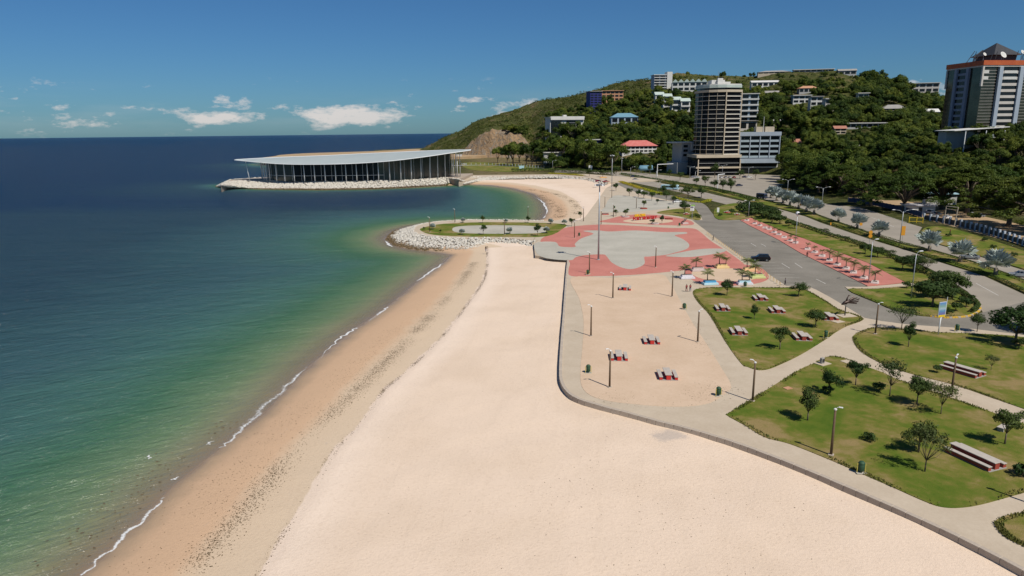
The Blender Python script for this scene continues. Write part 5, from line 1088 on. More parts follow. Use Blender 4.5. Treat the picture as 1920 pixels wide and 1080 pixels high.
# ---- hedges and flower beds
def hedge(name, label, cat, px, w, h, n, mat, z, leaf=0.22, seed=1, part_name='foliage'):
    rr = np.random.default_rng(seed); c = np.array(smooth_poly(G2(px, z), 8, False)); L = np.r_[0, np.cumsum(np.linalg.norm(np.diff(c, axis=0), axis=1))]; s = rr.random(n) * L[-1]
    x = np.interp(s, L, c[:, 0]); y = np.interp(s, L, c[:, 1]); tx = np.gradient(c[:, 0]); ty = np.gradient(c[:, 1]); nx = np.interp(s, L, -ty); ny = np.interp(s, L, tx); ln = np.hypot(nx, ny)
    hh = h * (0.75 + 0.5 * vnoise(s, s * 0, 2.5, seed)); a = rr.uniform(-1, 1, n); g = a * w / 2; zz = z + hh * np.where(rr.random(n) < 0.6, np.sqrt(np.maximum(1 - a * a * 0.7, 0)), rr.random(n))
    o0 = c[len(c) // 2]; P = np.stack([x + nx / ln * g - o0[0], y + ny / ln * g - o0[1], zz - z], 1); O = np.stack([nx / ln * a * 0.6, ny / ln * a * 0.6, np.full(n, 0.8)], 1)
    V = leaf_quads(P, O, leaf, rr); root = empty(name, (o0[0], o0[1], z), 0, label, cat); mobj(part_name, np_mesh(part_name, V, np.arange(len(V)).reshape(-1, 4), MATS[mat]), root)
    st = MB()
    for q in range(0, len(c), 3): st.tube([(c[q, 0] - o0[0], c[q, 1] - o0[1], -0.1), (c[q, 0] - o0[0], c[q, 1] - o0[1], h * 0.5)], 0.05, 5)
    st.build('stem', MATS['bark'], root); return root
hedge('hedge', 'long clipped green hedge on the median towards the towers', 'hedge', [(1165, 327), (1230, 338), (1290, 348), (1340, 357), (1385, 368), (1420, 378)], 3.2, 1.3, 9000, 'leaf_hedge', 0.1, 0.26, 1)
hedge('hedge', 'hedge lining the near side of the main road median', 'hedge', [(1535, 413), (1600, 433), (1680, 460), (1760, 486), (1846, 513), (1940, 556)], 0.7, 0.55, 5000, 'leaf_hedge', 0.13, 0.15, 2)
hedge('hedge', 'hedge lining the far side of the main road median', 'hedge', [(1440, 377), (1500, 392), (1560, 414), (1650, 443), (1754, 474), (1841, 499), (1940, 537)], 0.65, 0.5, 4500, 'leaf_hedge', 0.13, 0.15, 3)
hedge('hedge', 'low hedge and shrubs along the verge behind the red pavement', 'hedge', [(1500, 423), (1550, 440), (1620, 462), (1690, 490), (1745, 516), (1790, 543)], 1.4, 1.0, 5000, 'leaf_hedge', 0.14, 0.2, 4)
hedge('hedge', 'dark hedge curving round the road island', 'hedge', [(1764, 521), (1800, 548), (1829, 567), (1833, 577), (1822, 586)], 0.8, 0.7, 3000, 'leaf_hedge', 0.19, 0.14, 5)
hedge('flower_bed', 'bright yellow flower bed at the bend of the access road', 'flower bed', [(1163, 341), (1178, 346), (1196, 352), (1206, 355)], 4.5, 0.7, 3500, 'leaf_yellow', 0.05, 0.24, 6, 'flowers')
hedge('flower_bed', 'yellow flower bed between the access road and bus', 'flower bed', [(1210, 356), (1228, 361), (1246, 366)], 4.0, 0.7, 2600, 'leaf_yellow', 0.05, 0.24, 7, 'flowers')
hedge('flower_bed', 'yellow flower bed in front of the parked white car', 'flower bed', [(1262, 370), (1290, 377), (1318, 380), (1330, 375)], 3.2, 0.6, 2400, 'leaf_yellow', 0.05, 0.24, 8, 'flowers')
hedge('flower_bed', 'distant strip of yellow flowers above the bay beach', 'flower bed', [(1030, 326), (1060, 327.5), (1095, 330)], 4.0, 0.8, 2200, 'leaf_yellow', 0.6, 0.3, 9, 'flowers')
hedge('hedge', 'rough hedge above the bay flowers', 'hedge', [(960, 322), (1010, 321), (1060, 322), (1110, 325), (1150, 327)], 6, 2.4, 5200, 'leaf_hedge', 0.1, 0.42, 10)
hedge('hedge', 'short hedge left of the branch road lawn', 'hedge', [(1296, 408), (1305, 404), (1312, 409)], 1.6, 0.9, 1200, 'leaf_hedge', 0.16, 0.16, 11)

# ---- rain trees and hillside woodland
def umbrella_proto(seed, Rr, h):
    rr = np.random.default_rng(seed); o = empty('rain_tree', (0, 0, -50), 0, 'x', 'tree', 'rain trees behind the fence'); nc = 150; a = rr.random(nc) * 6.28; r = Rr * np.sqrt(rr.random(nc)) * (0.9 + 0.2 * np.sin(a * 3 + seed))
    C = np.stack([np.cos(a) * r, np.sin(a) * r, h - (r / Rr) ** 2 * h * 0.64 + rr.normal(0, 0.4, nc)], 1); nl = 150; Pn = np.repeat(C, nl, 0); dd = rdir(rr, len(Pn)); P = Pn + dd * np.array([1.9, 1.9, 0.8]) * rr.random((len(Pn), 1)) ** 0.4
    O = dd * 0.6 + np.array([0, 0, 0.8]); V = leaf_quads(P, O, 0.28, rr); mobj('crown', np_mesh('crown', V, np.arange(len(V)).reshape(-1, 4), MATS['leaf_rain']), o)
    mb = MB(); mb.tube([(0, 0, -1), (0.2, 0.1, 2), (0, 0, 4)], [0.9, 0.7, 0.65], 9)
    for c in C[rr.permutation(nc)[:16]]: mb.tube([(0, 0, 3.6), (c[0] * 0.35, c[1] * 0.35, 3.6 + (c[2] - 3.6) * 0.55), c], [0.42, 0.28, 0.08], 6)
    mb.build('trunk', MATS['bark'], o, smooth=True); return Placer(o)
RAIN = [umbrella_proto(160, 15, 15.5), umbrella_proto(161, 13, 14.5)]
for k_, px, py, sc, label in [(0, 1694, 397, 1.02, 'wide umbrella-shaped rain tree with dark forked trunk behind the fence'), (1, 1632, 386, 1.0, 'rain tree behind the blue fence next to the bare lot'), (0, 1812, 400, 1.15, 'rain tree with a smooth domed top above the parked cars'), (1, 1765, 392, 1.1, 'rain tree in the middle of the shaded parking lot'),
                              (1, 1890, 425, 1.1, 'low spreading rain tree hanging over the fence pillars'), (0, 1580, 368, 0.95, 'rain tree at the roadside near the silver palms'), (1, 1535, 362, 0.95, 'rain tree behind the double street light'), (0, 1960, 438, 1.2, 'rain tree at the far end of the pillar fence'), (1, 1500, 352, 0.9, 'tall rain tree right of the blue-grey office block'), (0, 1850, 392, 1.1, 'rain tree between the lot and the wooded knoll')]:
    p = G(px, py, 0); RAIN[k_]((p[0], p[1], -0.05), random.random() * 6, sc, label)
HT_ = [tree_proto('hill_tree', 'x', 'tree', 'trees on the wooded hillside', 170 + i, (4.2 + 0.5 * (i % 3), 4.0, 3.2 + 0.5 * (i % 2)), 6.0 + (i % 3), 30, 1.4, 150, 0.30, 'leaf_hill', 3.0, 0.3, 7) for i in range(6)]
# candidate spots on a jittered grid over the slopes
gx, gy = np.meshgrid(np.arange(-80, 760, 7.4), np.arange(300, 1040, 7.4)); gx = gx.ravel(); gy = gy.ravel(); kx_, ky_ = np.meshgrid(np.arange(170, 450, 5.2), np.arange(280, 470, 5.2)); gsel = ~((gx > 165) & (gy < 470)); gx = np.r_[gx[gsel], kx_.ravel()]; gy = np.r_[gy[gsel], ky_.ravel()]; gx = gx + rng.uniform(-2.6, 2.6, gx.size); gy = gy + rng.uniform(-2.6, 2.6, gy.size)
gz = hill_z(gx, gy); uu = U_(gx, gy); y0 = tab(BASE, uu); y1 = tab(RIDGE, uu); tt = (gy - y0) / (y1 - y0)
pp = PJ(np.stack([gx, gy, gz], 1))
ok = (gz > 0.4) & (uu > 940) & (uu < 2080) & (tt < 1.02)
# tree density: thick on the right and on the lower slopes, open scrub on the left ridge and the crest
den = np.interp(uu, [940, 1010, 1100, 1250, 1400, 1600, 2000], [0.1, 0.5, 0.7, 0.95, 1.0, 1.0, 1.0]); den *= np.where(uu < 1330, np.interp(tt, [0, 0.45, 0.62, 1.0], [1.6, 1.2, 0.35, 0.04]), np.where(uu < 1600, np.interp(tt, [0, 0.6, 0.75, 1.0], [1.3, 1.1, 0.3, 0.03]), np.interp(tt, [0, 0.6, 0.85, 1.0], [1.3, 1.1, 0.8, 0.5])))
den *= np.where((vnoise(gx, gy, 40, 8) > 0.70) & (gy > 520), 0.35, 1.0)
den = np.where((gy > 900) & (uu < 1040), den * 0.3, den); den = np.where(gy < 470, 1.0, den)
ok &= rng.random(len(gx)) < den
def clear_of(x, y, extra=0.0):
    m_ = np.ones(len(x), bool); front = np.zeros(len(x), bool)
    for hx, hy, hr, hd in HOUSES:
        dx = (x - hx - (y - hy) * hx / hy); dy = y - hy
        m_ &= ~((np.abs(dx) < hr + 2) & (dy > -5) & (dy < hd + 5)); front |= (np.abs(dx) < hr + 2) & (dy > -30) & (dy <= -5)
    m_ &= ~((x > kt.location.x - 6) & (x < kt.location.x + WX + 10) & (y > kt.location.y - 14) & (y < kt.location.y + WY + 6))
    m_ &= ~((np.abs(x - tw.location.x - 18) < 48) & (y > 480) & (y < tw.location.y + 32))
    return m_, front
m_, front = clear_of(gx, gy); ok &= m_
sc = np.clip(0.62 + 0.85 * rng.random(len(gx)) ** 1.7, 0.4, 1.45) * np.where(gy < 470, 0.68, 1.0); sc = np.where(front, np.minimum(sc * 0.5, 0.5), sc); sc = np.where((tt > 0.72) & (uu < 1600), sc * 0.6, sc)
I = np.nonzero(ok)[0]; vis = I[np.argsort(gy[I])]
near300 = vis[:255]; restI = vis[255:]
QT = [(px + rng.uniform(-6, 6), py) for px, py in [(938, 306), (950, 309), (962, 311), (972, 305), (985, 309), (998, 312), (1008, 307), (1020, 311), (1032, 314), (1044, 311), (1056, 315), (1066, 312), (1080, 316), (1092, 318), (1104, 316), (1118, 320), (1012, 301), (1028, 304), (1042, 303), (1058, 306), (1000, 302), (985, 301), (1072, 307), (1090, 309), (1130, 319), (1142, 322), (1100, 305)]]
for px, py in QT:
    p = G(px, py, 0); hz = max(0.0, float(hill_z(np.array([p[0]]), np.array([p[1]]))[0])); s_ = rng.uniform(1.5, 2.3); HT_[int(rng.integers(6))]((p[0], p[1], hz - 0.4), rng.random() * 6.28, s_, 'dark dense tree in the grove between the quarry and the bay', 'grove by the quarry')
for px, py in [(1474, 337), (1486, 342), (1500, 348), (1516, 353), (1530, 357), (1548, 362), (1478, 328), (1494, 332), (1512, 338), (1532, 344), (1552, 350), (1566, 358), (1470, 322)]:
    p = G(px, py, 0); s_ = rng.uniform(1.5, 2.1); HT_[int(rng.integers(6))]((p[0], p[1], -0.1), rng.random() * 6.28, s_, 'tall dark roadside tree right of the blue-grey office block', 'roadside trees by the office block')
def tree_label(x, y):
    u = float(U_(x, y))
    if y < 470: return ('leafy tree in the dense wood on the knoll below the office tower', 'trees on the knoll')
    if u < 1290: return ('leafy tree on the slope round the red-roofed villa', 'trees round the red-roofed villa')
    if u < 1480: return ('leafy tree on the slope behind the banded tower', 'trees behind the banded tower')
    return ('leafy tree on the valley slope between the office block and the knoll', 'trees on the valley slope')
for i in near300:
    HT_[int(rng.integers(6))]((gx[i], gy[i], gz[i] - 0.4), rng.random() * 6.28, (sc[i], sc[i], sc[i] * rng.uniform(0.85, 1.2)), *tree_label(gx[i], gy[i]))
def woodland(name, X, Y, Z, S, mat, seed, nl, leaf, base=(4.2, 4.0, 3.2), zc=5.2, nc=16):
    rr = np.random.default_rng(seed); VV = []
    protos = []
    for q in range(5):
        P, O, C = crown_pts(rr, base, zc, nc, 1.55, nl); protos.append(leaf_quads(P, O, leaf, rr))
    for x, y, z, s in zip(X, Y, Z, S):
        a = rr.random() * 6.28; ca, sa = math.cos(a), math.sin(a); v = protos[int(rr.integers(5))] * (s, s, s * rr.uniform(0.8, 1.25)); w = v.copy(); w[:, 0] = v[:, 0] * ca - v[:, 1] * sa + x; w[:, 1] = v[:, 0] * sa + v[:, 1] * ca + y; w[:, 2] += z; VV.append(w)
    V = np.concatenate(VV); o = mobj(name, np_mesh(name, V, np.arange(len(V)).reshape(-1, 4), MATS[mat])); tag(o, kind='stuff'); return o
leafmat('leaf_wood', (0.022, 0.050, 0.006), (0.140, 0.165, 0.026), 0.09, 0.0, 0.32)
me = bpy.data.meshes.new('distant_woodland'); nR = len(restI); me.vertices.add(nR)
me.vertices.foreach_set('co', np.stack([gx[restI], gy[restI], gz[restI] - 2.9 * sc[restI]], 1).astype(np.float32).ravel())
a_ = me.attributes.new('size', 'FLOAT_VECTOR', 'POINT'); s0 = sc[restI] * rng.uniform(0.8, 1.25, nR); a_.data.foreach_set('vector', np.stack([s0 * rng.uniform(0.85, 1.3, nR), s0 * rng.uniform(0.85, 1.3, nR), s0 * rng.uniform(0.8, 1.35, nR)], 1).astype(np.float32).ravel())
a_ = me.attributes.new('turn', 'FLOAT_VECTOR', 'POINT'); a_.data.foreach_set('vector', np.stack([np.zeros(nR), np.zeros(nR), rng.random(nR) * 6.28], 1).astype(np.float32).ravel())
a_ = me.attributes.new('pick', 'INT', 'POINT'); a_.data.foreach_set('value', rng.integers(0, 6, nR).astype(np.int32)); me.update()
dw = mobj('distant_woodland', me); tag(dw, kind='stuff'); me.materials.append(MATS['leaf_hill'])
ng = bpy.data.node_groups.new('woodland', 'GeometryNodeTree'); ng.interface.new_socket('Geometry', in_out='INPUT', socket_type='NodeSocketGeometry'); ng.interface.new_socket('Geometry', in_out='OUTPUT', socket_type='NodeSocketGeometry')
gi = ng.nodes.new('NodeGroupInput'); go = ng.nodes.new('NodeGroupOutput'); jn = ng.nodes.new('GeometryNodeJoinGeometry'); ip = ng.nodes.new('GeometryNodeInstanceOnPoints'); ip.inputs['Pick Instance'].default_value = True
for h in reversed(HT_):
    oi_ = ng.nodes.new('GeometryNodeObjectInfo'); oi_.transform_space = 'ORIGINAL'; oi_.inputs['Object'].default_value = [c for c in kids(h.p) if c.name.startswith('crown')][0]; oi_.inputs['As Instance'].default_value = True; ng.links.new(oi_.outputs['Geometry'], jn.inputs[0])
def nattr(nm, typ):
    n_ = ng.nodes.new('GeometryNodeInputNamedAttribute'); n_.data_type = typ; n_.inputs['Name'].default_value = nm; return n_.outputs['Attribute']
ng.links.new(gi.outputs[0], ip.inputs['Points']); ng.links.new(jn.outputs[0], ip.inputs['Instance']); ng.links.new(nattr('pick', 'INT'), ip.inputs['Instance Index']); ng.links.new(nattr('turn', 'FLOAT_VECTOR'), ip.inputs['Rotation']); ng.links.new(nattr('size', 'FLOAT_VECTOR'), ip.inputs['Scale']); ng.links.new(ip.outputs[0], go.inputs[0])
dw.modifiers.new('woodland', 'NODES').node_group = ng
# open scrub over the ridge
n = 34000; sx_ = np.r_[rng.uniform(-260, 700, 10000), rng.uniform(-260, 240, 24000)]; sy_ = rng.uniform(480, 1330, n); sz_ = hill_z(sx_, sy_); uu = U_(sx_, sy_); tt = (sy_ - tab(BASE, uu)) / (tab(RIDGE, uu) - tab(BASE, uu))
m_, front = clear_of(sx_, sy_); rockz = (uu > 862) & (uu < 1012) & (sy_ - tab(BASE, uu) < 44)
ok = m_ & (sz_ > 0.5) & (tt < 1.05) & (uu > 780) & (uu < 2060) & (rng.random(n) < np.clip((vnoise(sx_, sy_, 26, 12) - 0.18) * 1.7, 0.05, 1)) & (~rockz | (rng.random(n) < 0.05))
woodland('hillside_scrub', sx_[ok], sy_[ok], sz_[ok] - 0.5, 0.20 + 0.34 * rng.random(ok.sum()) ** 2.2, 'leaf_scrub', 32, 7, 1.25, (4.4, 4.2, 3.0), 2.2, 5)
# ================================================================== STREET FURNITURE AND OTHER THINGS
M('post_brown', (0.105, 0.070, 0.042), (0.155, 0.105, 0.065), 1.2, 0.85, 0.2, bump=0.3, bscale=6)
M('lamp_white', (0.72, 0.72, 0.70), (0.62, 0.62, 0.60), 2.0, 0.45, 0.4)
M('galv', (0.33, 0.35, 0.36), (0.42, 0.44, 0.45), 1.0, 0.45, 0.5, metal=0.4)
M('table_red', (0.55, 0.040, 0.030), (0.45, 0.034, 0.026), 1.5, 0.7, 0.3)
M('table_brown', (0.34, 0.062, 0.040), (0.27, 0.05, 0.034), 1.5, 0.7, 0.3)
M('table_top', (0.47, 0.42, 0.36), (0.37, 0.33, 0.29), 1.5, 0.8, 0.25, bump=0.2, bscale=8)
M('bin_green', (0.022, 0.060, 0.030), (0.035, 0.085, 0.045), 2.0, 0.6, 0.3)
M('post_yellow', (0.60, 0.50, 0.10), (0.50, 0.42, 0.10), 2.0, 0.6, 0.3)
M('bronze', (0.050, 0.032, 0.026), (0.085, 0.052, 0.040), 1.5, 0.45, 0.5, metal=0.4)
M('stone_grey', (0.34, 0.32, 0.29), (0.25, 0.24, 0.22), 2.0, 0.85, 0.2)
M('car_black', (0.006, 0.006, 0.007), (0.009, 0.009, 0.010), 1.0, 0.22, 0.35)
M('car_white', (0.66, 0.66, 0.65), (0.60, 0.60, 0.59), 1.0, 0.25, 0.5)
M('car_silver', (0.36, 0.37, 0.38), (0.42, 0.43, 0.44), 1.0, 0.25, 0.5, metal=0.5)
M('car_blue', (0.035, 0.045, 0.08), (0.05, 0.06, 0.10), 1.0, 0.25, 0.5)
M('car_red', (0.30, 0.03, 0.03), (0.26, 0.03, 0.03), 1.0, 0.25, 0.5)
M('tyre', (0.012, 0.012, 0.012), (0.02, 0.02, 0.02), 3.0, 0.85, 0.2)
M('rim', (0.40, 0.41, 0.42), (0.32, 0.33, 0.34), 3.0, 0.35, 0.5, metal=0.8)
M('car_glass', (0.010, 0.013, 0.015), (0.016, 0.02, 0.022), 1.0, 0.06, 0.6)
M('head_lamp', (0.70, 0.72, 0.72), (0.6, 0.62, 0.62), 3.0, 0.15, 0.6)
M('tail_lamp', (0.30, 0.01, 0.01), (0.25, 0.01, 0.01), 3.0, 0.25, 0.5)
M('fence_blue', (0.045, 0.065, 0.12), (0.07, 0.09, 0.15), 1.0, 0.7, 0.3)
M('pillar_pale', (0.36, 0.41, 0.47), (0.44, 0.48, 0.53), 1.0, 0.8, 0.25)
M('sign_blue', (0.05, 0.17, 0.42), (0.10, 0.28, 0.50), 0.9, 0.5, 0.4)
M('sign_yellow', (0.72, 0.52, 0.02), (0.66, 0.46, 0.02), 0.9, 0.5, 0.4)
M('sign_orange', (0.62, 0.28, 0.02), (0.55, 0.24, 0.02), 0.9, 0.5, 0.4)
M('sign_green', (0.20, 0.42, 0.06), (0.24, 0.46, 0.08), 0.9, 0.5, 0.4)
M('letter_red', (0.46, 0.020, 0.025), (0.40, 0.018, 0.022), 1.0, 0.5, 0.4)
M('letter_yellow', (0.78, 0.46, 0.02), (0.70, 0.40, 0.02), 1.0, 0.5, 0.4)
for nm, c in dict(pl_white=(0.62, 0.60, 0.62), pl_blue=(0.08, 0.30, 0.50), pl_sky=(0.42, 0.62, 0.68), pl_pink=(0.56, 0.46, 0.42), pl_yellow=(0.68, 0.50, 0.24), pl_orange=(0.66, 0.40, 0.22), pl_lime=(0.52, 0.56, 0.24)).items(): M(nm, c, tuple(v * 0.85 for v in c), 1.2, 0.7, 0.3)
M('soil', (0.07, 0.05, 0.035), (0.11, 0.08, 0.06), 3.0, 0.95, 0.1)
ZP = 0.125; ZL = 0.19; ZS = 0.15

# ---- lamp posts: brown timber post, short bracket and white lantern
def lamp_proto():
    o = empty('lamp_post', (0, 0, -60), 0, 'x', 'lamp post', 'brown lamp posts of the park')
    MB().tube([(0, 0, -0.1), (0, 0, 2.6), (0, 0, 5.15)], [0.145, 0.13, 0.11], 8).build('post', MATS['post_brown'], o, smooth=True)
    MB().box((0, 0, 0.04), (0.55, 0.55, 0.12)).build('footing', MATS['wall_concrete'], o, bevel=0.02)
    MB().lathe([(0.12, 5.1), (0.16, 5.14), (0.16, 5.26), (0.04, 5.32)], n=8).build('cap', MATS['lamp_white'], o)
    MB().tube([(0, 0, 5.2), (-0.15, 0, 5.40), (-0.30, 0, 5.48)], [0.045, 0.04, 0.035], 6).build('bracket', MATS['lamp_white'], o)
    h = MB(); h.box((-0.48, 0, 5.50), (0.46, 0.20, 0.09), top=0.8); h.build('lantern', MATS['lamp_white'], o, bevel=0.02); return Placer(o)
LAMP = lamp_proto()
for px, py, z, rz, label in [
    (1143, 726, ZS, 0.3, 'brown lamp post standing against a red table on the sand court'), (1108, 630, ZS, 0.2, 'brown lamp post on the bare sand court edge beside the sea wall'),
    (1149, 559, ZS, 0.0, 'brown lamp post left of the smallest-looking red table by the plaza'), (1260, 556, ZS, 0.4, 'brown lamp post near the two walkers in red shirts'),
    (1308, 641, ZS, 3.5, 'brown lamp post on the sand court edge beside the lawn footpath'), (1411, 752, ZP, -0.6, 'brown lamp post at the footpath fork beside the green bin'),
    (1558, 853, ZL, 2.6, 'brown lamp post on the lawn by the sea wall footpath'), (1783, 742, ZL, 3.9, 'brown lamp post between the footpath and a long table'),
    (1641, 626, ZL, 2.8, 'reddish brown lamp post with white footing beside the road'), (1105, 513, ZP, 0.0, 'brown lamp post beside a bin on the red plaza corner'),
    (1229, 501, ZP, 0.5, 'brown lamp post on the red strip beside the pale inlay'), (1077, 446, ZP, 1.0, 'brown lamp post on the red plaza next to the grassy spit'),
    (806, 435, ZS, 0.5, 'brown lamp post at the tip of the grassy spit'), (853, 417, ZS, 0.6, 'brown lamp post on the bay side of the spit'),
    (990, 412.5, ZS, 2.0, 'brown lamp post on the spit overlooking the bay beach'), (946, 440, ZS, 0.8, 'brown lamp post in front of the pale oval on the spit'),
    (1094, 415, ZP, 0.0, 'brown lamp post at the corner of the bay sand'), (1127, 421, ZP, 0.0, 'brown lamp post close to the tall grey mast'),
    (1150, 407, ZP, 0.0, 'brown lamp post left of two small planter trees'), (1134, 389, ZP, 0.0, 'brown lamp post on the upper plaza edge by the bay'),
    (1147, 371, ZP, 0.0, 'brown lamp post at the head of the upper plaza'), (1193, 391, ZP, 0.0, 'brown lamp post in the middle of the upper plaza'),
    (1946, 949, ZP, 2.6, 'brown lamp post at the right footpath bend, casting a long shadow')]:
    p = G(px, py, z); LAMP((p[0], p[1], z), rz, 1.0 if py > 440 else 0.98, label)

# ---- tall masts
def mast(px, py, h, label, r=0.26, heads=6):
    p = G(px, py, ZP); o = empty('light_mast', (p[0], p[1], ZP if py > 350 else 0), 0, label, 'mast')
    MB().tube([(0, 0, -0.1), (0, 0, h * 0.5), (0, 0, h)], [r, r * 0.78, r * 0.5], 10).build('pole', MATS['galv'], o, smooth=True)
    MB().lathe([(r * 1.8, 0), (r * 1.8, 0.12), (r * 1.2, 0.2)], n=10).build('base_plate', MATS['galv'], o)
    MB().lathe([(0.9, h - 0.5), (1.0, h - 0.42), (1.0, h - 0.34), (0.9, h - 0.28)], n=12).build('head_ring', MATS['steel_grey'], o)
    for i in range(heads):
        a = 2 * math.pi * i / heads; MB().box((math.cos(a) * 1.15, math.sin(a) * 1.15, h - 0.55), (0.4, 0.55, 0.45), a, top=0.7).build('floodlight', MATS['lamp_white' if i % 2 else 'steel_grey'], o)
    return o
mast(1122, 487, 20.6, 'very tall grey floodlight mast on the red plaza')
mast(1147, 352, 20.0, 'tall grey floodlight mast where the access road bends', 0.24)
mast(1165.5, 322, 12.0, 'pale floodlight mast in front of the wooded slope', 0.25, 4)
mast(1094, 316, 12, 'pale lighting mast below the retaining wall', 0.2, 4)

# ---- silver street lights
def street_light(px, py, h, label, arms=2, span=2.6, rz=0.0, z=0.1, r=0.11, droop=0.0):
    p = G(px, py, z); o = empty('street_light', (p[0], p[1], z), rz, label, 'street light')
    MB().tube([(0, 0, -0.1), (0, 0, h * 0.55), (0, 0, h)], [r * 1.2, r, r * 0.7], 8).build('pole', MATS['galv'], o, smooth=True)
    for s in ((-1, 1) if arms == 2 else (1,)):
        MB().tube([(0, 0, h - 0.5), (s * span * 0.35, 0, h + 0.25 - droop * 0.2), (s * span, 0, h + 0.55 - droop)], [r * 0.6, r * 0.5, r * 0.4], 6).build('arm', MATS['galv'], o, smooth=True)
        MB().box((s * (span + 0.35), 0, h + 0.55 - droop), (0.9, 0.32, 0.14), top=0.75).build('lamp_head', MATS['lamp_white'], o)
    return o
for a in [(1541, 384, 7.6, 'silver double-arm street light in front of the rain trees'), (1476, 364, 7.4, 'silver double-arm street light beside the cluster of silver palms'), (1687, 456, 9.6, 'tall silver double-arm street light with orange sign on the median'),
          (1354, 331, 8, 'double-arm street light in front of the tower podium'), (1293, 335, 8, 'curved street light left of the tower podium', 1), (1403, 333, 7, 'slim street light in front of the blue-grey office block', 1),
          (1230, 343, 8, 'slim street light behind the parked bus', 1), (1303, 345, 8, 'slim street light on the clipped median', 1), (1182, 335, 8, 'slim street light near the teal canopy', 1), (1036, 321, 9, 'slim street light at the foot of the retaining wall', 1),
          (957, 312, 10, 'street light furthest along the shore by the quarry', 2)]:
    street_light(*a)
street_light(1628, 531, 9.4, 'slim tall pole light standing on the red pavement end', 1, 0.8, 0.3, 0.13, 0.08)
street_light(1708, 560, 9.2, 'slim tall pole light on the triangular lawn', 1, 0.8, 0.3, ZL, 0.08)
street_light(1403, 411, 6.8, 'slim pole with crossbar at the top of the red pavement', 2, 1.4, 0.2, 0.13, 0.07)
street_light(1233, 362, 5.5, 'slim pole light beside the yellow flower bed', 1, 0.8, 0.2, 0.05, 0.07)
p = G(1491, 458, 0.13); o = empty('camera_pole', (p[0], p[1], 0.13), 0, 'slim pole topped by a round white and blue globe', 'pole')
MB().tube([(0, 0, -0.1), (0, 0, 9.0)], [0.1, 0.07], 8).build('pole', MATS['galv'], o, smooth=True)
bm = MB(); bm.lathe([(0.05, -0.62), (0.45, -0.45), (0.62, 0), (0.45, 0.45), (0.05, 0.62)], n=14); bm.build('globe', MATS['lamp_white'], o, smooth=True, loc=(0, 0, 9.3)); bm = MB(); bm.lathe([(0.30, -0.06), (0.30, 0.06)], n=12); q = bm.build('lens', MATS['car_glass'], o, loc=(0.1, -0.6, 9.3)); q.rotation_euler = (R_(90), 0, 0)

# ---- picnic tables
def table_proto(name, L, body, group, label='x'):
    o = empty(name, (0, 0, -60), 0, label, 'picnic table', group)
    MB().box((0, 0, 0.02), (L + 0.15, 2.55, 0.05)).build('base_slab', MATS['stone_grey'], o)
    for y, w, h, nm in ((0, 0.62, 0.68, 'table_block'), (-1.06, 0.40, 0.38, 'bench_block'), (1.06, 0.40, 0.38, 'bench_block')):
        MB().box((0, y, 0.05 + h / 2), (L - 0.12, w, h)).build(nm, MATS[body], o)
    for y, w, h, nm in ((0, 0.98, 0.73, 'table_top'), (-1.06, 0.52, 0.43, 'bench_top'), (1.06, 0.52, 0.43, 'bench_top')):
        MB().box((0, y, h + 0.045), (L, w, 0.09)).build(nm, MATS['table_top'], o, bevel=0.015)
    return Placer(o)
def ang(a, b, z=0.7): A = G(*a, z); B = G(*b, z); return math.atan2(B[1] - A[1], B[0] - A[0])
TS = table_proto('picnic_table', 3.1, 'table_red', 'bright red picnic tables on the sand court'); aS = ang((1246.5, 691), (1253, 706.5))
for px, py, rz, label in [(1251, 706, aS, 'bright red picnic table nearest the court corner bin'), (1221, 641, aS, 'bright red picnic table in the middle of the sand court'), (1160, 671, aS, 'bright red picnic table right behind a lamp post'), (1172, 542, aS - 0.1, 'bright red picnic table closest to the red plaza')]:
    p = G(px, py, ZS); TS((p[0], p[1], ZS), rz, 1.0, label)
TL = table_proto('picnic_table', 3.1, 'table_brown', 'brick red picnic tables on the lawn'); aL = ang((1495, 620), (1511, 636))
for px, py, label in [(1425, 561, 'brick red table at the top of the lawn near the road'), (1354, 580, 'brick red table on the lawn nearest the sand court path'), (1456, 584, 'brick red table right of the small leaning lawn tree'), (1384, 624, 'brick red table alone on the left of the lawn'), (1503, 634, 'brick red table beside the spreading tree and lawn bin'), (1554, 597, 'brick red table half hidden by a round tree near the sculpture')]:
    p = G(px, py, ZL); TL((p[0], p[1], ZL), aL, 1.0, label)
TB = table_proto('long_table', 5.0, 'table_brown', 'long brick red tables'); 
p = G(1826, 861, ZL); TB((p[0], p[1], ZL), ang((1786, 833), (1864, 868)), 1.0, 'long brick red table with benches near the sea wall lawn edge')
p = G(1804, 697, ZL); TB((p[0], p[1], ZL), ang((1776, 682), (1832, 698)), 1.0, 'long brick red table beyond the footpath, behind a lamp post')
for px, py, label in [(1135, 402, 'red table on the promenade corner beside the bay sand'), (1287, 402, 'red table under the tree on the small upper lawn'), (1382, 403, 'red table on the lawn across the branch road'), (1363, 399, 'red table half hidden by hedge across the branch road')]:
    p = G(px, py, 0.16); TS((p[0], p[1], 0.16), rng.random() * 3, 0.85, label, 'red tables beyond the plaza')
p = G(1890, 806, ZL); MB().box((0, 0, 0.3), (1.6, 0.8, 0.6), 0.5).build
o = empty('stone_bench', (p[0] - 0.6, p[1], ZL), 0.6, 'pale stone bench behind the bushy tree', 'bench'); MB().box((0, 0, 0.45), (1.7, 0.7, 0.1)).build('seat', MATS['table_top'], o); [MB().box((x, 0, 0.2), (0.2, 0.6, 0.4)).build('leg', MATS['stone_grey'], o) for x in (-0.6, 0.6)]

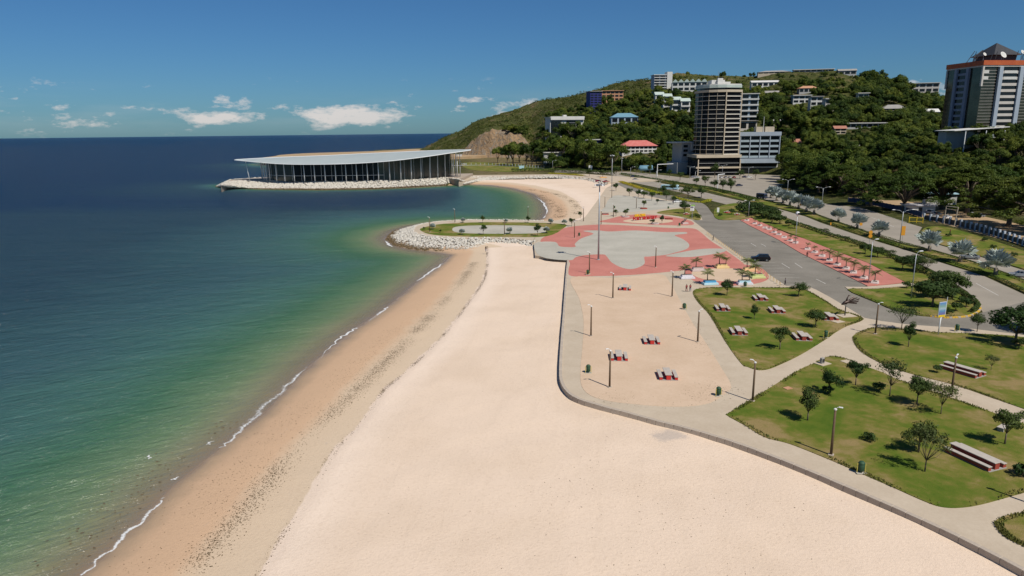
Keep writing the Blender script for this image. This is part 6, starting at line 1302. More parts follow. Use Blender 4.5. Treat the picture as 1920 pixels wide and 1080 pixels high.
# ---- litter bins: green drum hung between two posts
def bin_proto():
    o = empty('litter_bin', (0, 0, -60), 0, 'x', 'bin', 'green litter bins')
    MB().lathe([(0.24, 0.22), (0.30, 0.28), (0.31, 0.95), (0.27, 0.99)], n=12).build('drum', MATS['bin_green'], o, smooth=True)
    MB().lathe([(0.33, 0.98), (0.34, 1.05), (0.20, 1.22), (0.04, 1.26)], n=12).build('lid', MATS['bin_green'], o, smooth=True)
    for s in (-1, 1): MB().tube([(s * 0.4, 0, -0.05), (s * 0.4, 0, 0.95), (s * 0.31, 0, 1.0)], 0.045, 6).build('post', MATS['post_yellow'], o)
    MB().box((0, 0, 0.02), (1.0, 0.6, 0.05)).build('footing', MATS['concrete_grey'], o); return Placer(o)
BIN = bin_proto()
for px, py, z, label in [(1347, 742, ZS, 'green bin at the corner of the sand court path'), (1103, 699, ZS, 'green bin on the sand beside the sea wall'), (1283, 580, ZS, 'green bin on the court edge below the two walkers'), (1102, 515, ZP, 'green bin at the foot of the plaza corner lamp post'),
                         (1397, 538, ZP, 'green bin in front of the pale blue planter'), (1548, 633, ZL, 'green bin on the lawn edge near the sculpture path'), (1614, 886, ZL, 'green bin with yellow post by the sea wall footpath'), (1794, 621, ZP, 'green bin beside the road under the billboard'),
                         (1086, 443, ZP, 'green bin on the red plaza beside the spit'), (1274, 424, ZP, 'green bin at the plaza edge near the black figure'), (1253, 392, ZP, 'green bin on the path above the lettering'), (1152, 391, ZP, 'green bin beside an upper plaza lamp post')]:
    p = G(px, py, z); BIN((p[0], p[1], z), rng.random() * 1.0 - 0.5, 1.0, label)

# ---- coloured planter benches with palms
def planter(px, py, z, mat1, mat2, label, s=1.0, rz=0.0, palm=True):
    p = G(px, py, z); o = empty('planter_bench', (p[0], p[1], z), rz, label, 'planter'); W, Dp = 4.2 * s, 2.4 * s
    MB().box((0, 0, 0.24), (W, Dp, 0.48), top=0.94).build('seat_base', MATS[mat1], o, bevel=0.04)
    MB().box((0, 0.15 * s, 0.68), (W * 0.78, Dp * 0.62, 0.5), top=0.96).build('planter_box', MATS[mat2], o, bevel=0.03)
    MB().box((0, 0.15 * s, 0.94), (W * 0.68, Dp * 0.48, 0.05)).build('soil', MATS['soil'], o)
    return o, p
for px, py, m1, m2, lab, pal in [(1288, 522, 'pl_white', 'pl_white', 'white planter bench with palm beside the walkers', 'palm in the white planter bench'), (1331, 533, 'pl_sky', 'pl_blue', 'two-tone blue planter bench', 'palm in the two-tone blue planter'), (1396, 533, 'pl_white', 'pl_sky', 'pale blue planter bench behind a bin', 'palm in the pale blue planter'),
                           (1309, 508, 'pl_pink', 'pl_pink', 'pale pink planter bench on the plaza ring', 'palm in the pale pink planter'), (1353, 502, 'pl_yellow', 'pl_yellow', 'yellow planter bench with tall palm', 'palm in the yellow planter'), (1405, 508, 'pl_orange', 'pl_yellow', 'orange and yellow planter bench by the kerb', 'palm in the orange and yellow planter'), (1420, 521, 'pl_lime', 'pl_lime', 'lime green planter bench by the kerb', 'palm in the lime green planter')]:
    o, p = planter(px, py, ZP + 0.02, m1, m2, lab, 0.82, rng.uniform(-0.15, 0.15))
    PALM[int(rng.integers(2))]((p[0] - 0.5, p[1] + 0.3, ZP + 0.9), rng.random() * 6, 1.7 if py < 505 else 1.45, pal)
    if px in (1353, 1405, 1396): PALM[int(rng.integers(2))]((p[0] + 1.1, p[1] + 0.2, ZP + 0.9), rng.random() * 6, 1.2, 'second ' + pal)
# wedge planters along the red pavement
def wedge_proto():
    o = empty('wedge_planter', (0, 0, -60), 0, 'x', 'planter', 'pale wedge planters along the red pavement')
    V = [(-1.1, -0.9, 0), (1.1, -0.9, 0), (1.1, 0.9, 0), (-1.1, 0.9, 0), (-0.95, -0.75, 0.30), (0.95, -0.75, 0.30), (0.95, 0.75, 0.85), (-0.95, 0.75, 0.85)]
    MB().add(V, [(3, 2, 1, 0), (4, 5, 6, 7), (0, 1, 5, 4), (1, 2, 6, 5), (2, 3, 7, 6), (3, 0, 4, 7)]).build('body', MATS['pl_pink'], o); MB().box((0, 0.2, 0.64), (1.2, 0.7, 0.12)).build('soil', MATS['soil'], o); return Placer(o)
WP = wedge_proto()
for i, (px, py) in enumerate([(1397, 415), (1412, 421), (1421, 424.5), (1431, 429), (1439, 431.5), (1448, 437.5), (1457, 441.5), (1467, 447), (1478, 453), (1488, 457), (1511, 469), (1524, 475), (1538, 482), (1552, 490), (1566, 498), (1583, 505.5), (1597, 513), (1616, 523), (1637, 532)]):
    p = G(px + 3, py - 1, 0.13); WP((p[0], p[1], 0.13), -0.75 + 0.3 * math.sin(i * 2.1), 0.72, 'pale wedge planter with small palm along the red pavement'); 
    if i not in (3, 7): PALM[i % 2]((p[0] + 0.2, p[1] + 0.4, 0.75), i * 1.1, 0.8 if i < 13 else 1.45, 'small palm growing in a wedge planter on the red pavement', 'wedge planter palms')
# round planter seats on the upper plaza
for px, py, lab in [(1207, 391.5, 'dark ring planter under the round tree on the upper plaza'), (1228, 420, 'pale ring planter in front of the big lettering'), (1254, 411, 'dark ring planter right of the big lettering'), (1173, 407, 'small ring planter left of the big lettering')]:
    p = G(px, py, ZP); o = empty('ring_planter', (p[0], p[1], ZP), 0, lab, 'planter'); MB().lathe([(1.6, 0), (1.6, 0.42), (1.2, 0.45), (1.15, 0.3)], n=16).build('ring', MATS['table_brown' if 'dark' in lab else 'pl_pink'], o); MB().lathe([(1.1, 0.0), (1.1, 0.32)], n=14).build('soil', MATS['soil'], o)
plant(PT[1], 1224, 420, 0.7, 'small tree in the pale ring planter before the lettering', z=0.14); plant(PT[2], 1241, 419, 0.75, 'small tree at the end of the big lettering', z=0.14)

# ---- big free-standing lettering
dg = None
def letters(root, text, h, x0, width, z0, mat, depth=0.35):
    cu = bpy.data.curves.new('t', 'FONT'); xs_ = []; tmp = []
    for ch in text:
        if ch == ' ': tmp.append(None); continue
        c = bpy.data.curves.new('letter', 'FONT'); c.body = ch; c.size = h * 1.38; c.extrude = depth / 2; c.offset = 0.05; c.resolution_u = 2; ob = bpy.data.objects.new('tmp', c); COL.objects.link(ob); tmp.append(ob)
    bpy.context.view_layer.update(); dgx = bpy.context.evaluated_depsgraph_get(); ms = [None if t is None else bpy.data.meshes.new_from_object(t.evaluated_get(dgx)) for t in tmp]
    ws = [h * 0.32 if m_ is None else max(v.co.x for v in m_.vertices) - min(v.co.x for v in m_.vertices) + 0.10 * h for m_ in ms]; k_ = width / sum(ws); x = x0
    for t, m_, w_ in zip(tmp, ms, ws):
        if m_ is not None:
            mn = min(v.co.x for v in m_.vertices); o = mobj('letter', m_, root, (x - mn * k_, 0, z0)); m_.materials.clear(); m_.materials.append(MATS[mat]); o.rotation_euler = (R_(90), 0, 0); o.scale = (k_, 1, 1); bpy.data.objects.remove(t)
        x += w_ * k_
    bpy.data.curves.remove(cu)
a = G(1187, 414.2, ZP); b = G(1232, 410.6, ZP); sg = empty('letter_sign', (a[0], a[1], ZP), math.atan2(b[1] - a[1], b[0] - a[0]), 'free-standing yellow and red capital letters on the plaza island', 'sign')
Ls = np.linalg.norm(b - a); letters(sg, 'PORT MORESBY', 1.25, 0, Ls, 0.15, 'letter_red'); letters(sg, 'AMAZING', 1.0, 0.5, Ls * 0.46, 1.55, 'letter_yellow')
MB().box((Ls / 2, 0, 0.07), (Ls + 0.6, 0.9, 0.16)).build('plinth', MATS['concrete_grey'], sg); MB().box((Ls * 0.25, 0.12, 1.48), (Ls * 0.48, 0.2, 0.1)).build('rail', MATS['letter_red'], sg)
for x in (0.15, Ls * 0.27): MB().box((x, 0.2, 0.75), (0.12, 0.12, 1.5)).build('support', MATS['dark_metal'], sg)

# ---- dark bird-like sculpture on a plinth
p = G(1584, 592, ZL); sc_ = empty('sculpture', (p[0], p[1], ZL), 0.2, 'dark bronze winged sculpture on a slim post beside the road', 'sculpture')
MB().tube([(0, 0, 0), (0, 0, 1.9)], [0.11, 0.09], 8).build('post', MATS['dark_metal'], sc_); MB().box((0.3, 0, 0.03), (3.0, 2.2, 0.06)).build('base_slab', MATS['concrete'], sc_)
MB().tube([(-0.9, 0, 2.2), (-0.2, 0, 2.5), (0.5, 0, 2.75), (0.8, 0, 3.0)], [0.12, 0.36, 0.3, 0.1], 8).build('body', MATS['bronze'], sc_, smooth=True)
MB().tube([(0.0, 0, 2.7), (0.15, 0, 3.3), (0.35, 0, 3.75)], [0.22, 0.13, 0.09], 7).build('neck', MATS['bronze'], sc_, smooth=True); MB().tube([(0.3, 0, 3.65), (0.42, 0, 3.85), (0.75, 0, 3.75)], [0.1, 0.13, 0.03], 7).build('head', MATS['bronze'], sc_, smooth=True)
for i, (dx, dz) in enumerate([(1.9, 1.0), (2.3, 0.75), (2.1, 0.35), (1.7, 0.0), (-0.7, -0.25), (-1.1, 0.05), (-0.6, 0.45)]):
    for s in (-1, 1):
        if dx < 0 and s > 0: continue
        MB().add([(0, s * 0.15, 2.45), (0.2, s * 0.25, 2.62), (dx, s * (0.5 + 0.1 * i), 2.5 + dz + 0.10), (dx - 0.1, s * (0.5 + 0.1 * i), 2.5 + dz - 0.12), (0, s * 0.10, 2.42), (0.2, s * 0.20, 2.58), (dx, s * (0.45 + 0.1 * i), 2.46 + dz + 0.08), (dx - 0.1, s * (0.45 + 0.1 * i), 2.46 + dz - 0.14)], [(0, 1, 2, 3), (7, 6, 5, 4), (0, 4, 5, 1), (1, 5, 6, 2), (2, 6, 7, 3), (3, 7, 4, 0)]).build('feather', MATS['bronze'], sc_)
# black figure on the plaza edge
p = G(1282, 420, ZP); o = empty('sculpture', (p[0], p[1], ZP), 0.3, 'small dark animal sculpture on a pale block at the plaza edge', 'sculpture'); MB().box((0.4, 0, 0.25), (2.4, 1.4, 0.5)).build('block', MATS['pl_pink'], o, bevel=0.03)
MB().tube([(-1.2, 0, 0.7), (-0.3, 0, 1.0), (0.5, 0, 1.35), (1.1, 0, 1.9)], [0.1, 0.32, 0.3, 0.1], 7).build('body', MATS['bronze'], o, smooth=True); MB().tube([(0.3, 0, 1.2), (0.2, 0, 1.9)], [0.2, 0.08], 6).build('fin', MATS['bronze'], o)
# small monument and marker slabs on the lawn point
p = G(1541, 682, ZL); mo = empty('monument', (p[0], p[1], ZL), 0.5, 'small grey stone monument on a pale slab at the lawn point', 'monument'); MB().box((0.1, 0, 0.04), (2.0, 1.6, 0.09)).build('base_slab', MATS['concrete'], mo); MB().box((0, 0, 0.5), (0.7, 0.5, 0.9), top=0.8).build('stone', MATS['stone_grey'], mo, bevel=0.06); MB().box((-0.02, -0.27, 0.55), (0.4, 0.04, 0.5)).build('plaque', MATS['dark_metal'], mo)
for px, py, w, mt, lab in [(1588, 678, 1.5, 'concrete', 'flat pale ground slab set in the lawn beyond the monument'), (1477, 728, 1.0, 'brick_orange', 'flat orange ground slab set in the lawn below the footpath'), (1571, 603, 1.9, 'concrete', 'flat pale ground slab in front of the sculpture')]:
    p = G(px, py, ZL); o = empty('ground_slab', (p[0], p[1], ZL), 0.4, lab, 'slab'); MB().box((0, 0, 0.03), (w, w * 0.8, 0.06)).build('slab', MATS[mt], o)

# ---- billboard on a post
p = G(1759, 627, ZL); bb = empty('billboard', (p[0], p[1], ZL), 0.30, 'upright blue poster with yellow foot on a slim white post', 'billboard')
MB().tube([(0, 0, -0.1), (0.1, 0, 3.0)], 0.10, 8).build('post', MATS['lamp_white'], bb, smooth=True)
MB().box((0.15, 0, 4.35), (1.5, 0.12, 2.5)).build('frame', MATS['steel_white'], bb)
m, nt = newmat('poster_print'); k = NT(nt); ob_ = k.obj(); sp = k.n('ShaderNodeSeparateXYZ'); k.l(ob_, sp.inputs[0])
n1 = k.noise(ob_, 2.2, 3); zz = k.math('ADD', sp.outputs[2], k.math('MULTIPLY', n1, 0.35))
k.out(k.ramp(k.math('DIVIDE', k.math('SUBTRACT', zz, 3.3), 2.6, True), [(0.0, (0.05, 0.12, 0.34)), (0.22, (0.16, 0.16, 0.36)), (0.36, (0.10, 0.26, 0.42)), (0.52, (0.36, 0.46, 0.52)), (0.66, (0.22, 0.36, 0.30)), (0.82, (0.14, 0.28, 0.46)), (1.0, (0.10, 0.20, 0.50))]), 0.45, 0.4)
MB().box((0.15, -0.075, 4.45), (1.36, 0.02, 2.2)).build('poster', MATS['poster_print'], bb); MB().box((0.15, -0.078, 3.22), (1.4, 0.03, 0.36)).build('poster_foot', MATS['sign_yellow'], bb)
MB().tube([(0.95, 0, 3.2), (1.0, 0, 6.4)], 0.05, 6).build('side_rail', MATS['lamp_white'], bb)
# roadside signs
def post_sign(px, py, h, w, hh, mat, label, z=0.1, disc=False, rz=0.0, name='road_sign'):
    p = G(px, py, z); o = empty(name, (p[0], p[1], z), rz, label, 'sign'); MB().tube([(0, 0, -0.05), (0, 0, h)], 0.05, 6).build('post', MATS['galv'], o)
    if disc:
        for i in range(disc): q = MB().lathe([(w / 2, 0), (w / 2, 0.06)], n=14).build('disc', MATS[mat], o, loc=(0, -0.09, h - w / 2 - i * w * 0.95)); q.rotation_euler = (R_(90), 0, 0)
    else: MB().box((0, -0.09, h - hh / 2), (w, 0.05, hh)).build('panel', MATS[mat], o)
    return o
post_sign(1630, 458, 4.2, 1.15, 1, 'sign_orange', 'pair of round orange signs stacked on one post', disc=2)
post_sign(1613, 432, 2.6, 0.95, 0.9, 'sign_orange', 'square orange sign among the silver palms'); post_sign(1557, 425, 1.5, 0.4, 0.9, 'sign_orange', 'low narrow orange sign on the median')
post_sign(1691, 456, 5.2, 1.15, 2.8, 'sign_orange', 'tall orange banner sign on the light pole')
post_sign(1500, 392, 2.4, 0.9, 0.9, 'sign_orange', 'orange diamond sign between silver palms', rz=0.2)
post_sign(1297, 411, 5.2, 1.5, 1.9, 'lamp_white', 'white banner sign with green top on a pole by the branch road', 0.16); post_sign(1298, 411.3, 5.7, 1.5, 0.5, 'sign_green', 'green top strip sign above the white banner', 0.16)
post_sign(1346, 401, 2.6, 0.9, 1.9, 'lamp_white', 'white and blue panel sign across the branch road', 0.16); post_sign(1203, 367, 3.0, 1.4, 1.8, 'lamp_white', 'white panel sign by the upper plaza road', 0.1); post_sign(1107, 321, 5, 3.0, 4.2, 'lamp_white', 'white panel sign below the wooded slope', 0.1)
post_sign(978, 318, 3.6, 4.5, 2.6, 'pl_sky', 'pale blue kiosk board at the end of the bay', 0.1)
# goal-like white gantry over the far road
for px, py, w, h, lab in [(1232, 331, 12, 9, 'white gantry pole reaching over the far road'), (1345, 353, 4, 8, 'white bent gantry pole on the median')]:
    p = G(px, py, 0); o = empty('gantry', (p[0], p[1], 0), 0, lab, 'gantry'); MB().tube([(0, 0, 0), (0, 0, h)], 0.3, 8).build('post', MATS['lamp_white'], o); MB().tube([(0, 0, h), (w, 0, h + 0.4)], 0.26, 8).build('beam', MATS['lamp_white'], o)
# bollard hoops between promenade and parking bays
def hoop_proto():
    o = empty('hoop_bollard', (0, 0, -60), 0, 'x', 'bollard', 'pale hoop bollards along the parking kerb')
    for s in (-1, 1): MB().tube([(s * 0.32, 0, -0.05), (s * 0.32, 0, 0.85)], 0.05, 6).build('leg', MATS['pl_yellow'], o)
    MB().tube([(-0.36, 0, 0.85), (0.36, 0, 0.85)], 0.055, 6).build('top_rail', MATS['pl_yellow'], o); MB().box((0, 0, 0.01), (0.95, 0.3, 0.04)).build('footing', MATS['concrete_grey'], o); return Placer(o)
HOOP = hoop_proto(); A = np.array(G(1331, 440, ZP)); B = np.array(G(1470, 536, ZP)); dv = (B - A) / np.linalg.norm(B - A)
for i in range(34):
    q = A + (B - A) * (i / 33) + np.array([-dv[1], dv[0], 0]) * 0.9 * (1 if -dv[1] < 0 else -1) * 1.0; HOOP((q[0], q[1], ZP), math.atan2(dv[1], dv[0]), 1.0, 'pale hoop bollard in the row along the parking kerb')

# ---- vehicles
def car_proto(name, label, prof, cab, Wd, paint, wheels, wr, group=None, cat='car', glass_rows=None):
    """prof: side outline of the body; cab: side outline of the glasshouse"""
    o = empty(name, (0, 0, -60), 0, label, cat, group)
    def side(poly, w0, w1, nm, mat, zsplit):
        n = len(poly); V = []
        for s in (-1, 1):
            for x, z in poly: V.append((x, s * (w0 if z <= zsplit else w1), z))
        Fs = [tuple(range(n - 1, -1, -1)), tuple(range(n, 2 * n))] + [(i, (i + 1) % n, n + (i + 1) % n, n + i) for i in range(n)]
        return MB().add(V, Fs).build(nm, MATS[mat], o, bevel=0.05 if nm == 'body' else 0.02)
    side(prof, Wd / 2, Wd / 2 * 0.95, 'body', paint, 0.7); g = side(cab, Wd / 2 * 0.9, Wd / 2 * 0.74, 'windows', 'car_glass', cab[0][1] + 0.05)
    zt = max(z for x, z in cab); xs_ = [x for x, z in cab if z > zt - 0.03]; MB().box(((min(xs_) + max(xs_)) / 2, 0, zt + 0.02), (max(xs_) - min(xs_) + 0.15, Wd * 0.74, 0.07)).build('roof', MATS[paint], o, bevel=0.02)
    for x in (min(xs_), (min(xs_) + max(xs_)) / 2, max(xs_)):
        for s in (-1, 1): MB().tube([(x + (0.12 if x == min(xs_) else 0), s * Wd * 0.445, cab[0][1]), (x, s * Wd * 0.375, zt)], 0.045, 5).build('pillar', MATS[paint], o)
    for x in wheels:
        for s in (-1, 1):
            w = MB(); w.lathe([(wr * 0.6, -0.11), (wr * 0.95, -0.11), (wr, -0.06), (wr, 0.06), (wr * 0.95, 0.11), (wr * 0.6, 0.11)], n=16); t = w.build('wheel', MATS['tyre'], o, loc=(x, s * (Wd / 2 - 0.08), wr)); t.rotation_euler = (R_(90), 0, 0)
            MB().lathe([(wr * 0.58, -0.115), (wr * 0.58, 0.115)], n=12).build('rim', MATS['rim'], t)
    xf = max(x for x, z in prof); xb = min(x for x, z in prof)
    for s in (-1, 1):
        MB().box((xf - 0.10, s * Wd * 0.36, 0.72), (0.16, 0.36, 0.18)).build('headlight', MATS['head_lamp'], o); MB().box((xb + 0.04, s * Wd * 0.40, 0.88), (0.12, 0.22, 0.3)).build('taillight', MATS['tail_lamp'], o)
        MB().box((0.85, s * (Wd / 2 + 0.08), 1.05), (0.16, 0.2, 0.13)).build('mirror', MATS[paint], o)
    MB().box((xb - 0.01, 0, 0.62), (0.04, 0.5, 0.14)).build('number_plate', MATS['lamp_white'], o)
    return o
SUV_P = [(-2.25, 0.35), (-1.85, 0.28), (1.9, 0.28), (2.28, 0.38), (2.32, 0.75), (2.15, 0.98), (1.0, 1.12), (-2.2, 1.12), (-2.32, 0.8)]; SUV_C = [(1.05, 1.1), (0.35, 1.68), (-1.75, 1.70), (-2.2, 1.12)]
SED_P = [(-2.2, 0.32), (-1.8, 0.25), (1.8, 0.25), (2.2, 0.35), (2.25, 0.62), (2.05, 0.80), (0.95, 0.92), (-1.5, 0.95), (-2.15, 0.92), (-2.25, 0.65)]; SED_C = [(0.95, 0.9), (0.25, 1.38), (-1.0, 1.40), (-1.75, 0.94)]
p = (G(1411, 491) + G(1443, 489)) / 2; suv = car_proto('parked_car', 'black sport utility car stopped on the parking road', SUV_P, SUV_C, 1.86, 'car_black', (-1.38, 1.42), 0.37)
suv.location = (p[0], p[1] + 0.6, 0.008); suv.rotation_euler = (0, 0, R_(168)); suv.scale = (1.06, 1.06, 1.06)
cars = {c: Placer(car_proto('parked_car', 'x', SED_P, SED_C, 1.74, c, (-1.35, 1.38), 0.32, 'cars by the towers and lots')) for c in ('car_white', 'car_silver', 'car_blue', 'car_red')}
for c, px, py, rz, lab in [('car_white', 1270, 380, 0.2, 'white car parked beside the upper plaza'), ('car_blue', 1386, 349, 0.3, 'dark blue car crossing the junction below the office block'), ('car_white', 1352, 334, 1.5, 'white car parked under the tower podium, first of its row'), ('car_silver', 1360, 334, 1.5, 'silver car parked under the tower podium beside a white one'), ('car_white', 1368, 334, 1.5, 'white car parked under the tower podium, third of its row'),
                           ('car_red', 1376, 334, 1.5, 'red car parked under the tower podium'), ('car_silver', 1300, 333, 0.1, 'silver car under the curved street light'), ('car_white', 1307, 334, 0.1, 'white car behind the silver one near the annex'), ('car_blue', 1397, 333, 0.2, 'dark blue car in front of the blue-grey office block'), ('car_white', 1404, 333.5, 0.2, 'white car in front of the blue-grey office block'),
                           ('car_white', 1824, 405, 0.4, 'white car parked under the rain trees behind the pillar fence'), ('car_silver', 1836, 407, 0.4, 'silver car parked under the rain trees behind the pillar fence'), ('car_white', 1745, 400, 0.6, 'white car behind the fence by the gate poles'), ('car_silver', 1757, 404, 0.6, 'silver car behind the fence by the gate poles'), ('car_white', 1775, 410, 0.6, 'white car behind the first fence pillars'), ('car_silver', 1748, 408, 0.6, 'silver car nearest the yellow gate'),
                           ('car_white', 1690, 372, 0.2, 'white car at the back of the bare lot'), ('car_silver', 1818, 485, 2.6, 'silver car on the far carriageway behind a silver palm'), ('car_silver', 1912, 519, 2.7, 'silver car on the far carriageway past the last palm'), ('car_blue', 1188, 332, 0.2, 'dark car on the far road near the flower bed'), ('car_silver', 1192, 338, 0.2, 'silver car next to the dark one near the flower bed'), ('car_white', 871, 309, 0.1, 'white car parked near the end of the hall'), ('car_blue', 845, 310, 0.1, 'dark car parked behind the hall columns'), ('car_red', 1122, 341, 0.1, 'red car at the top of the bay beach'), ('car_red', 1137, 342, 0.1, 'dark red car beside the orange stall')]:
    p = G(px, py, 0); cars[c]((p[0], p[1], 0.0 if py > 312 else 0.2), rz, 1.0, lab)
# bus and small truck
def box_vehicle(name, label, cat, px, py, rz, L, W_, Ht_, paint, win):
    p = G(px, py, 0); o = empty(name, (p[0], p[1], 0.0), rz, label, cat)
    V = [(-L / 2, 0.5), (L / 2, 0.5), (L / 2, 1.3), (L / 2 - 0.35, Ht_ - 0.2), (L / 2 - 0.7, Ht_), (-L / 2 + 0.2, Ht_), (-L / 2, Ht_ - 0.3)]; n = len(V); VV = [(x, s * W_ / 2 * (0.93 if z > 1.5 else 1), z) for s in (-1, 1) for x, z in V]
    MB().add(VV, [tuple(range(n - 1, -1, -1)), tuple(range(n, 2 * n))] + [(i, (i + 1) % n, n + (i + 1) % n, n + i) for i in range(n)]).build('body', MATS[paint], o, bevel=0.06)
    for s in (-1, 1):
        for i in range(win): x = -L / 2 + 0.6 + i * (L - 1.6) / win; MB().box((x + (L - 1.6) / win / 2, s * (W_ / 2 * 0.97 + 0.02), Ht_ * 0.66), ((L - 1.6) / win - 0.15, 0.06, Ht_ * 0.28)).build('window', MATS['car_glass'], o)
    MB().box((L / 2 - 0.12, 0, Ht_ * 0.64), (0.3, W_ * 0.84, Ht_ * 0.34)).build('windscreen', MATS['car_glass'], o)
    for x in (-L * 0.3, L * 0.32):
        for s in (-1, 1): t = MB().lathe([(0.3, -0.14), (0.48, -0.14), (0.5, 0), (0.48, 0.14), (0.3, 0.14)], n=14).build('wheel', MATS['tyre'], o, loc=(x, s * (W_ / 2 - 0.16), 0.5)); t.rotation_euler = (R_(90), 0, 0)
    return o
box_vehicle('bus', 'white and green bus on the near carriageway by the flower beds', 'bus', 1256, 356, R_(-28), 10.5, 2.5, 3.0, 'pl_sky', 7)
box_vehicle('minibus', 'dark minibus on the far carriageway beside the silver palms', 'minibus', 1428, 372, R_(-62), 5.6, 2.1, 2.6, 'car_blue', 3)
o = empty('canopy', (*G(1211, 325)[:2], 0), 0.1, 'teal canopy roof beside the far road', 'canopy'); MB().tube([(-6, 0, 3.4), (-5, 0, 4.4), (5, 0, 4.4), (6, 0, 3.4)], [1.4, 2.2, 2.2, 1.4], 10).build('roof', MATS['teal_roof'], o, smooth=True); [MB().tube([(x, 0, 0), (x, 0, 3.2)], 0.15, 6).build('post', MATS['galv'], o) for x in (-4, 0, 4)]
o = empty('market_stall', (*G(1131, 341)[:2], 0.6), 0.1, 'orange stall at the head of the bay beach', 'stall'); MB().box((0, 0, 2.6), (5, 4, 0.3), top=0.8).build('awning', MATS['sign_orange'], o); [MB().tube([(x, y, -0.2), (x, y, 2.5)], 0.06, 6).build('post', MATS['galv'], o) for x in (-2, 2) for y in (-1.5, 1.5)]; MB().box((0, -0.8, 0.5), (3.6, 0.7, 1.0)).build('counter', MATS['pl_pink'], o)

# ---- pillar fence and blue panels in front of the lot
def fence(px, label, name, pitch, ph, pw, pmat, fmat, fh, z=0.0):
    c = np.array(smooth_poly(G2(px, z), 6, False)); L = np.r_[0, np.cumsum(np.linalg.norm(np.diff(c, axis=0), axis=1))]; n = int(L[-1] / pitch); o = empty(name, (c[0, 0], c[0, 1], z), 0, label, 'fence'); P = np.stack([np.interp(np.linspace(0, L[-1], n + 1), L, c[:, 0]), np.interp(np.linspace(0, L[-1], n + 1), L, c[:, 1])], 1) - c[0]
    for i in range(n + 1):
        MB().box((0, 0, ph / 2), (pw, pw, ph)).build('pillar', MATS[pmat], o, loc=(P[i, 0], P[i, 1], 0))
        if i < n:
            d = P[i + 1] - P[i]; m_ = (P[i] + P[i + 1]) / 2; MB().box((0, 0, fh / 2 + 0.1), (np.linalg.norm(d) - pw - 0.02, 0.1, fh)).build('panel', MATS[fmat], o, loc=(m_[0], m_[1], 0), rz=math.atan2(d[1], d[0]))
    return o
fence([(1732, 412), (1790, 422), (1850, 438), (1920, 461), (2000, 490)], 'fence of pale pillars with dark panels beside the dry verge', 'pillar_fence', 3.2, 2.5, 0.6, 'pillar_pale', 'dark_metal', 1.6)
fence([(1590, 379), (1620, 382), (1660, 390), (1700, 399), (1728, 408)], 'dark blue panel fence under the rain trees', 'panel_fence', 3.0, 2.2, 0.25, 'fence_blue', 'fence_blue', 2.0)
fence([(848, 311), (900, 310), (960, 312), (1020, 316)], 'row of thin pale posts along the lawn behind the hall', 'post_fence', 5.0, 2.6, 0.35, 'pillar_pale', 'pl_white', 0.3)
p = G(1717, 418, 0); o = empty('gate', (p[0], p[1], 0), -0.4, 'yellow steel gate beside the blue fence', 'gate')
for x in (-2.2, 0.2, 2.2): MB().tube([(x, 0, 0), (x, 0, 2.2)], 0.12, 6).build('post', MATS['sign_yellow'], o)
for z in (0.5, 1.9): MB().tube([(-2.2, 0, z), (2.2, 0, z)], 0.08, 6).build('rail', MATS['sign_yellow'], o)
p = G(1789, 424, 0); o = empty('steel_gate', (p[0], p[1], 0), -0.3, 'tall pale steel gate frame above the parked cars', 'gate')
MB().tube([(0, 0, 0), (0.5, 0, 6.6)], 0.16, 6).build('post', MATS['cream'], o); MB().tube([(-1.6, 6, 0), (-1.6, 6, 6.4)], 0.14, 6).build('post', MATS['cream'], o); MB().tube([(0.5, 0, 6.6), (-1.6, 6, 6.4)], 0.14, 6).build('beam', MATS['cream'], o); MB().tube([(0.5, 0, 5.6), (-1.6, 6, 5.5)], 0.10, 6).build('beam', MATS['cream'], o)
# site office roofs glimpsed under the rain trees
for px, py, w, h, wl, rf, lab in [(1770, 384, 12, 4.5, 'white_wall', 'pl_sky', 'pale blue roofed shed half hidden under rain trees'), (1660, 366, 20, 3.2, 'grey_wall', 'grey_roof', 'long grey shed at the back of the bare lot'), (1730, 400, 11, 2.8, 'white_wall', 'pl_white', 'white container behind the blue panel fence')]:
    p = G(px, py, 0); o = empty('shed', (p[0], p[1] + 2, 0), -0.25, lab, 'shed'); part('wall', MATS[wl], o, (-w / 2, w / 2, 0, 6, 0, h)); part('roof', MATS[rf], o, (-w / 2 - .5, w / 2 + .5, -0.6, 6.5, h, h + 0.5)); part('door', MATS['dark_metal'], o, (-0.6, 0.8, -0.05, -0.003, 0, 2.2))

# ---- people
M('skin', (0.13, 0.065, 0.04), (0.10, 0.05, 0.03), 4.0, 0.6, 0.3)
M('hair', (0.012, 0.010, 0.009), (0.02, 0.016, 0.014), 6.0, 0.9, 0.1)
for nm, c in dict(cl_red=(0.36, 0.05, 0.06), cl_dark=(0.02, 0.022, 0.03), cl_blue=(0.10, 0.12, 0.22), cl_maroon=(0.20, 0.03, 0.04), cl_white=(0.5, 0.5, 0.5), cl_khaki=(0.25, 0.19, 0.12)).items(): M(nm, c, tuple(v * 0.8 for v in c), 5.0, 0.9, 0.1)
def skin_obj(name, joints, edges, mat, parent, root=0):
    me = bpy.data.meshes.new(name); me.from_pydata([j[:3] for j in joints], edges, []); o = mobj(name, me, parent); md = o.modifiers.new('skin', 'SKIN')
    sv = me.skin_vertices[0].data
    for i, j in enumerate(joints): sv[i].radius = (j[3], j[4] if len(j) > 4 else j[3])
    sv[root].use_root = True; md.use_smooth_shade = True; sb = o.modifiers.new('sub', 'SUBSURF'); sb.levels = 1; sb.render_levels = 1; me.materials.append(MATS[mat]); return o
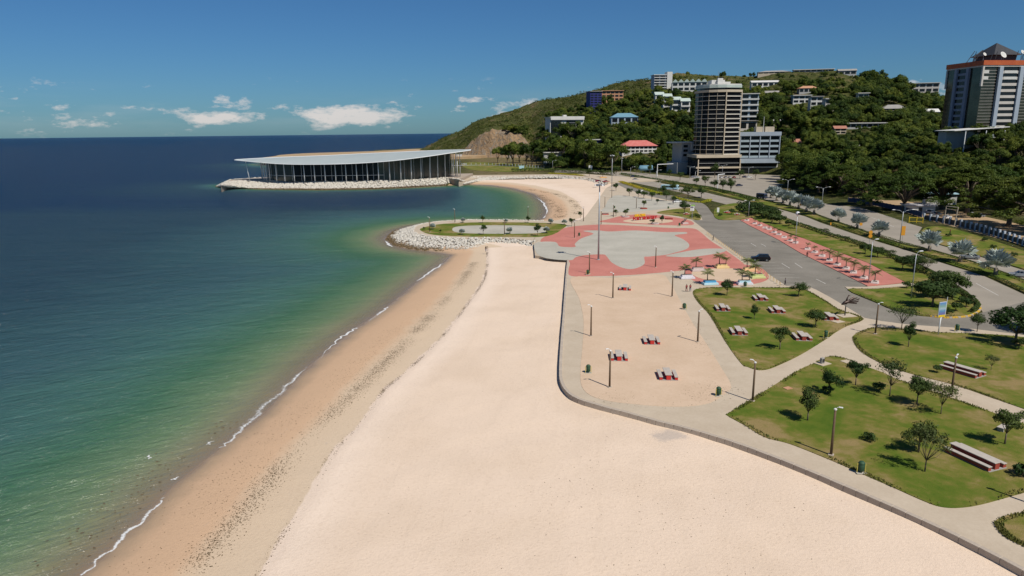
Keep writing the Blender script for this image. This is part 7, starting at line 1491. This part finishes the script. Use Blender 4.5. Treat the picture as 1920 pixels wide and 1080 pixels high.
def person(px, py, z, rz, top, legs, label, h=1.68, stride=0.18, arm=0.12):
    p = G(px, py, z); o = empty('person', (p[0], p[1], z), rz, label, 'person'); s = h / 1.72
    def J(x, y, zz, r, r2=None): return (x * s, y * s, zz * s, r * s, (r2 or r) * s)
    st = stride
    base = [J(0, 0, 0.95, 0.13, 0.10), J(0, 0, 1.2, 0.125, 0.09), J(0, 0, 1.42, 0.15, 0.09), J(0, 0, 1.50, 0.055), J(0, 0.01, 1.58, 0.075), J(0, 0.01, 1.68, 0.085), J(0, 0, 1.75, 0.05)]
    E_ = [(0, 1), (1, 2), (2, 3), (3, 4), (4, 5), (5, 6)]
    for sd2, q in ((-1, st), (1, -st)):
        b = len(base); base += [J(sd2 * 0.10, 0, 0.90, 0.085), J(sd2 * 0.10, q * 0.5 + 0.02, 0.50, 0.06), J(sd2 * 0.10, q, 0.10, 0.04), J(sd2 * 0.10, q + 0.13, 0.035, 0.035)]; E_ += [(0, b), (b, b + 1), (b + 1, b + 2), (b + 2, b + 3)]
        b = len(base); base += [J(sd2 * 0.19, 0, 1.40, 0.05), J(sd2 * 0.23, -q * 0.5 * arm * 5, 1.12, 0.04), J(sd2 * 0.24, -q * arm * 6 + 0.04, 0.88, 0.03)]; E_ += [(2, b), (b, b + 1), (b + 1, b + 2)]
        for f in range(5):
            c_ = len(base); dy = (f - 2) * 0.02; base += [J(sd2 * 0.24, -q * arm * 6 + 0.04 + dy, 0.83, 0.010), J(sd2 * (0.225 if f < 4 else 0.21), -q * arm * 6 + 0.045 + dy * 1.2, 0.77 - 0.004 * (2 - abs(f - 2)) + (0.03 if f == 4 else 0), 0.008)]; E_ += [(b + 2, c_), (c_, c_ + 1)]
    skin_obj('body', base, E_, 'skin', o)
    sh = [J(0, 0, 0.93, 0.15, 0.12), J(0, 0, 1.2, 0.145, 0.11), J(0, 0, 1.42, 0.165, 0.105), J(0, 0, 1.47, 0.08)]; ee = [(0, 1), (1, 2), (2, 3)]
    for sd2, q in ((-1, st), (1, -st)): b = len(sh); sh += [J(sd2 * 0.20, 0, 1.39, 0.07), J(sd2 * 0.225, -q * 0.25 * arm * 5, 1.22, 0.06)]; ee += [(2, b), (b, b + 1)]
    skin_obj('shirt', sh, ee, top, o)
    tr = [J(0, 0, 0.96, 0.145, 0.115)]; ee = []
    for sd2, q in ((-1, st), (1, -st)): b = len(tr); tr += [J(sd2 * 0.10, 0, 0.86, 0.10), J(sd2 * 0.10, q * 0.5 + 0.02, 0.50, 0.075), J(sd2 * 0.10, q * 0.95, 0.16, 0.06)]; ee += [(0, b), (b, b + 1), (b + 1, b + 2)]
    skin_obj('trousers', tr, ee, legs, o)
    skin_obj('hair', [J(0, -0.02, 1.66, 0.075), J(0, -0.01, 1.72, 0.085), J(0, -0.005, 1.765, 0.06)], [(0, 1), (1, 2)], 'hair', o); return o
person(1287, 547, ZP, 0.2, 'cl_red', 'cl_maroon', 'person in red shirt and dark red trousers walking on the left'); person(1294, 547, ZP, 0.1, 'cl_red', 'cl_blue', 'person in red shirt and blue trousers walking beside the other')
person(1472, 535, ZP, 1.2, 'cl_blue', 'cl_dark', 'person in pale blue top and black trousers at the kerb'); person(1513, 483, 0.01, -1.0, 'cl_maroon', 'cl_dark', 'person in maroon shirt crossing the parking road'); person(1337, 451, ZP, 1.5, 'cl_dark', 'cl_dark', 'person in black standing by the hoop bollards')
person(1781, 439, 0.11, 0.6, 'cl_maroon', 'cl_dark', 'person in dark red walking on the dry verge'); person(911, 472, -0.62, 2.4, 'cl_dark', 'cl_blue', 'person in dark clothes at the top of the beach')
# small litter and footprints-scale debris on the sand
M('debris', (0.10, 0.07, 0.045), (0.20, 0.15, 0.10), 3.0, 0.9, 0.1)
scatter_bits('beach_debris', G2([(1000, 900), (1200, 940), (1400, 1000), (1560, 1060)], -0.6), 7.0, 420, 0.045, beach_z, MATS['debris'], 41)
scatter_bits('beach_debris', G2([(700, 1000), (900, 900), (1100, 800), (1000, 600)], -0.6), 9.0, 160, 0.035, beach_z, MATS['debris'], 42)
scatter_bits('beach_debris', G2([(1110, 745), (1200, 752), (1300, 748), (1355, 720)], ZS), 1.6, 420, 0.05, lambda x, y: x * 0 + ZS, MATS['debris'], 43)
scatter_bits('beach_debris', G2([(1290, 600), (1320, 650), (1345, 690), (1355, 715)], ZS), 1.0, 260, 0.05, lambda x, y: x * 0 + ZS, MATS['debris'], 44)
